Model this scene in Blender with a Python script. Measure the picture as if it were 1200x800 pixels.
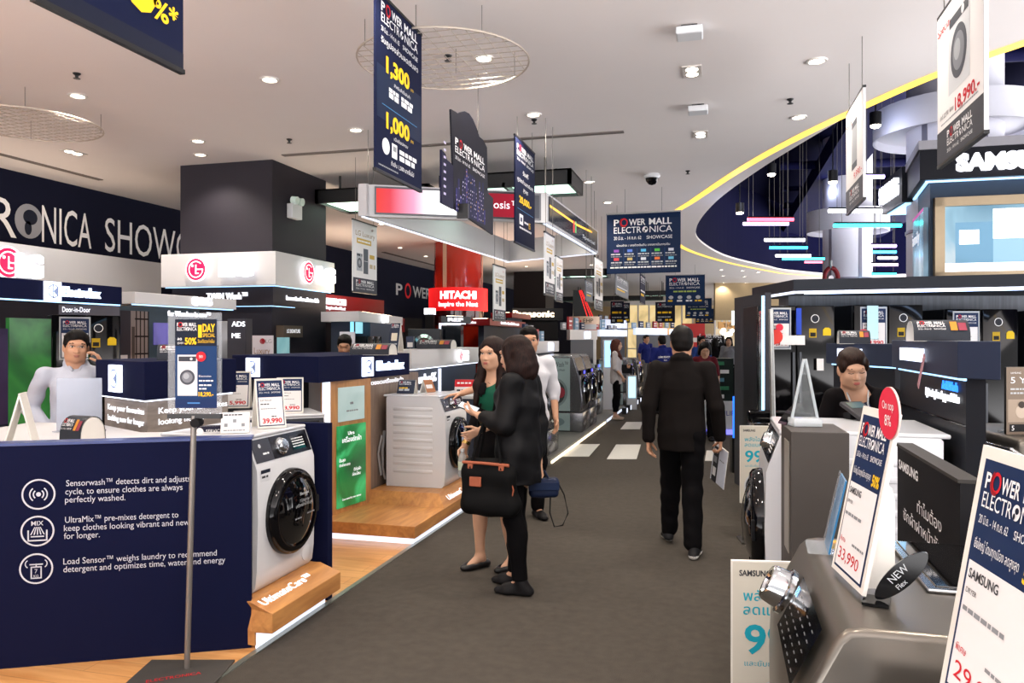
import bpy, bmesh, math, random
import numpy as np
from mathutils import Vector, Matrix
R = math.radians
random.seed(7)
for o in list(bpy.data.objects): bpy.data.objects.remove(o)
SC = bpy.context.scene
COL = SC.collection
# ---------------------------------------------------------------- camera, world, exposure
F = 900.0; CH = 1.63; YH = 396.0; TH = math.atan((842 - 600) / F)
ct, st = math.cos(TH), math.sin(TH)
cd = bpy.data.cameras.new('camera'); cam = bpy.data.objects.new('camera', cd); COL.objects.link(cam)
cd.sensor_width = 36; cd.lens = 36 * F / 1200; cd.shift_y = (YH - 400) / 1200; cd.clip_start = 0.05; cd.clip_end = 200
cam.location = (0, 0, CH); cam.rotation_euler = (R(90), 0, TH)
SC.camera = cam
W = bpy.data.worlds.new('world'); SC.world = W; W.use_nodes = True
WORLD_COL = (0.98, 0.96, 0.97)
# the rest of the mall behind the camera and to the right: soft surroundings, with brightness added below the horizon to light the ceiling
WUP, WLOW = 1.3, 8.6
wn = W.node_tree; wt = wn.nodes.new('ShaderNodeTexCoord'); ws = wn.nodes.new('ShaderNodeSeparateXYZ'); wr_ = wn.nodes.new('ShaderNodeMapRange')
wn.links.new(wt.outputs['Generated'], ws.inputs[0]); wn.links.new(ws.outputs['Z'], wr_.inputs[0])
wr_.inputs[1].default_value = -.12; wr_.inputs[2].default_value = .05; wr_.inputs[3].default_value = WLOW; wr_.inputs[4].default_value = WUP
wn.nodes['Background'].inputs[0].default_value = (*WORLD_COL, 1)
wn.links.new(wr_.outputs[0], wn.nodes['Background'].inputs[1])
SPOT_W = 120.0            # each recessed downlight
vs = SC.view_settings
vs.view_transform = 'Standard'; vs.look = 'None'; vs.gamma = 1; vs.use_curve_mapping = False
vs.exposure = -0.2
try:
    SC.cycles.max_bounces = 6; SC.cycles.diffuse_bounces = 4; SC.cycles.glossy_bounces = 3; SC.cycles.transparent_max_bounces = 8
    SC.cycles.sample_clamp_indirect = 6; SC.cycles.caustics_reflective = False; SC.cycles.caustics_refractive = False
except Exception: pass
# ---------------------------------------------------------------- pixel <-> place helpers (planning aid: column px at a true depth)
def c2w(X, Z): return (X * ct - Z * st, X * st + Z * ct)
def at(px, z): return c2w((px - 600) / F * z, z)
def fl(px, py, h=0.0):
    z = F * (CH - h) / (py - YH); return c2w((px - 600) / F * z, z)
def hg(py, z): return CH - (py - YH) * z / F
def onx(px, wx): return wx / ((px - 600) / F * ct - st)
def yx(px, wx): u = (px - 600) / F; return (u * st + ct) * onx(px, wx)
def dep(x, y): return -x * st + y * ct
# ---------------------------------------------------------------- materials
def lin(c):
    if isinstance(c, str):
        c = c.lstrip('#'); c = [int(c[i:i+2], 16) / 255 for i in (0, 2, 4)]
    return tuple((x / 12.92 if x <= 0.04045 else ((x + 0.055) / 1.055) ** 2.4) for x in c)
MATS = {}
def mat(name, col, rough=0.5, metal=0.0, emit=0.0, ecol=None, noise=0.06, nscale=18, bump=0.0, bscale=60, coat=0.0, alpha=1.0, trans=0.0, sample=True, ior=1.45, sheen=0.0, spec=.5):
    if name in MATS: return MATS[name]
    m = bpy.data.materials.new(name); m.use_nodes = True
    nt = m.node_tree; b = nt.nodes['Principled BSDF']; L = nt.links.new
    c = lin(col)
    tc = nt.nodes.new('ShaderNodeTexCoord')
    if noise > 0:
        n = nt.nodes.new('ShaderNodeTexNoise'); n.inputs['Scale'].default_value = nscale; n.inputs['Detail'].default_value = 3
        L(tc.outputs['Object'], n.inputs['Vector'])
        mx = nt.nodes.new('ShaderNodeMixRGB'); mx.inputs[1].default_value = (*[x * (1 - noise) for x in c], 1); mx.inputs[2].default_value = (*[min(1, x * (1 + noise)) for x in c], 1)
        L(n.outputs['Fac'], mx.inputs[0]); L(mx.outputs[0], b.inputs['Base Color'])
    else: b.inputs['Base Color'].default_value = (*c, 1)
    if bump > 0:
        n2 = nt.nodes.new('ShaderNodeTexNoise'); n2.inputs['Scale'].default_value = bscale; n2.inputs['Detail'].default_value = 4
        L(tc.outputs['Object'], n2.inputs['Vector'])
        bp = nt.nodes.new('ShaderNodeBump'); bp.inputs['Strength'].default_value = bump; bp.inputs['Distance'].default_value = 0.01
        L(n2.outputs['Fac'], bp.inputs['Height']); L(bp.outputs[0], b.inputs['Normal'])
    b.inputs['Roughness'].default_value = rough; b.inputs['Metallic'].default_value = metal
    b.inputs['Coat Weight'].default_value = coat; b.inputs['Alpha'].default_value = alpha
    b.inputs['Transmission Weight'].default_value = trans; b.inputs['IOR'].default_value = ior
    if spec == .5 and rough >= .38 and metal < .2 and sum(c) < .35: spec = .18      # dark matt laminates and fabrics shine less
    b.inputs['Specular IOR Level'].default_value = spec
    if sheen: b.inputs['Sheen Weight'].default_value = sheen
    if emit > 0:
        b.inputs['Emission Color'].default_value = (*lin(ecol or col), 1); b.inputs['Emission Strength'].default_value = emit
        if not sample:
            m.cycles.emission_sampling = 'NONE'
    MATS[name] = m; return m
def wood(name, c0, c1, scale=(1.2, 14, 14), rough=0.4, planks=0.0):
    if name in MATS: return MATS[name]
    m = bpy.data.materials.new(name); m.use_nodes = True; nt = m.node_tree; b = nt.nodes['Principled BSDF']; L = nt.links.new
    tc = nt.nodes.new('ShaderNodeTexCoord'); mp = nt.nodes.new('ShaderNodeMapping'); mp.inputs['Scale'].default_value = scale
    n = nt.nodes.new('ShaderNodeTexNoise'); n.inputs['Scale'].default_value = 2.2; n.inputs['Detail'].default_value = 6; n.inputs['Distortion'].default_value = 0.6
    cr = nt.nodes.new('ShaderNodeValToRGB'); cr.color_ramp.elements[0].position = 0.3; cr.color_ramp.elements[1].position = 0.72
    cr.color_ramp.elements[0].color = (*lin(c0), 1); cr.color_ramp.elements[1].color = (*lin(c1), 1)
    L(tc.outputs['Object'], mp.inputs[0]); L(mp.outputs[0], n.inputs['Vector']); L(n.outputs['Fac'], cr.inputs[0])
    out = cr.outputs[0]
    if planks:
        br = nt.nodes.new('ShaderNodeTexBrick'); br.inputs['Scale'].default_value = 1; br.inputs['Brick Width'].default_value = 1.2; br.inputs['Row Height'].default_value = planks
        br.inputs['Mortar Size'].default_value = 0.002; br.inputs['Color1'].default_value = (1, 1, 1, 1); br.inputs['Color2'].default_value = (.86, .86, .86, 1); br.inputs['Mortar'].default_value = (.55, .5, .45, 1)
        L(tc.outputs['Object'], br.inputs['Vector'])
        mm = nt.nodes.new('ShaderNodeMixRGB'); mm.blend_type = 'MULTIPLY'; mm.inputs[0].default_value = 1
        L(out, mm.inputs[1]); L(br.outputs['Color'], mm.inputs[2]); out = mm.outputs[0]
    L(out, b.inputs['Base Color']); b.inputs['Roughness'].default_value = rough
    MATS[name] = m; return m
EM = 1.1
def glow(name, c, s, sample=False):
    s = s * EM if s < 15 else s
    return mat(name, c, 0.5, 0, s, c, noise=0, sample=sample)
def ink(c): return mat('print_' + c.lstrip('#'), c, 0.6, noise=0, spec=.25)
def screen_mat(name, stops, s, scale=1.5, rot=0.0):
    if name in MATS: return MATS[name]
    m = bpy.data.materials.new(name); m.use_nodes = True; nt = m.node_tree; b = nt.nodes['Principled BSDF']; L = nt.links.new
    tc = nt.nodes.new('ShaderNodeTexCoord'); n = nt.nodes.new('ShaderNodeTexNoise'); n.inputs['Scale'].default_value = scale; n.inputs['Detail'].default_value = 3; n.inputs['Distortion'].default_value = 1.2
    cr = nt.nodes.new('ShaderNodeValToRGB'); e = cr.color_ramp.elements
    while len(e) < len(stops): e.new(0.5)
    for k, (p, c) in enumerate(stops): e[k].position = p; e[k].color = (*lin(c), 1)
    L(tc.outputs['Object'], n.inputs['Vector']); L(n.outputs['Fac'], cr.inputs[0]); L(cr.outputs[0], b.inputs['Emission Color'])
    b.inputs['Emission Strength'].default_value = s * EM; b.inputs['Base Color'].default_value = (.02, .02, .02, 1); b.inputs['Roughness'].default_value = .2
    m.cycles.emission_sampling = 'NONE'
    MATS[name] = m; return m
# ---------------------------------------------------------------- text to mesh data (made in a scratch scene that is removed again)
TS = bpy.data.scenes.new('scratch')
TC = {}
def tmesh(s, bold=0.0, ext=0.0, res=3):
    k = (s, bold, ext, res)
    if k in TC: return TC[k]
    cu = bpy.data.curves.new('t', 'FONT'); cu.body = s; cu.size = 1; cu.offset = bold; cu.extrude = ext; cu.resolution_u = res
    ob = bpy.data.objects.new('t', cu); TS.collection.objects.link(ob)
    vl = TS.view_layers[0]; vl.update()
    me = bpy.data.meshes.new_from_object(ob.evaluated_get(vl.depsgraph))
    v = np.empty(len(me.vertices) * 3, 'f'); me.vertices.foreach_get('co', v); v = v.reshape(-1, 3)
    f = [tuple(p.vertices) for p in me.polygons]
    bpy.data.meshes.remove(me); bpy.data.objects.remove(ob); bpy.data.curves.remove(cu)
    TC[k] = (v, f); return TC[k]
_h = tmesh('H')[0]; CAP = float(_h[:, 1].max())
# ---------------------------------------------------------------- mesh builder
class MB:
    def __init__(s): s.v = []; s.f = []; s.m = []; s.mats = []; s.n = 0
    def mi(s, m):
        if m not in s.mats: s.mats.append(m)
        return s.mats.index(m)
    def add(s, vs_, fs, m, M=None):
        a = np.asarray(vs_, dtype=float).reshape(-1, 3)
        if M is not None:
            A = np.array(M); a = a @ A[:3, :3].T + A[:3, 3]
        s.v.append(a); k = s.mi(m); n = s.n
        for f in fs: s.f.append(tuple(i + n for i in f)); s.m.append(k)
        s.n += len(a); return s
    def box(s, x0, y0, z0, x1, y1, z1, m, M=None):
        v = [(x0, y0, z0), (x1, y0, z0), (x1, y1, z0), (x0, y1, z0), (x0, y0, z1), (x1, y0, z1), (x1, y1, z1), (x0, y1, z1)]
        return s.add(v, [(3, 2, 1, 0), (4, 5, 6, 7), (0, 1, 5, 4), (1, 2, 6, 5), (2, 3, 7, 6), (3, 0, 4, 7)], m, M)
    def rbox(s, x0, y0, z0, x1, y1, z1, r, m, M=None, seg=2):
        bm = bmesh.new(); bmesh.ops.create_cube(bm, size=1)
        for v in bm.verts: v.co = Vector(((x0 + x1) / 2 + v.co.x * (x1 - x0), (y0 + y1) / 2 + v.co.y * (y1 - y0), (z0 + z1) / 2 + v.co.z * (z1 - z0)))
        bmesh.ops.bevel(bm, geom=bm.edges[:], offset=r, segments=seg, affect='EDGES', profile=0.5)
        return s.bm(bm, m, M)
    def bm(s, bm, m, M=None):
        bm.verts.index_update()
        s.add([v.co[:] for v in bm.verts], [tuple(v.index for v in f.verts) for f in bm.faces], m, M); bm.free(); return s
    def prism(s, p, z0, z1, m, M=None, zt=None):
        a = sum(p[i][0] * p[(i + 1) % len(p)][1] - p[(i + 1) % len(p)][0] * p[i][1] for i in range(len(p)))
        if a < 0: p = p[::-1]
        n = len(p); v = [(x, y, z0) for x, y in p] + [(x, y, z1) for x, y in p]
        return s.add(v, [tuple(range(n))[::-1], tuple(range(n, 2 * n))] + [(i, (i + 1) % n, n + (i + 1) % n, n + i) for i in range(n)], m, M)
    def quad(s, a, b, c, d, m): return s.add([a, b, c, d], [(0, 1, 2, 3)], m)
    def cyl(s, p0, p1, r0, m, r1=None, n=16, cap=True):
        return s.tube([p0, p1], [r0, r0 if r1 is None else r1], m, n, cap)
    def tube(s, pts, r, m, n=8, cap=True, closed=False):
        P = [Vector(p) for p in pts]; k = len(P)
        if not isinstance(r, (list, tuple)): r = [r] * k
        vs_ = []; ref = None
        for i in range(k):
            if closed: t = P[(i + 1) % k] - P[i - 1]
            else: t = P[min(i + 1, k - 1)] - P[max(i - 1, 0)]
            t.normalize()
            if ref is None: ref = Vector((0, 0, 1)) if abs(t.z) < .9 else Vector((1, 0, 0))
            a = t.cross(ref).normalized(); b = t.cross(a).normalized(); ref = -b if False else ref
            if abs(t.dot(ref)) > .95: ref = b
            for j in range(n):
                q = 2 * math.pi * j / n; vs_.append(P[i] + (a * math.cos(q) + b * math.sin(q)) * r[i])
        fs = []
        for i in range(k if closed else k - 1):
            i2 = (i + 1) % k
            for j in range(n): fs.append((i * n + j, i * n + (j + 1) % n, i2 * n + (j + 1) % n, i2 * n + j))
        if cap and not closed: fs += [tuple(range(n)), tuple(range((k - 1) * n, k * n))[::-1]]
        fs = [f[::-1] for f in fs]
        return s.add([tuple(v) for v in vs_], fs, m)
    def lathe(s, prof, m, n=32, M=None):
        vs_ = [(r * math.cos(2 * math.pi * j / n), r * math.sin(2 * math.pi * j / n), z) for r, z in prof for j in range(n)]
        k = len(prof)
        fs = [(i * n + j, i * n + (j + 1) % n, (i + 1) * n + (j + 1) % n, (i + 1) * n + j) for i in range(k - 1) for j in range(n)]
        if prof[0][0] > 1e-6: fs.append(tuple(range(n))[::-1])
        if prof[-1][0] > 1e-6: fs.append(tuple(range((k - 1) * n, k * n)))
        return s.add(vs_, fs, m, M)
    def ell(s, c, r, m, n=16, M=None):
        bm = bmesh.new(); bmesh.ops.create_uvsphere(bm, u_segments=n, v_segments=max(6, n * 2 // 3), radius=1)
        for v in bm.verts: v.co = Vector((c[0] + v.co.x * r[0], c[1] + v.co.y * r[1], c[2] + v.co.z * r[2]))
        return s.bm(bm, m, M)
    def text(s, t, O, X, Y, h, m, w=None, align='L', bold=0.0, ext=0.0, off=0.0, fit=None):
        v, f = tmesh(t, bold, ext)
        if len(v) == 0: return s
        X = Vector(X).normalized(); Y = Vector(Y).normalized(); N = X.cross(Y)
        k = h / CAP; x0, x1 = v[:, 0].min(), v[:, 0].max(); kx = k
        if w: kx = w / (x1 - x0)
        if fit and (x1 - x0) * kx > fit: kx = fit / (x1 - x0)
        sh = {'L': -x0, 'C': -(x0 + x1) / 2, 'R': -x1}[align]
        a = np.array(O)[None] + (v[:, :1] + sh) * kx * np.array(X) + v[:, 1:2] * k * np.array(Y) + ((v[:, 2:3] + ext) * (k if ext else 1) + off) * np.array(N)
        return s.add(a, f, m)
    def build(s, name, parent=None, loc=(0, 0, 0), rz=0.0, label=None, cat=None, group=None, kind=None, smooth=None, bevel=0, seg=2):
        me = bpy.data.meshes.new(name)
        V = np.concatenate(s.v) if s.v else np.zeros((0, 3))
        me.from_pydata(V.tolist(), [], s.f)
        for m in s.mats: me.materials.append(m)
        if len(s.mats) > 1: me.polygons.foreach_set('material_index', s.m)
        if smooth is not None:
            me.polygons.foreach_set('use_smooth', [True] * len(me.polygons)); me.set_sharp_from_angle(angle=R(smooth))
        me.update()
        o = bpy.data.objects.new(name, me); COL.objects.link(o)
        o.location = loc; o.rotation_euler = (0, 0, rz)
        if parent: o.parent = parent
        if bevel:
            b = o.modifiers.new('edge', 'BEVEL'); b.width = bevel; b.segments = seg; b.limit_method = 'ANGLE'; b.angle_limit = R(40)
        tag(o, label, cat, group, kind); return o
def tag(o, label=None, cat=None, group=None, kind=None):
    if label: o['label'] = label
    if cat: o['category'] = cat
    if group: o['group'] = group
    if kind: o['kind'] = kind
    return o
def thing(name, loc, label, cat, group=None, rz=0.0):
    o = bpy.data.objects.new(name, None); COL.objects.link(o); o.location = loc; o.rotation_euler = (0, 0, rz); o.empty_display_size = .1
    return tag(o, label, cat, group)
def dup(root, loc, rz=None, label=None, scale=None, group=None):
    r = root.copy(); COL.objects.link(r); r.location = loc
    if rz is not None: r.rotation_euler = (0, 0, rz)
    if label: r['label'] = label
    if scale: r.scale = scale
    if group: r['group'] = group
    def rec(a, b):
        for ch in list(a.children):
            c = ch.copy(); COL.objects.link(c); c.parent = b; rec(ch, c)
    rec(root, r); return r
# ---------------------------------------------------------------- printing on a flat face
class Pr:
    """flat print laid on a face: origin at its lower-left corner seen from the front"""
    def __init__(s, mb, O, X, Y): s.b = mb; s.O = Vector(O); s.X = Vector(X).normalized(); s.Y = Vector(Y).normalized(); s.N = s.X.cross(s.Y)
    def p(s, x, y, l): return tuple(s.O + s.X * x + s.Y * y + s.N * (.0009 * l))
    def rect(s, x, y, w, h, m, l=1): s.b.quad(s.p(x, y, l), s.p(x + w, y, l), s.p(x + w, y + h, l), s.p(x, y + h, l), m); return s
    def poly(s, pts, m, l=1): s.b.add([s.p(x, y, l) for x, y in pts], [tuple(range(len(pts)))], m); return s
    def ell(s, cx, cy, rx, ry, m, l=1, n=28): return s.poly([(cx + rx * math.cos(2 * math.pi * i / n), cy + ry * math.sin(2 * math.pi * i / n)) for i in range(n)], m, l)
    def arc(s, cx, cy, r0, r1, a0, a1, m, l=1, n=24, ky=1.0):
        v = []; k = n + 1
        for i in range(k):
            a = R(a0 + (a1 - a0) * i / n); v += [s.p(cx + r0 * math.cos(a), cy + r0 * math.sin(a) * ky, l), s.p(cx + r1 * math.cos(a), cy + r1 * math.sin(a) * ky, l)]
        s.b.add(v, [(2 * i, 2 * i + 1, 2 * i + 3, 2 * i + 2) for i in range(n)], m); return s
    def txt(s, t, x, y, h, m, l=3, w=None, align='L', bold=0.0, fit=None):
        s.b.text(t, s.p(x, y, l), s.X, s.Y, h, m, w, align, bold, fit=fit); return s
    def line(s, x, y, w, h, m, l=2, seed=0):   # a line of print too small to read in the photograph
        rnd = random.Random(seed * 31 + int(x * 997) + int(y * 1013)); q = x
        while q < x + w - h:
            k = h * rnd.uniform(1.2, 3.6); k = min(k, x + w - q); s.rect(q, y, k, h, m, l); q += k + h * .5
        return s
WHITE = ink('#e8e8ea'); NAVY = ink('#0e1628'); DKGREY = ink('#3a3a3e'); BLACKI = ink('#141416'); YEL = ink('#f0c020'); REDI = ink('#c8202c'); PAPER = ink('#e4e2e2'); SILVERI = ink('#b4b8bc'); TEAL = ink('#1fa0b4'); NAVY2 = ink('#15294e'); GREYI = ink('#8a8c90')
def pmlogo(p, x, y, w, h, m=None, date=True):
    """the two-line event logo and its date line inside a w x h box"""
    m = m or WHITE; a = h * .30
    p.txt('P', x, y + h * .70, a, m, w=w * .09, bold=.02)
    p.arc(x + w * .175, y + h * .85, a * .42, a * .62, 0, 360, REDI, 3, ky=1.15)
    p.arc(x + w * .175, y + h * .85, a * .50, a * .72, 120, 290, ink('#8c1820'), 4, ky=1.15)
    p.txt('WER', x + w * .26, y + h * .70, a, m, w=w * .28, bold=.02); p.txt('MALL', x + w * .60, y + h * .70, a, m, w=w * .38, bold=.02)
    p.txt('ELECTR', x, y + h * .32, a, m, w=w * .47)
    p.ell(x + w * .535, y + h * .32 + a * .5, a * .46, a * .50, m, 3); p.ell(x + w * .55, y + h * .32 + a * .62, a * .22, a * .2, NAVY, 4); p.ell(x + w * .52, y + h * .32 + a * .25, a * .13, a * .2, NAVY, 4)
    p.txt('NICA', x + w * .61, y + h * .32, a, m, w=w * .38)
    if date:
        p.txt('20 มิ.ย. - 14 ก.ค. 62', x, y, h * .16, m, w=w * .47); p.txt('SHOWCASE', x + w * .56, y, h * .16, m, w=w * .43)
def lglogo(p, cx, cy, r, l=2, face=None):
    f = face or glow('logo_magenta', '#d6104e', .9); w = glow('logo_white', '#ffffff', 1.1)
    p.ell(cx, cy, r * 1.12, r * 1.12, w, l); p.ell(cx, cy, r, r, f, l + 1)
    p.arc(cx, cy, r * .68, r * .78, 45, 360, w, l + 2); p.rect(cx, cy - r * .05, r * .76, r * .1, w, l + 2)
    p.rect(cx - r * .06, cy - r * .42, r * .12, r * .85, w, l + 2); p.rect(cx - r * .06, cy - r * .42, r * .38, r * .11, w, l + 2); p.ell(cx - r * .36, cy + r * .34, r * .12, r * .12, w, l + 2, 12)
def exlogo(p, x, y, h, l=2, bright=2.2):
    w = glow('logo_bluewhite', '#dfe9ff', bright); d = ink('#8fa6d8')
    p.rect(x, y, h, h, w, l); p.arc(x + h * .5, y + h * .5, h * .30, h * .36, 40, 320, d, l + 1); p.poly([(x + h * .48, y + h * .5), (x + h * .80, y + h * .78), (x + h * .80, y + h * .22)], d, l + 1); p.rect(x + h * .44, y + h * .14, h * .06, h * .72, d, l + 1)
# ---------------------------------------------------------------- the room
HC = 4.0
def crom(P, n=8):
    out = []
    for i in range(len(P) - 1):
        p0, p1, p2, p3 = [np.array(P[max(0, min(len(P) - 1, i + d))]) for d in (-1, 0, 1, 2)]
        for k in range(n):
            t = k / n; out.append(tuple(0.5 * (2 * p1 + (p2 - p0) * t + (2 * p0 - 5 * p1 + 4 * p2 - p3) * t * t + (3 * p1 - p0 - 3 * p2 + p3) * t ** 3)))
    out.append(tuple(P[-1])); return out
HOLE = crom([(14.5, 4.3), (9, 4.5), (4.6, 5.7), (2.9, 6.6), (1.72, 7.9), (1.12, 9.5), (.46, 11.69), (-.1, 14.13), (-.46, 17.0), (-.42, 19.6), (.24, 23.3), (1.5, 26.7), (2.57, 29.0), (5.5, 31.5), (14.5, 33)])
YELC = crom([(14.5, 3.2), (9, 3.5), (4.6, 4.9), (2.37, 7.02), (1.36, 8.67), (.47, 10.75), (-.42, 13.6), (-.86, 15.2), (-1.02, 18), (-.85, 20.9), (.2, 24.8), (1.7, 28.5), (2.8, 30.4), (6, 33), (14.5, 34.6)])
M_CEIL = mat('ceiling_paint', '#e4dedc', .8, noise=.02, nscale=2)
M_CARPET = mat('carpet', '#48433d', .95, noise=.24, nscale=16, bump=.5, bscale=260)
M_WOODF = wood('wood_floor', '#c98a4e', '#e6b074', (1, 9, 9), .28, planks=.14)
M_OAK = wood('oak', '#9c6c40', '#c8925a', (9, 9, 1.2), .42)
M_OAKH = wood('oak_flat', '#a9713f', '#cf9557', (9, 1.4, 9), .38)
M_DARKCOL = mat('dark_cladding', '#2a272e', .6, spec=.25, noise=.04, nscale=3)
M_NAVYWALL = mat('navy_wall', '#0c1024', .8, spec=.15, noise=.05, nscale=3)
M_NAVYP = mat('navy_panel', '#0c1130', .8, spec=.12, noise=.05, nscale=4, bump=.04, bscale=300)
M_WHITEP = mat('white_lacquer', '#cdccce', .4, noise=.015, nscale=3)
M_WHITEM = mat('white_satin', '#cfd1d4', .5, noise=.02)
M_VOID = mat('void_paint', '#0c0d2c', .9, spec=.06, noise=.15, nscale=1.5)
M_VOIDD = mat('void_duct', '#14153a', .8, spec=.1, noise=.15, nscale=2)
M_BLACK = mat('black_satin', '#121214', .35, noise=.05)
M_BLACKG = mat('black_gloss', '#08080a', .08, noise=.02, spec=.35)
M_BLACKM = mat('black_matt', '#17171a', .7, noise=.05)
M_CHROME = mat('chrome', '#c9cccf', .12, 1.0, noise=.02)
M_STEEL = mat('brushed_steel', '#a3a29f', .32, .9, noise=.06, nscale=30)
M_WIRE = mat('wire', '#6b6864', .5, .4, noise=.03)
M_LED = glow('led_strip', '#e6edff', 1.15, sample=True)
M_LEDN = glow('led_strip_small', '#eaf0ff', 1.8)
M_LEDB = glow('led_blue_white', '#a8d8ff', 1.8, sample=True)
M_LETT = glow('lit_letters', '#f6f8ff', 1.15)
M_LETTS = glow('lit_letters_small', '#f4f6fc', .95)
M_DL = glow('downlight_glow', '#fff0dc', 22.0)
floor = MB(); floor.box(-9.8, -2.5, -.2, 6.5, 60, 0, M_CARPET); floor.build('floor', kind='structure')
wf = MB(); wf.prism([(-2.33, 2.2), (-2.33, 7.6), (-9.6, 7.6), (-9.6, -2.5), (-2.33, -2.5)], 0.0, .004, M_WOODF); wf.build('floor_wood', kind='structure')
ew = MB(); ew.box(-2.335, -2.5, .0, -2.3, 9.4, .007, mat('carpet_trim', '#8b9088', .3, .6)); ew.build('trim_1', kind='structure')
from mathutils.geometry import tessellate_polygon
def flat(b, pts, z, m):
    tr = tessellate_polygon([[Vector((x, y, 0)) for x, y in pts]]); V3 = [(x, y, z) for x, y in pts]; out_ = []
    for a, c, d in tr:
        n_ = (Vector(V3[c]) - Vector(V3[a])).cross(Vector(V3[d]) - Vector(V3[a])); out_.append((a, c, d) if n_.z < 0 else (a, d, c))
    b.add(V3, out_, m)
cb = MB(); flat(cb, [(-9.7, -6), (14.5, -6)] + HOLE + [(14.5, 60), (-9.7, 60)], HC, M_CEIL)
for a, b in zip(HOLE[:-1], HOLE[1:]): cb.quad((*a, HC), (*b, HC), (*b, HC + .05), (*a, HC + .05), M_CEIL)
cb.build('ceiling', kind='structure')
vb = MB(); 
for a, b in zip(HOLE[:-1], HOLE[1:]): vb.quad((*a, HC + .05), (*b, HC + .05), (*b, 6.3), (*a, 6.3), M_VOID)
vb.box(-2, 2, 6.3, 15, 36, 6.4, M_VOID); vb.box(14.5, 4.3, HC, 14.6, 33, 6.3, M_VOID)
vb.build('ceiling_void', kind='structure')
yb = MB(); M_COVE = glow('cove_light', '#ffd257', 1.5, sample=True)
def ribbon(mb, C_, w, z, m):
    P = [Vector((*p, z)) for p in C_]; L_ = []
    for i, p in enumerate(P):
        t = (P[min(i + 1, len(P) - 1)] - P[max(i - 1, 0)]).normalized(); n = Vector((-t.y, t.x, 0)); L_.append((tuple(p - n * w / 2), tuple(p + n * w / 2)))
    for a, b in zip(L_[:-1], L_[1:]): mb.quad(a[0], b[0], b[1], a[1], m)
ribbon(yb, YELC, .13, HC - .004, M_COVE)
yb.build('ceiling_cove_light', kind='structure')
# walls
wl = MB(); wl.box(-9.8, -6, 0, -9.65, 60, HC, M_NAVYWALL)
wl.build('wall_left', kind='structure')
wbk = MB(); wbk.box(-9.8, 58, 0, 16, 58.2, HC + .3, mat('far_wall', '#c9b693', .7)); wbk.build('wall_back', kind='structure')
wr = MB(); wr.box(14.5, 33, 0, 14.7, 58, HC, mat('far_wall', '#c9b693', .7)); wr.build('wall_right', kind='structure')
# lettering of the left wall
lt = MB(); p = Pr(lt, (-9.64, 0, 0), (0, 1, 0), (0, 0, 1))
yN = yx(60, -9.64)
p.txt('ELECTR', yx(23, -9.64) - 2.55, 3.05, .54, WHITE, w=2.5, bold=.0)
p.ell(yx(34, -9.64), 3.32, .235, .25, ink('#8d8f96')); p.ell(yx(35.5, -9.64), 3.38, .12, .11, NAVY, 2); p.ell(yx(33, -9.64), 3.22, .06, .1, NAVY, 2)
p.txt('NICA', yx(49, -9.64), 3.05, .54, WHITE, w=yx(107, -9.64) - yx(49, -9.64))
p.txt('SHOWCASE', yx(123, -9.64), 3.05, .54, WHITE, w=(yx(202, -9.64) - yx(123, -9.64)) * 1.85)
ya = yx(464, -9.64); yb_ = yx(518, -9.64)
p.txt('P', ya, 2.98, .34, SILVERI, w=.5, bold=.02); p.arc(ya + .95, 3.15, .17, .25, 0, 360, REDI, 2); p.txt('WER', ya + 1.35, 2.98, .34, SILVERI, w=1.6, bold=.02); p.txt('MALL', ya + 3.3, 2.98, .34, SILVERI, w=2.4, bold=.02)
lt.build('wall_lettering', kind='structure')
# ceiling slots (air diffusers), kept as structure
for i, (x0, y0, x1, y1) in enumerate([(-5.45, 8.80, -1.05, 8.88), (-8.97, 2.0, -8.88, 9.5), (-8.97, 19.5, -8.85, 25)]):
    b = MB(); b.box(x0, y0, HC - .012, x1, y1, HC, mat('slot_dark', '#6a625e', .7)); b.build('trim_%d' % (i + 2), kind='structure')
# ---------------------------------------------------------------- columns
def column_box(name, x0, y0, x1, y1, m): b = MB(); b.box(x0, y0, 0, x1, y1, HC, m); return b.build(name, kind='structure')
column_box('column', -7.15, 9.02, -5.72, 10.46, M_DARKCOL)
zP = 27.5; a = at(602, zP); e = at(645, zP)
column_box('column', a[0], a[1], e[0] - .1, a[1] + 1.4, mat('brown_cladding', '#221d1e', .5))
cR = MB(); M_REDG = mat('red_lacquer', '#a32614', .12, noise=.05, coat=.8)
xr, yr = at(537, 19.3); cR.cyl((xr, yr, 0), (xr, yr, HC), .6, M_REDG, n=48)
for q in (2.9, 5.1): cR.box(-.05, .59, 0, .05, .615, HC, mat('pale_strip', '#c8a890', .4), Matrix.Translation((xr, yr, 0)) @ Matrix.Rotation(q, 4, 'Z'))
cR.build('column', kind='structure', smooth=40)
def round_column(px, z, rs, rr, zb, zt, extras=True):
    x, y = at(px, z); b = MB(); m = mat('column_plaster', '#d4d4de', .6, noise=.02)
    b.cyl((x, y, 0), (x, y, 6.3), rs, m, n=48)
    b.lathe([(rs, zt), (rr, zt), (rr, zb), (rr - .03, zb), (rr - .03, zb + .1), (rs, zb + .1)][::-1], m, 56, Matrix.Translation((x, y, 0)))
    for q in (-2.45, -1.2): b.box(rs - .01, -.035, 0, rs + .012, .035, zt, mat('column_strip', '#7d7c8a', .35, .5), Matrix.Translation((x, y, 0)) @ Matrix.Rotation(q, 4, 'Z'))
    b.lathe([(rs + .006, 2.98), (rs + .014, 2.985), (rs + .014, 3.02), (rs + .006, 3.025)], mat('column_strip', '#7d7c8a', .35, .5), 48, Matrix.Translation((x, y, 0)))
    b.build('column', kind='structure', smooth=40); return x, y
cx_, cy_ = round_column(993, 18, .54, .9, 4.1, 4.58)
round_column(1118, 9.9, .55, .95, 4.22, 4.58)
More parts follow.
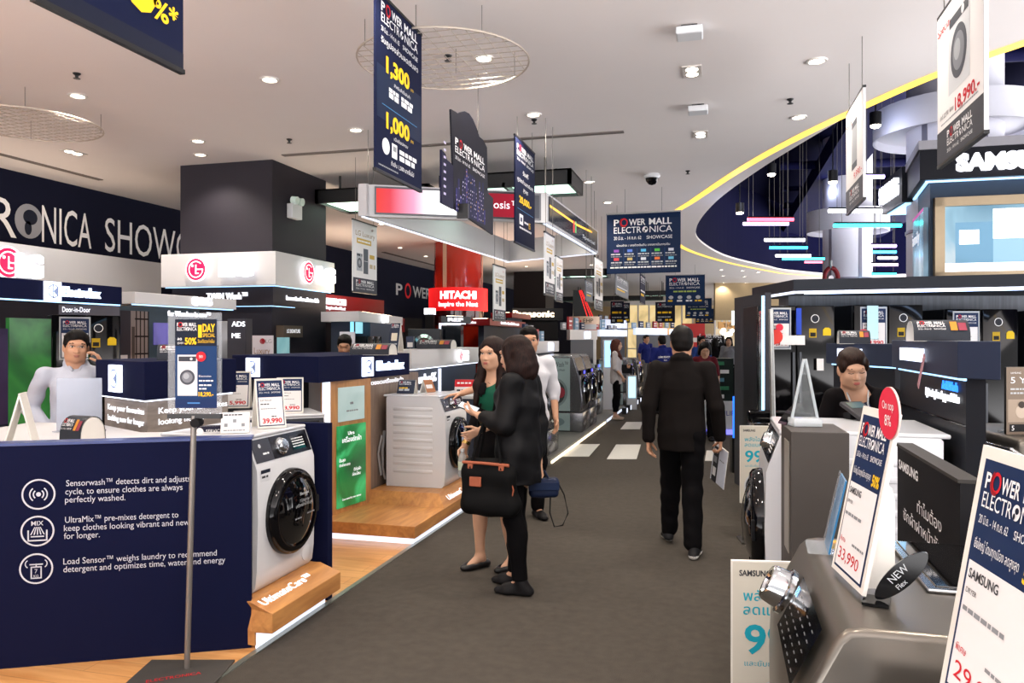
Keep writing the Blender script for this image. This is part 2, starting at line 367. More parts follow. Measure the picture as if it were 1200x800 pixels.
# hose reel on the far round column
hr = MB(); c = at(974, 17.3); d = Vector((st, -ct, 0)).normalized(); 
pts = [(c[0] + .15 * math.cos(t) * ct, c[1] + .15 * math.cos(t) * st, 2.98 + .23 * math.sin(t)) for t in np.linspace(0, 2 * math.pi, 25)[:-1]]
hr.tube(pts, .05, mat('hose_red', '#6e1c22', .5), 8, closed=True); hr.cyl((c[0], c[1], 2.98), (c[0] - d.x * .35, c[1] - d.y * .35, 2.98), .06, M_STEEL)
hr.tube([(c[0], c[1], 3.2), (c[0], c[1], 3.38)], .03, M_STEEL)
hr.build('hose_reel', label='dark red hose reel hung on the white round column in the dark void', cat='hose reel')
# dark ducts and pipes of the void
def duct(name, pts, r, label, sq=None):
    b = MB()
    if sq: b.box(*sq, M_VOIDD)
    else: b.tube(pts, r, M_VOIDD, 10)
    b.build(name, kind='structure', smooth=40)
for k in range(6): duct('trim_%d' % (10 + k), [(0.5 + .3 * k, 9 + 3.4 * k, 5.7 + .08 * (k % 3)), (14, 10.5 + 3.4 * k, 5.7 + .08 * (k % 3))], .07 + .03 * (k % 2), '')
for k in range(4): duct('trim_%d' % (20 + k), None, 0, '', sq=(2.2 + 2.8 * k, 9, 5.35, 3.0 + 2.8 * k, 31, 5.75))
# ---------------------------------------------------------------- ceiling fittings
SPD = bpy.data.lights.new('downlight_lamp', 'SPOT'); SPD.energy = SPOT_W; SPD.spot_size = R(125); SPD.spot_blend = .6; SPD.color = (1.0, .90, .78); SPD.shadow_soft_size = .05
M_RIM = mat('lamp_rim', '#d8d2cc', .4, .3)
def downlight(x, y, z=HC, lamp=True, vis=True):
    if vis:
        t = thing('ceiling_light', (x, y, z), 'small round recessed downlight glowing warm white in the white ceiling', 'ceiling light', 'recessed downlights in the ceiling')
        b = MB(); b.lathe([(.062, -.002), (.066, -.012), (.085, -.012), (.09, 0)], M_RIM, 24); b.build('rim', t, smooth=40)
        b = MB(); b.lathe([(0, -.006), (.05, -.005), (.062, -.001)], M_DL, 20); b.build('diffuser', t, smooth=60)
    else: t = None
    if lamp:
        o = bpy.data.objects.new('lamp', SPD); COL.objects.link(o)
        if t: o.parent = t; o.location = (0, 0, -.03)
        else: o.location = (x, y, z - .03)
for q in [(316, 93), (91, 112), (232, 165), (235, 181), (567, 68), (625, 134), (417, 152), (690, 213), (712, 237), (957, 71), (936, 137), (447, 262), (469, 290), (499, 300)]:
    x, y, = fl(*q, HC); downlight(x, y)
for q in [(617, 312), (630, 319), (693, 310), (845, 316), (847, 323), (870, 317), (872, 324), (848, 331), (849, 338), (874, 331), (888, 319)]:
    x, y = fl(*q, HC); downlight(x, y, lamp=q[0] in (617, 693, 848, 872))
for x, y in [(-6, 4.2), (-3.97, 4.2), (-1.9, 4.2), (-.22, 4.6), (-6, 1.8), (-3.9, 1.8), (-1.9, 1.8), (0.9, 4.9), (2.6, 2.6), (.9, 2.4), (-.2, 1.2), (-1.9, 15.5), (-4, 12), (-4, 18), (-1.9, 22), (-4, 24), (-7.6, 14), (-7.8, 18)]: downlight(x, y, vis=False)
for q in [(811, 83), (821, 157), (86, 178)]:
    x, y = fl(*q, HC); t = thing('ceiling_light', (x, y, HC), 'square twin-bulb downlight glowing warm white in the white ceiling', 'ceiling light', 'square twin downlights')
    b = MB(); b.box(-.085, -.15, -.012, .085, .15, 0, M_RIM); b.build('rim', t, bevel=.004)
    for s in (-.065, .065): b = MB(); b.lathe([(0, -.018), (.045, -.016), (.055, -.011)], M_DL, 20, Matrix.Translation((0, s, 0))); b.build('bulb', t, smooth=60)
    o = bpy.data.objects.new('lamp', SPD); COL.objects.link(o); o.parent = t; o.location = (0, 0, -.04)
for q, w in [((808, 32), 'nearer of the two small white boxes hung from the ceiling over the aisle'), ((818, 124), 'farther of the two small white boxes hung from the ceiling over the aisle')]:
    x, y = fl(*q, HC); t = thing('access_point', (x, y, HC), w, 'ceiling device'); b = MB(); b.rbox(-.1, -.09, -.075, .1, .09, -.015, .012, M_WHITEM); b.build('housing', t)
    b = MB(); b.box(-.06, -.06, -.02, .06, .06, 0, M_BLACK); b.build('mount', t)
for q in [(90, 86), (339, 163), (525, 65), (626, 140), (926, 116), (806, 200)]:
    x, y = fl(*q, HC); b = MB(); b.lathe([(.012, -.045), (.014, -.02), (.03, -.01), (.035, 0)], M_BLACK, 14); b.lathe([(0, -.05), (.03, -.048), (.03, -.045)], M_BLACK, 14)
    b.build('sprinkler', loc=(x, y, HC), label='tiny dark sprinkler head in the white ceiling', cat='sprinkler', group='ceiling sprinklers')
x, y = fl(764, 204, HC); t = thing('security_camera', (x, y, HC), 'black dome security camera under the ceiling beyond the dark hanging banners', 'security camera')
b = MB(); b.lathe([(.1, 0), (.12, -.03), (.1, -.06)][::-1], M_WHITEM, 24); b.build('base', t, smooth=40)
b = MB(); b.lathe([(0, -.16), (.05, -.145), (.085, -.1), (.095, -.06)], M_BLACKG, 24); b.build('dome', t, smooth=60)
# wire discs
def wire_disc(px, py, D, zh, label):
    x, y = fl(px, py, zh); t = thing('wire_disc', (x, y, zh), label, 'hanging wire disc'); m = mat('pale_wire', '#b5a99c', .45, .3)
    b = MB(); b.tube([(D / 2 * math.cos(q), D / 2 * math.sin(q), 0) for q in np.linspace(0, 2 * math.pi, 49)[:-1]], .008, m, 6, closed=True)
    b.build('rim', t, smooth=60); b = MB(); n = 13
    for i in range(1, n):
        q = -D / 2 + D * i / n; h = math.sqrt(D * D / 4 - q * q)
        b.tube([(q, -h, 0), (q, h, 0)], .0035, m, 4); b.tube([(-h, q, .003), (h, q, .003)], .0035, m, 4)
    b.build('mesh', t)
    for k in range(4):
        q = math.pi / 4 + k * math.pi / 2; b = MB(); xx, yy = D * .48 * math.cos(q), D * .48 * math.sin(q)
        b.tube([(xx, yy, 0), (xx, yy, HC - zh)], .003, M_WIRE, 5); b.build('hanging_wire', t)
wire_disc(520, 72, 1.34, 3.80, 'pale round wire grid disc hanging beside the tall dark banner')
wire_disc(33, 146, 1.36, 3.80, 'pale round wire grid disc hanging near the left wall')
# dark frame lamps with pale green panels
M_GRN = glow('pale_green_panel', '#d6ffe9', 2.4, sample=True)
def frame_lamp(x0, y0, x1, y1, zb, label, n=2, hh=.2):
    t = thing('frame_lamp', (x0, y0, zb), label, 'hanging lamp'); w, d = x1 - x0, y1 - y0
    b = MB()
    for bx in ((0, 0, 0, w, .05, hh), (0, d - .05, 0, w, d, hh), (0, 0, 0, .05, d, hh), (w - .05, 0, 0, w, d, hh)): b.box(*bx, M_BLACK)
    for k in range(1, n): b.box(w * k / n - .02, 0, 0, w * k / n + .02, d, .06, M_BLACK)
    b.build('frame', t)
    b = MB(); b.box(0, 0, hh - .02, w, d, hh, M_BLACK); b.build('light_block', t)  # opaque lid added to stop the panels' upward light
    for k in range(n): b = MB(); b.box(w * k / n + .05, .05, .04, w * (k + 1) / n - .05, d - .05, .07, M_GRN); b.build('light_panel', t)
    for xx in (w * .2, w * .8):
        for yy in (.1, d - .1): b = MB(); b.cyl((xx, yy, hh), (xx, yy, HC - zb), .016, M_BLACK, n=8); b.build('rod', t)
z1 = 1.95 * 900 / 170
x0, y0 = fl(346, 222, 3.6); x0 = -5.7
frame_lamp(x0, 10.1, at(482, 10.2)[0], 11.15, 3.6, 'dark rectangular frame lamp with pale green panels beside the dark square column')
x0 = at(499, 9.9)[0]; x1 = at(664, 9.6)[0]
frame_lamp(x0, 9.75, x1, 10.65, 3.62, 'dark rectangular frame lamp with pale green panels above the white overhead ring')
for k, (pa, pb, z, zb) in enumerate([(640, 716, 22, 3.35), (752, 783, 32.5, 3.4), (655, 780, 36, 3.35)]):
    A = at(pa, z); B = at(pb, z); frame_lamp(A[0], A[1] - .4, B[0], A[1] + .5, zb, ['dark frame lamp far down the hall beyond the white overhead ring', 'dark frame lamp far down the hall behind the largest hanging sign', 'most distant dark frame lamp, behind the small dark hanging signs'][k], n=3)
VPD = bpy.data.lights.new('void_fill', 'POINT'); VPD.energy = 9; VPD.color = (.62, .70, 1.0); VPD.shadow_soft_size = .06
# neon tubes in the void
def neon(pa, pb, py, z, c, label, tilt=0):
    A = at(pa, z); B = at(pb, z + tilt); h = hg(py, z)
    t = thing('neon_tube', (A[0], A[1], h), label, 'neon tube', 'neon tubes in the dark void'); dx, dy = B[0] - A[0], B[1] - A[1]
    b = MB(); b.tube([(0, 0, 0), (dx, dy, 0)], .03, glow('neon_' + c[1:], c, 7.0, True), 8); b.build('tube', t, smooth=50)
    b = MB(); b.tube([(0, 0, .035), (dx, dy, .035)], .02, M_BLACK, 6); b.build('holder', t)
    for q in (.12, .88): b = MB(); b.tube([(dx * q, dy * q, .04), (dx * q, dy * q, 6.3 - h)], .004, M_WIRE, 4); b.build('hanging_wire', t)
for a in [(876, 930, 257, 13, '#ff4a5e', 'red neon tube hanging farthest left in the dark void'), (871, 924, 262, 13.3, '#d9c8ff', 'violet-white neon tube just under the leftmost red one'),
          (896, 943, 281, 14, '#f4f4ff', 'white neon tube below the leftmost red one'), (902, 946, 290, 15, '#2fa8ff', 'blue neon tube below the leftmost white one'),
          (909, 950, 299.5, 16, '#f4f4ff', 'white neon tube low in the void with a turquoise one under it'), (917, 966, 303, 16.4, '#38c4e8', 'turquoise neon tube low in the void left of the round column'),
          (943, 967, 307, 20, '#ff5a6c', 'small red neon tube at the left edge of the round column'), (977, 1056, 264, 12, '#2fd0cf', 'long turquoise neon tube just above the round column top'),
          (971, 1054, 247, 11.5, '#f6f4ff', 'long white neon tube across the top of the round column'), (1013, 1036, 207, 12, '#c8b4ff', 'short violet neon tube left of the small lit sign wing'),
          (1021, 1050, 288, 14, '#d0a8ff', 'violet neon tube right of the round column'), (1023, 1050, 295, 15, '#39b4ff', 'blue neon tube right of the round column'),
          (1029, 1051, 302, 15.5, '#f6f0ff', 'white neon tube right of the round column'), (1021, 1052, 310, 16, '#e0a8f0', 'pink neon tube right of the round column'), (1022, 1050, 321, 17, '#30c8ee', 'lowest turquoise neon tube right of the round column')]:
    neon(*a)
for q, z in [((904, 204), 12), ((976, 213), 11), ((867, 249), 13), ((1026, 147), 9.5)]:
    x, y = at(q[0], z); h = hg(q[1], z); t = thing('track_spotlight', (x, y, h), 'small black spotlight with a warm bulb under the dark void ceiling', 'spotlight', 'spotlights in the dark void')
    b = MB(); b.cyl((0, 0, 0), (0, 0, .16), .07, M_BLACK, n=16); b.cyl((0, 0, .16), (0, 0, 6.3 - h), .01, M_BLACK, n=6); b.build('housing', t)
    b = MB(); b.ell((0, 0, -.005), (.06, .06, .03), M_DL, 14); b.build('bulb', t, smooth=60)
    o = bpy.data.objects.new('lamp', VPD); COL.objects.link(o); o.parent = t; o.location = (0, 0, -.12)
for x, y in [(3, 13), (7, 15), (2.5, 19), (7, 22), (3.5, 25.5), (9, 27)]:
    o = bpy.data.objects.new('void_fill', VPD); COL.objects.link(o); o.location = (x, y, 5.0)  # unseen fill lamps without fixtures, added to lighten the void
# emergency light on the column
t = thing('emergency_light', (-5.72, 9.5, 3.28), 'small white emergency light with two heads on the dark square column', 'emergency light')
b = MB(); b.rbox(0, -.13, 0, .09, .13, .2, .01, M_WHITEM); b.build('box', t)
for s in (-.07, .07): b = MB(); b.cyl((.05, s, .25), (.13, s, .24), .055, mat('clear_lens', '#dff5ec', .1), n=16); b.build('head', t, smooth=40)
# ---------------------------------------------------------------- hanging banners and signs
M_BNAVY = mat('banner_navy', '#0c1330', .7, spec=.15, noise=.10, nscale=3)
M_BBLUE = mat('banner_blue', '#0b2244', .7, spec=.2, noise=.18, nscale=2.2)
def fpt(px, py, wx): z = onx(px, wx); return yx(px, wx), hg(py, z)
def wires(t, pts, m=M_WIRE):
    for x, y, z0, z1 in pts: b = MB(); b.tube([(x, y, z0), (x, y, z1)], .0035, m, 5); b.build('hanging_wire', t)
def side_banner(wx, pl, pr, zb, zt, label, m, draw, face=1, name='hanging_banner', th=.014, group=None, wire=True, cat='banner'):
    """flat banner hung along the aisle; face=+1 shows towards +X, -1 towards -X"""
    y0, y1 = sorted((yx(pl, wx), yx(pr, wx))); w = y1 - y0; h = zt - zb
    t = thing(name, (wx, y0, zb), label, cat, group)
    b = MB(); b.box(-th / 2, 0, 0, th / 2, w, h, m)
    p = Pr(b, (th / 2, 0, 0), (0, 1, 0), (0, 0, 1)) if face > 0 else Pr(b, (-th / 2, w, 0), (0, -1, 0), (0, 0, 1))
    draw(p, w, h); b.build('panel', t)
    b = MB(); b.box(-.012, -.005, -.012, .012, w + .005, .006, M_BLACK); b.build('bottom_rail', t)
    if zt < HC - .05: b = MB(); b.box(-.012, -.005, h - .004, .012, w + .005, h + .014, M_BLACK); b.build('top_rail', t)
    if wire: wires(t, [(0, w * q, h, HC - zb) for q in (.12, .88)])
    return t
def d_zero(p, w, h):
    a = yx(152, -2.08) - yx(40, -2.08); e = yx(175, -2.08) - yx(40, -2.08); p.txt('50', a - .22, .155, .24, YEL, w=.36, bold=.03); p.txt('%*', e + .01, .15, .075, YEL, w=.14, bold=.02); pmlogo(p, w * .12, h * .6, w * .76, h * .26); p.rect(0, 0, w, h * .06, ink('#0e1428'))
side_banner(-2.08, 40, 213, 2.70, 3.85, 'big dark navy banner with yellow percent figures, cut by the top left corner', M_BNAVY, d_zero)
def d_1300(p, w, h):
    pmlogo(p, w * .1, h * .80, w * .8, h * .165); p.txt('รับคูปองส่วนลดเงินสด', w * .1, h * .735, h * .032, WHITE, w=w * .8)
    p.rect(w * .02, h * .30, w * .96, h * .30, ink('#0d1c38'), 1)
    p.txt('1,300', w * .2, h * .585, h * .085, YEL, w=w * .5, bold=.04); p.txt('บาท', w * .73, h * .585, h * .02, YEL)
    p.txt('สำหรับสั่งซื้อสินค้า', w * .36, h * .53, h * .018, WHITE, w=w * .36); p.line(w * .26, h * .485, w * .2, h * .022, WHITE); p.line(w * .52, h * .485, w * .26, h * .022, WHITE); p.line(w * .26, h * .45, w * .2, h * .03, WHITE); p.line(w * .52, h * .45, w * .26, h * .03, WHITE)
    p.rect(w * .12, h * .385, w * .76, .004, ink('#4b88b8'), 2)
    p.txt('1,000', w * .2, h * .265, h * .085, YEL, w=w * .5, bold=.04); p.txt('บาท', w * .73, h * .265, h * .02, YEL)
    p.txt('เมื่อช้อปครบ', w * .36, h * .215, h * .018, WHITE, w=w * .3); p.ell(w * .2, h * .155, w * .075, h * .047, WHITE); p.rect(w * .32, h * .11, w * .11, h * .085, WHITE); p.rect(w * .34, h * .15, w * .07, h * .03, GREYI, 3)
    p.line(w * .48, h * .155, w * .4, h * .025, WHITE); p.line(w * .48, h * .115, w * .4, h * .03, WHITE); p.txt('ทั้งสิ้น 1,500 บาทขึ้นไป', w * .3, h * .06, h * .024, WHITE, w=w * .5); p.line(w * .05, h * .03, w * .4, h * .008, GREYI)
side_banner(-2.08, 439, 493, hg(197, onx(439, -2.08)), hg(-13, onx(439, -2.08)), 'tall dark hanging banner with yellow 1,300 and 1,000', M_BNAVY, d_1300)
def d_20000(p, w, h):
    pmlogo(p, w * .08, h * .79, w * .84, h * .15); p.txt('รับฟรี', w * .36, h * .68, h * .04, WHITE, w=w * .28); p.txt('คูปองส่วนลดเงินสด', w * .1, h * .595, h * .035, WHITE, w=w * .8); p.txt('สูงสุด', w * .38, h * .52, h * .035, WHITE, w=w * .24)
    p.txt('20,000.-', w * .18, h * .40, h * .06, YEL, w=w * .62, bold=.04); p.rect(w * .1, h * .33, w * .8, .005, ink('#4b88b8'), 2); p.rect(w * .2, h * .19, w * .18, h * .10, WHITE); p.rect(w * .24, h * .22, w * .08, h * .04, NAVY2, 3)
    p.line(w * .44, h * .22, w * .2, h * .02, WHITE); p.txt('15', w * .66, h * .19, h * .055, YEL, bold=.03); p.line(w * .2, h * .15, w * .6, h * .018, WHITE)
side_banner(-2.08, 603, 626, hg(283, onx(603, -2.08)), hg(158, onx(603, -2.08)), 'narrow dark hanging banner with yellow 20,000 beside the cut-out banner', M_BNAVY, d_20000)
# cut-out banner of two layers
t = thing('cutout_banner', (-2.08, yx(527, -2.08), 2.6), 'dark cut-out hanging banner with a wavy top edge and city lights', 'banner')
oy, oz = t.location.y, t.location.z
def zp(pts, wx): return [(yx(510 + x / 4.446, wx) - oy, hg(120 + y / 4.446, onx(510 + x / 4.446, wx)) - oz) for x, y in pts]
def slab(b, pts, x0, x1, m):
    n = len(pts); b.add([(x1, *p) for p in pts] + [(x0, *p) for p in pts], [tuple(range(n))[::-1], tuple(range(n, 2 * n))] + [(i, (i + 1) % n, n + (i + 1) % n, n + i) for i in range(n)], m)
b = MB(); pts = zp([(80, 35), (100, 46), (118, 58), (132, 50), (152, 46), (175, 58), (195, 88), (215, 135), (228, 178), (248, 195), (268, 235), (272, 470), (300, 500), (300, 690), (95, 552), (90, 300)], -2.08)
slab(b, pts, -.012, .004, mat('cutout_dark', '#14141f', .5, noise=.1, nscale=5))
p = Pr(b, (.005, 0, 0), (0, 1, 0), (0, 0, 1)); q0 = zp([(100, 240), (255, 430), (100, 120), (100, 550), (300, 690)], -2.08)
wB = q0[1][0] - q0[0][0]; pmlogo(p, q0[0][0], q0[0][1] - .08, wB * 1.0, (q0[2][1] - q0[0][1]) * .92)
rn = random.Random(3)
for i in range(16):
    x = q0[0][0] + .02 + i * .052; hgt = rn.uniform(.12, .42); p.rect(x, q0[3][1] - .02, .04, hgt, ink(rn.choice(['#2a2a52', '#35306a', '#1f2446', '#3c3470'])), 1)
    for j in range(int(hgt / .035)):
        if rn.random() < .7: p.rect(x + rn.choice([.004, .014, .022]), q0[3][1] + j * .035, rn.uniform(.008, .016), .012, ink(rn.choice(['#c8c0dc', '#9c94c0', '#d8a848', '#e8e0f0'])), 2)
b.build('panel', t)
b = MB(); pts = zp([(30, 245), (52, 270), (60, 300), (75, 312), (90, 330), (92, 555), (30, 522)], -2.0); slab(b, [(a, c) for a, c in pts], .07, .085, mat('cutout_violet', '#171530', .5, noise=.1, nscale=5))
p = Pr(b, (.086, 0, 0), (0, 1, 0), (0, 0, 1)); 
for j in range(8): p.rect(pts[0][0] + .04, pts[6][1] + .07 + j * .055, .05, .018, ink('#c8c0dc'), 1)
b.build('front_layer', t)
b = MB(); b.box(-.01, .2, pts[6][1] - .02, .085, .24, pts[6][1] + .1, M_BLACK); b.build('spacer', t)
wires(t, [(0, .15, 1.2, HC - oz), (0, .75, .8, HC - oz)])
# white banners along the left counters
def washer_print(p, x, y, w, h, body='#a9adb4', l=2):
    p.rect(x, y, w, h, ink(body), l); p.rect(x + w * .06, y + h * .84, w * .88, h * .12, ink('#3b3e46'), l + 1); p.ell(x + w * .7, y + h * .9, w * .07, w * .07, ink('#d0d2d4'), l + 2, 16)
    p.ell(x + w * .5, y + h * .45, w * .38, w * .38, ink('#4a4d55'), l + 1); p.ell(x + w * .5, y + h * .45, w * .27, w * .27, ink('#7a7d84'), l + 2); p.ell(x + w * .45, y + h * .48, w * .15, w * .15, ink('#9ea2a8'), l + 3)
def d_lux(p, w, h):
    p.rect(w * .02, h * .02, w * .96, h * .96, PAPER); p.rect(0, 0, w, h * .2, ink('#3f424c'), 2); pmlogo(p, w * .12, h * .04, w * .76, h * .13)
    p.txt('LG Luxury', w * .1, h * .8, h * .07, ink('#9a8058'), w=w * .8); p.ell(w * .8, h * .925, w * .05, h * .018, REDI); p.rect(w * .15, h * .69, w * .6, h * .075, ink('#c9a850'), 2); p.line(w * .2, h * .715, w * .5, h * .025, WHITE, 3)
    washer_print(p, w * .14, h * .30, w * .24, h * .25); p.rect(w * .42, h * .27, w * .2, h * .36, ink('#5b6068'), 2); p.rect(w * .44, h * .45, w * .16, h * .005, WHITE, 3); p.line(w * .68, h * .5, w * .25, h * .06, ink('#c9a850')); p.line(w * .68, h * .36, w * .25, h * .06, ink('#c0b090'))
for wx, pl, pr, yb, yt, lab in [(-4.6, 413, 441, 341, 257, 'white washing machine banner hanging left of the red column'), (-3.3, 578, 592, 375, 310, 'white washing machine banner hanging right of the red column'),
        (-1.8, 638, 649, 344, 272, 'white washing machine banner hanging in front of the brown column, nearer one'), (-2.2, 697, 706, 362, 301, 'white washing machine banner hanging left of the largest blue sign'), (-2.45, 651, 659, 352, 300, 'pale washing machine banner hanging in front of the brown column')]:
    z = onx(pl, wx); side_banner(wx, pl, pr, hg(yb, z), hg(yt, z), lab, M_WHITEM, d_lux)
def d_plain(p, w, h): pmlogo(p, w * .1, h * .7, w * .8, h * .22); p.line(w * .1, h * .4, w * .8, h * .05, WHITE); p.line(w * .1, h * .25, w * .6, h * .08, YEL)
for wx, pl, pr, yb, yt, lab in [(-1.75, 721, 736, 344, 321, 'grey hanging banner edge just under the largest blue sign'), (-1.9, 750, 756, 354, 320, 'narrow dark blue hanging banner right of the grey one'), (-1.8, 686, 694, 352, 328, 'small grey hanging banner just right of the white overhead ring')]:
    z = onx(pl, wx); side_banner(wx, pl, pr, hg(yb, z), hg(yt, z), lab, M_BNAVY if 'dark' in lab else mat('banner_grey', '#6c7078', .6), d_plain)
# white price banners on the right
def d_special(p, w, h):
    p.rect(.004, .004, w - .008, h - .008, PAPER); p.rect(0, 0, w, h * .22, ink('#45464c'), 2); pmlogo(p, w * .25, h * .045, w * .55, h * .14)
    p.txt('Special', w * .02, h * .86, h * .06, REDI, w=w * .3); p.txt('SAMSUNG', w * .66, h * .94, h * .025, BLACKI); washer_print(p, w * .28, h * .40, w * .46, h * .5, '#c4c7cb')
    p.txt('ปกติ 22,990  พิเศษ', w * .08, h * .29, h * .03, DKGREY, w=w * .32); p.txt('18,990.-', w * .43, h * .27, h * .08, REDI, w=w * .5, bold=.02); p.line(w * .1, h * .25, w * .8, h * .01, GREYI)
def d_special2(p, w, h):
    p.rect(.004, .004, w - .008, h - .008, PAPER); p.rect(0, 0, w, h * .22, ink('#55565c'), 2); pmlogo(p, w * .25, h * .05, w * .55, h * .13); p.txt('Special', w * .04, h * .82, h * .06, REDI, w=w * .34)
    p.rect(w * .38, h * .36, w * .3, h * .46, ink('#9da0a6'), 2); p.rect(w * .38, h * .76, w * .3, h * .06, ink('#54575e'), 3); p.rect(w * .38, h * .36, w * .3, h * .06, ink('#54575e'), 3); p.txt('9,990.-', w * .5, h * .26, h * .06, REDI, w=w * .45)
def rbanner(wx, pl, pr, yb, yt, lab, d):
    z = onx(pl, wx); side_banner(wx, pl, pr, hg(yb, z), hg(yt, z), lab, M_WHITEM, d, face=-1, th=.02)
rbanner(1.215, 1101, 1156, 196, 24, 'large white hanging price banner with a washing machine and red 18,990', d_special)
rbanner(1.09, 993, 1013, 251, 136, 'smaller white hanging price banner with a slim grey appliance and red price', d_special2)
# signs across the aisle
def cross_sign(pl, pr, yt, yb, z, label, draw, m=M_BBLUE, turn=.035, wire=True, name='hanging_sign'):
    A = at(pl, z); B = at(pr, z - (pr - pl) / F * z * math.tan(TH + turn)); dx, dy = B[0] - A[0], B[1] - A[1]; w = math.hypot(dx, dy); zb, zt = hg(yb, z), hg(yt, z); h = zt - zb
    t = thing(name, (A[0], A[1], zb), label, 'sign', rz=math.atan2(dy, dx))
    b = MB(); b.box(0, 0, 0, w, .03, h, m); p = Pr(b, (0, -.001, 0), (1, 0, 0), (0, 0, 1)); draw(p, w, h); b.build('panel', t)
    b = MB(); b.box(-.01, -.006, h, w + .01, .036, h + .025, M_STEEL); b.build('top_rail', t)
    if wire: wires(t, [(w * q, .015, h, HC - zb) for q in (.25, .75)])
    return t
def d_main(p, w, h):
    p.rect(.01, .01, w - .02, h * .9, ink('#0f2446'), 1); pmlogo(p, w * .1, h * .57, w * .8, h * .34); p.txt('ผ่อนชำระ / เครดิตเงินคืน จากสถาบันการเงิน', w * .14, h * .455, h * .035, WHITE, w=w * .72)
    for i in range(5):
        for j in range(2):
            x = w * (.06 + .185 * i); y = h * (.34 - .14 * j); p.rect(x + w * .04, y + h * .02, w * .07, h * .045, ink(['#8a4fae', '#5a7ad0', '#58b0e0', '#5cc050', '#d0d4e4', '#d84a50', '#c8b070', '#d8dce4', '#e87a40', '#70c0e0'][i + 5 * j]), 2); p.line(x, y - h * .025, w * .15, h * .022, SILVERI, 2, i); p.line(x, y - h * .06, w * .15, h * .015, GREYI, 2, i)
    for i in range(4): p.rect(w * (.235 + .185 * i), h * .12, .003, h * .3, ink('#2a5a98'), 2)
    p.line(w * .05, h * .09, w * .9, h * .025, WHITE, 2)
def d_small(p, w, h):
    p.rect(.02, .02, w - .04, h * .94, ink('#10294e'), 1); pmlogo(p, w * .1, h * .56, w * .78, h * .34); p.line(w * .2, h * .44, w * .58, h * .05, ink('#a8c060')); 
    for i in range(4): p.ell(w * (.14 + .23 * i), h * .27, w * .06, h * .06, SILVERI, 2); p.line(w * (.06 + .23 * i), h * .13, w * .17, h * .05, YEL if i % 3 == 0 else WHITE, 2, i)
cross_sign(711, 797.5, 252, 321, 12.3, 'largest dark blue hanging sign over the aisle with rows of small logos', d_main)
cross_sign(780, 826, 323, 358, 25, 'blue hanging sign behind and below the largest one, first of three stepping back', d_small)
cross_sign(803, 834, 350, 373, 38, 'middle of the three blue hanging signs stepping back over the far aisle', d_small)
cross_sign(815, 837, 362, 379, 46, 'most distant of the three blue hanging signs stepping back over the far aisle', d_small)
def d_dark(p, w, h): p.rect(.02, .02, w - .04, h - .04, ink('#0d1120'), 1); pmlogo(p, w * .12, h * .66, w * .76, h * .26, SILVERI, False); p.line(w * .12, h * .45, w * .7, h * .09, YEL); p.line(w * .12, h * .25, w * .7, h * .05, SILVERI); p.rect(w * .12, h * .08, w * .2, h * .1, SILVERI, 2); p.line(w * .5, h * .08, w * .4, h * .1, YEL)
cross_sign(715.5, 731, 353, 379, 30, 'dark hanging notice with yellow figures, left one of the far pair of dark notices', d_dark, M_BNAVY)
cross_sign(728, 738, 355, 378, 32, 'dark hanging notice partly behind the left one of the far pair', d_dark, M_BNAVY)
cross_sign(768, 791, 354, 378, 30, 'dark hanging notice with yellow figures under the first of the stepping blue signs', d_dark, M_BNAVY)
# white overhead ring with screens
P4 = [at(420, 8.62), at(641, 9.13), at(701, 12.45), at(594, 13.85)]; zb, zt = 3.0, 3.36
t = thing('overhead_ring', (P4[0][0], P4[0][1], zb), 'white overhead ring frame with a red and white screen hung above the left counters', 'overhead display')
L4 = [Vector((x - P4[0][0], y - P4[0][1], 0)) for x, y in P4]; cen = sum(L4, Vector()) / 4
b = MB()
for i in range(4):
    a, c = L4[i], L4[(i + 1) % 4]; d = (c - a).normalized(); n = Vector((-d.y, d.x, 0)) * .1
    b.prism([(a.x, a.y), (c.x, c.y), ((c + n).x - d.x * .0, (c + n).y), ((a + n).x, (a + n).y)], 0, zt - zb, M_WHITEP)
b.build('frame', t)
for i in (3, 2, 1):
    a, c = L4[i], L4[(i + 1) % 4]; d = (c - a).normalized(); n = Vector((-d.y, d.x, 0))
    b = MB(); q0, q1 = a + n * .02 + d * .03, c + n * .02 - d * .03; q2, q3 = c + n * .055 - d * .03, a + n * .055 + d * .03
    b.prism([(q.x, q.y) for q in (q0, q1, q2, q3)], -.012, 0, M_LED); b.build('light_strip', t)
def grad_screen(name, stops, s, x0, x1):
    m = bpy.data.materials.new(name); m.use_nodes = True; nt = m.node_tree; bs = nt.nodes['Principled BSDF']; L = nt.links.new
    tc = nt.nodes.new('ShaderNodeTexCoord'); sx = nt.nodes.new('ShaderNodeSeparateXYZ'); mr = nt.nodes.new('ShaderNodeMapRange'); mr.inputs[1].default_value = x0; mr.inputs[2].default_value = x1
    cr = nt.nodes.new('ShaderNodeValToRGB'); e = cr.color_ramp.elements
    while len(e) < len(stops): e.new(.5)
    for k, (q, c) in enumerate(stops): e[k].position = q; e[k].color = (*lin(c), 1)
    L(tc.outputs['Object'], sx.inputs[0]); L(sx.outputs[0], mr.inputs[0]); L(mr.outputs[0], cr.inputs[0]); L(cr.outputs[0], bs.inputs['Emission Color']); bs.inputs['Emission Strength'].default_value = s
    bs.inputs['Base Color'].default_value = (.02, .02, .02, 1); bs.inputs['Roughness'].default_value = .2; return m
a, c = L4[0], L4[1]; d = (c - a).normalized(); wF = (c - a).length; u0, u1 = wF * .09, wF * .955
MSR = grad_screen('ad_screen', [(0, '#e0342c'), (.08, '#d83848'), (.22, '#f0a0c0'), (.32, '#ffffff'), (.60, '#ffffff'), (.66, '#8a1426'), (.86, '#a01c30'), (.88, '#2c2e38'), (1, '#3a3c46')], 1.5, 0, u1 - u0)
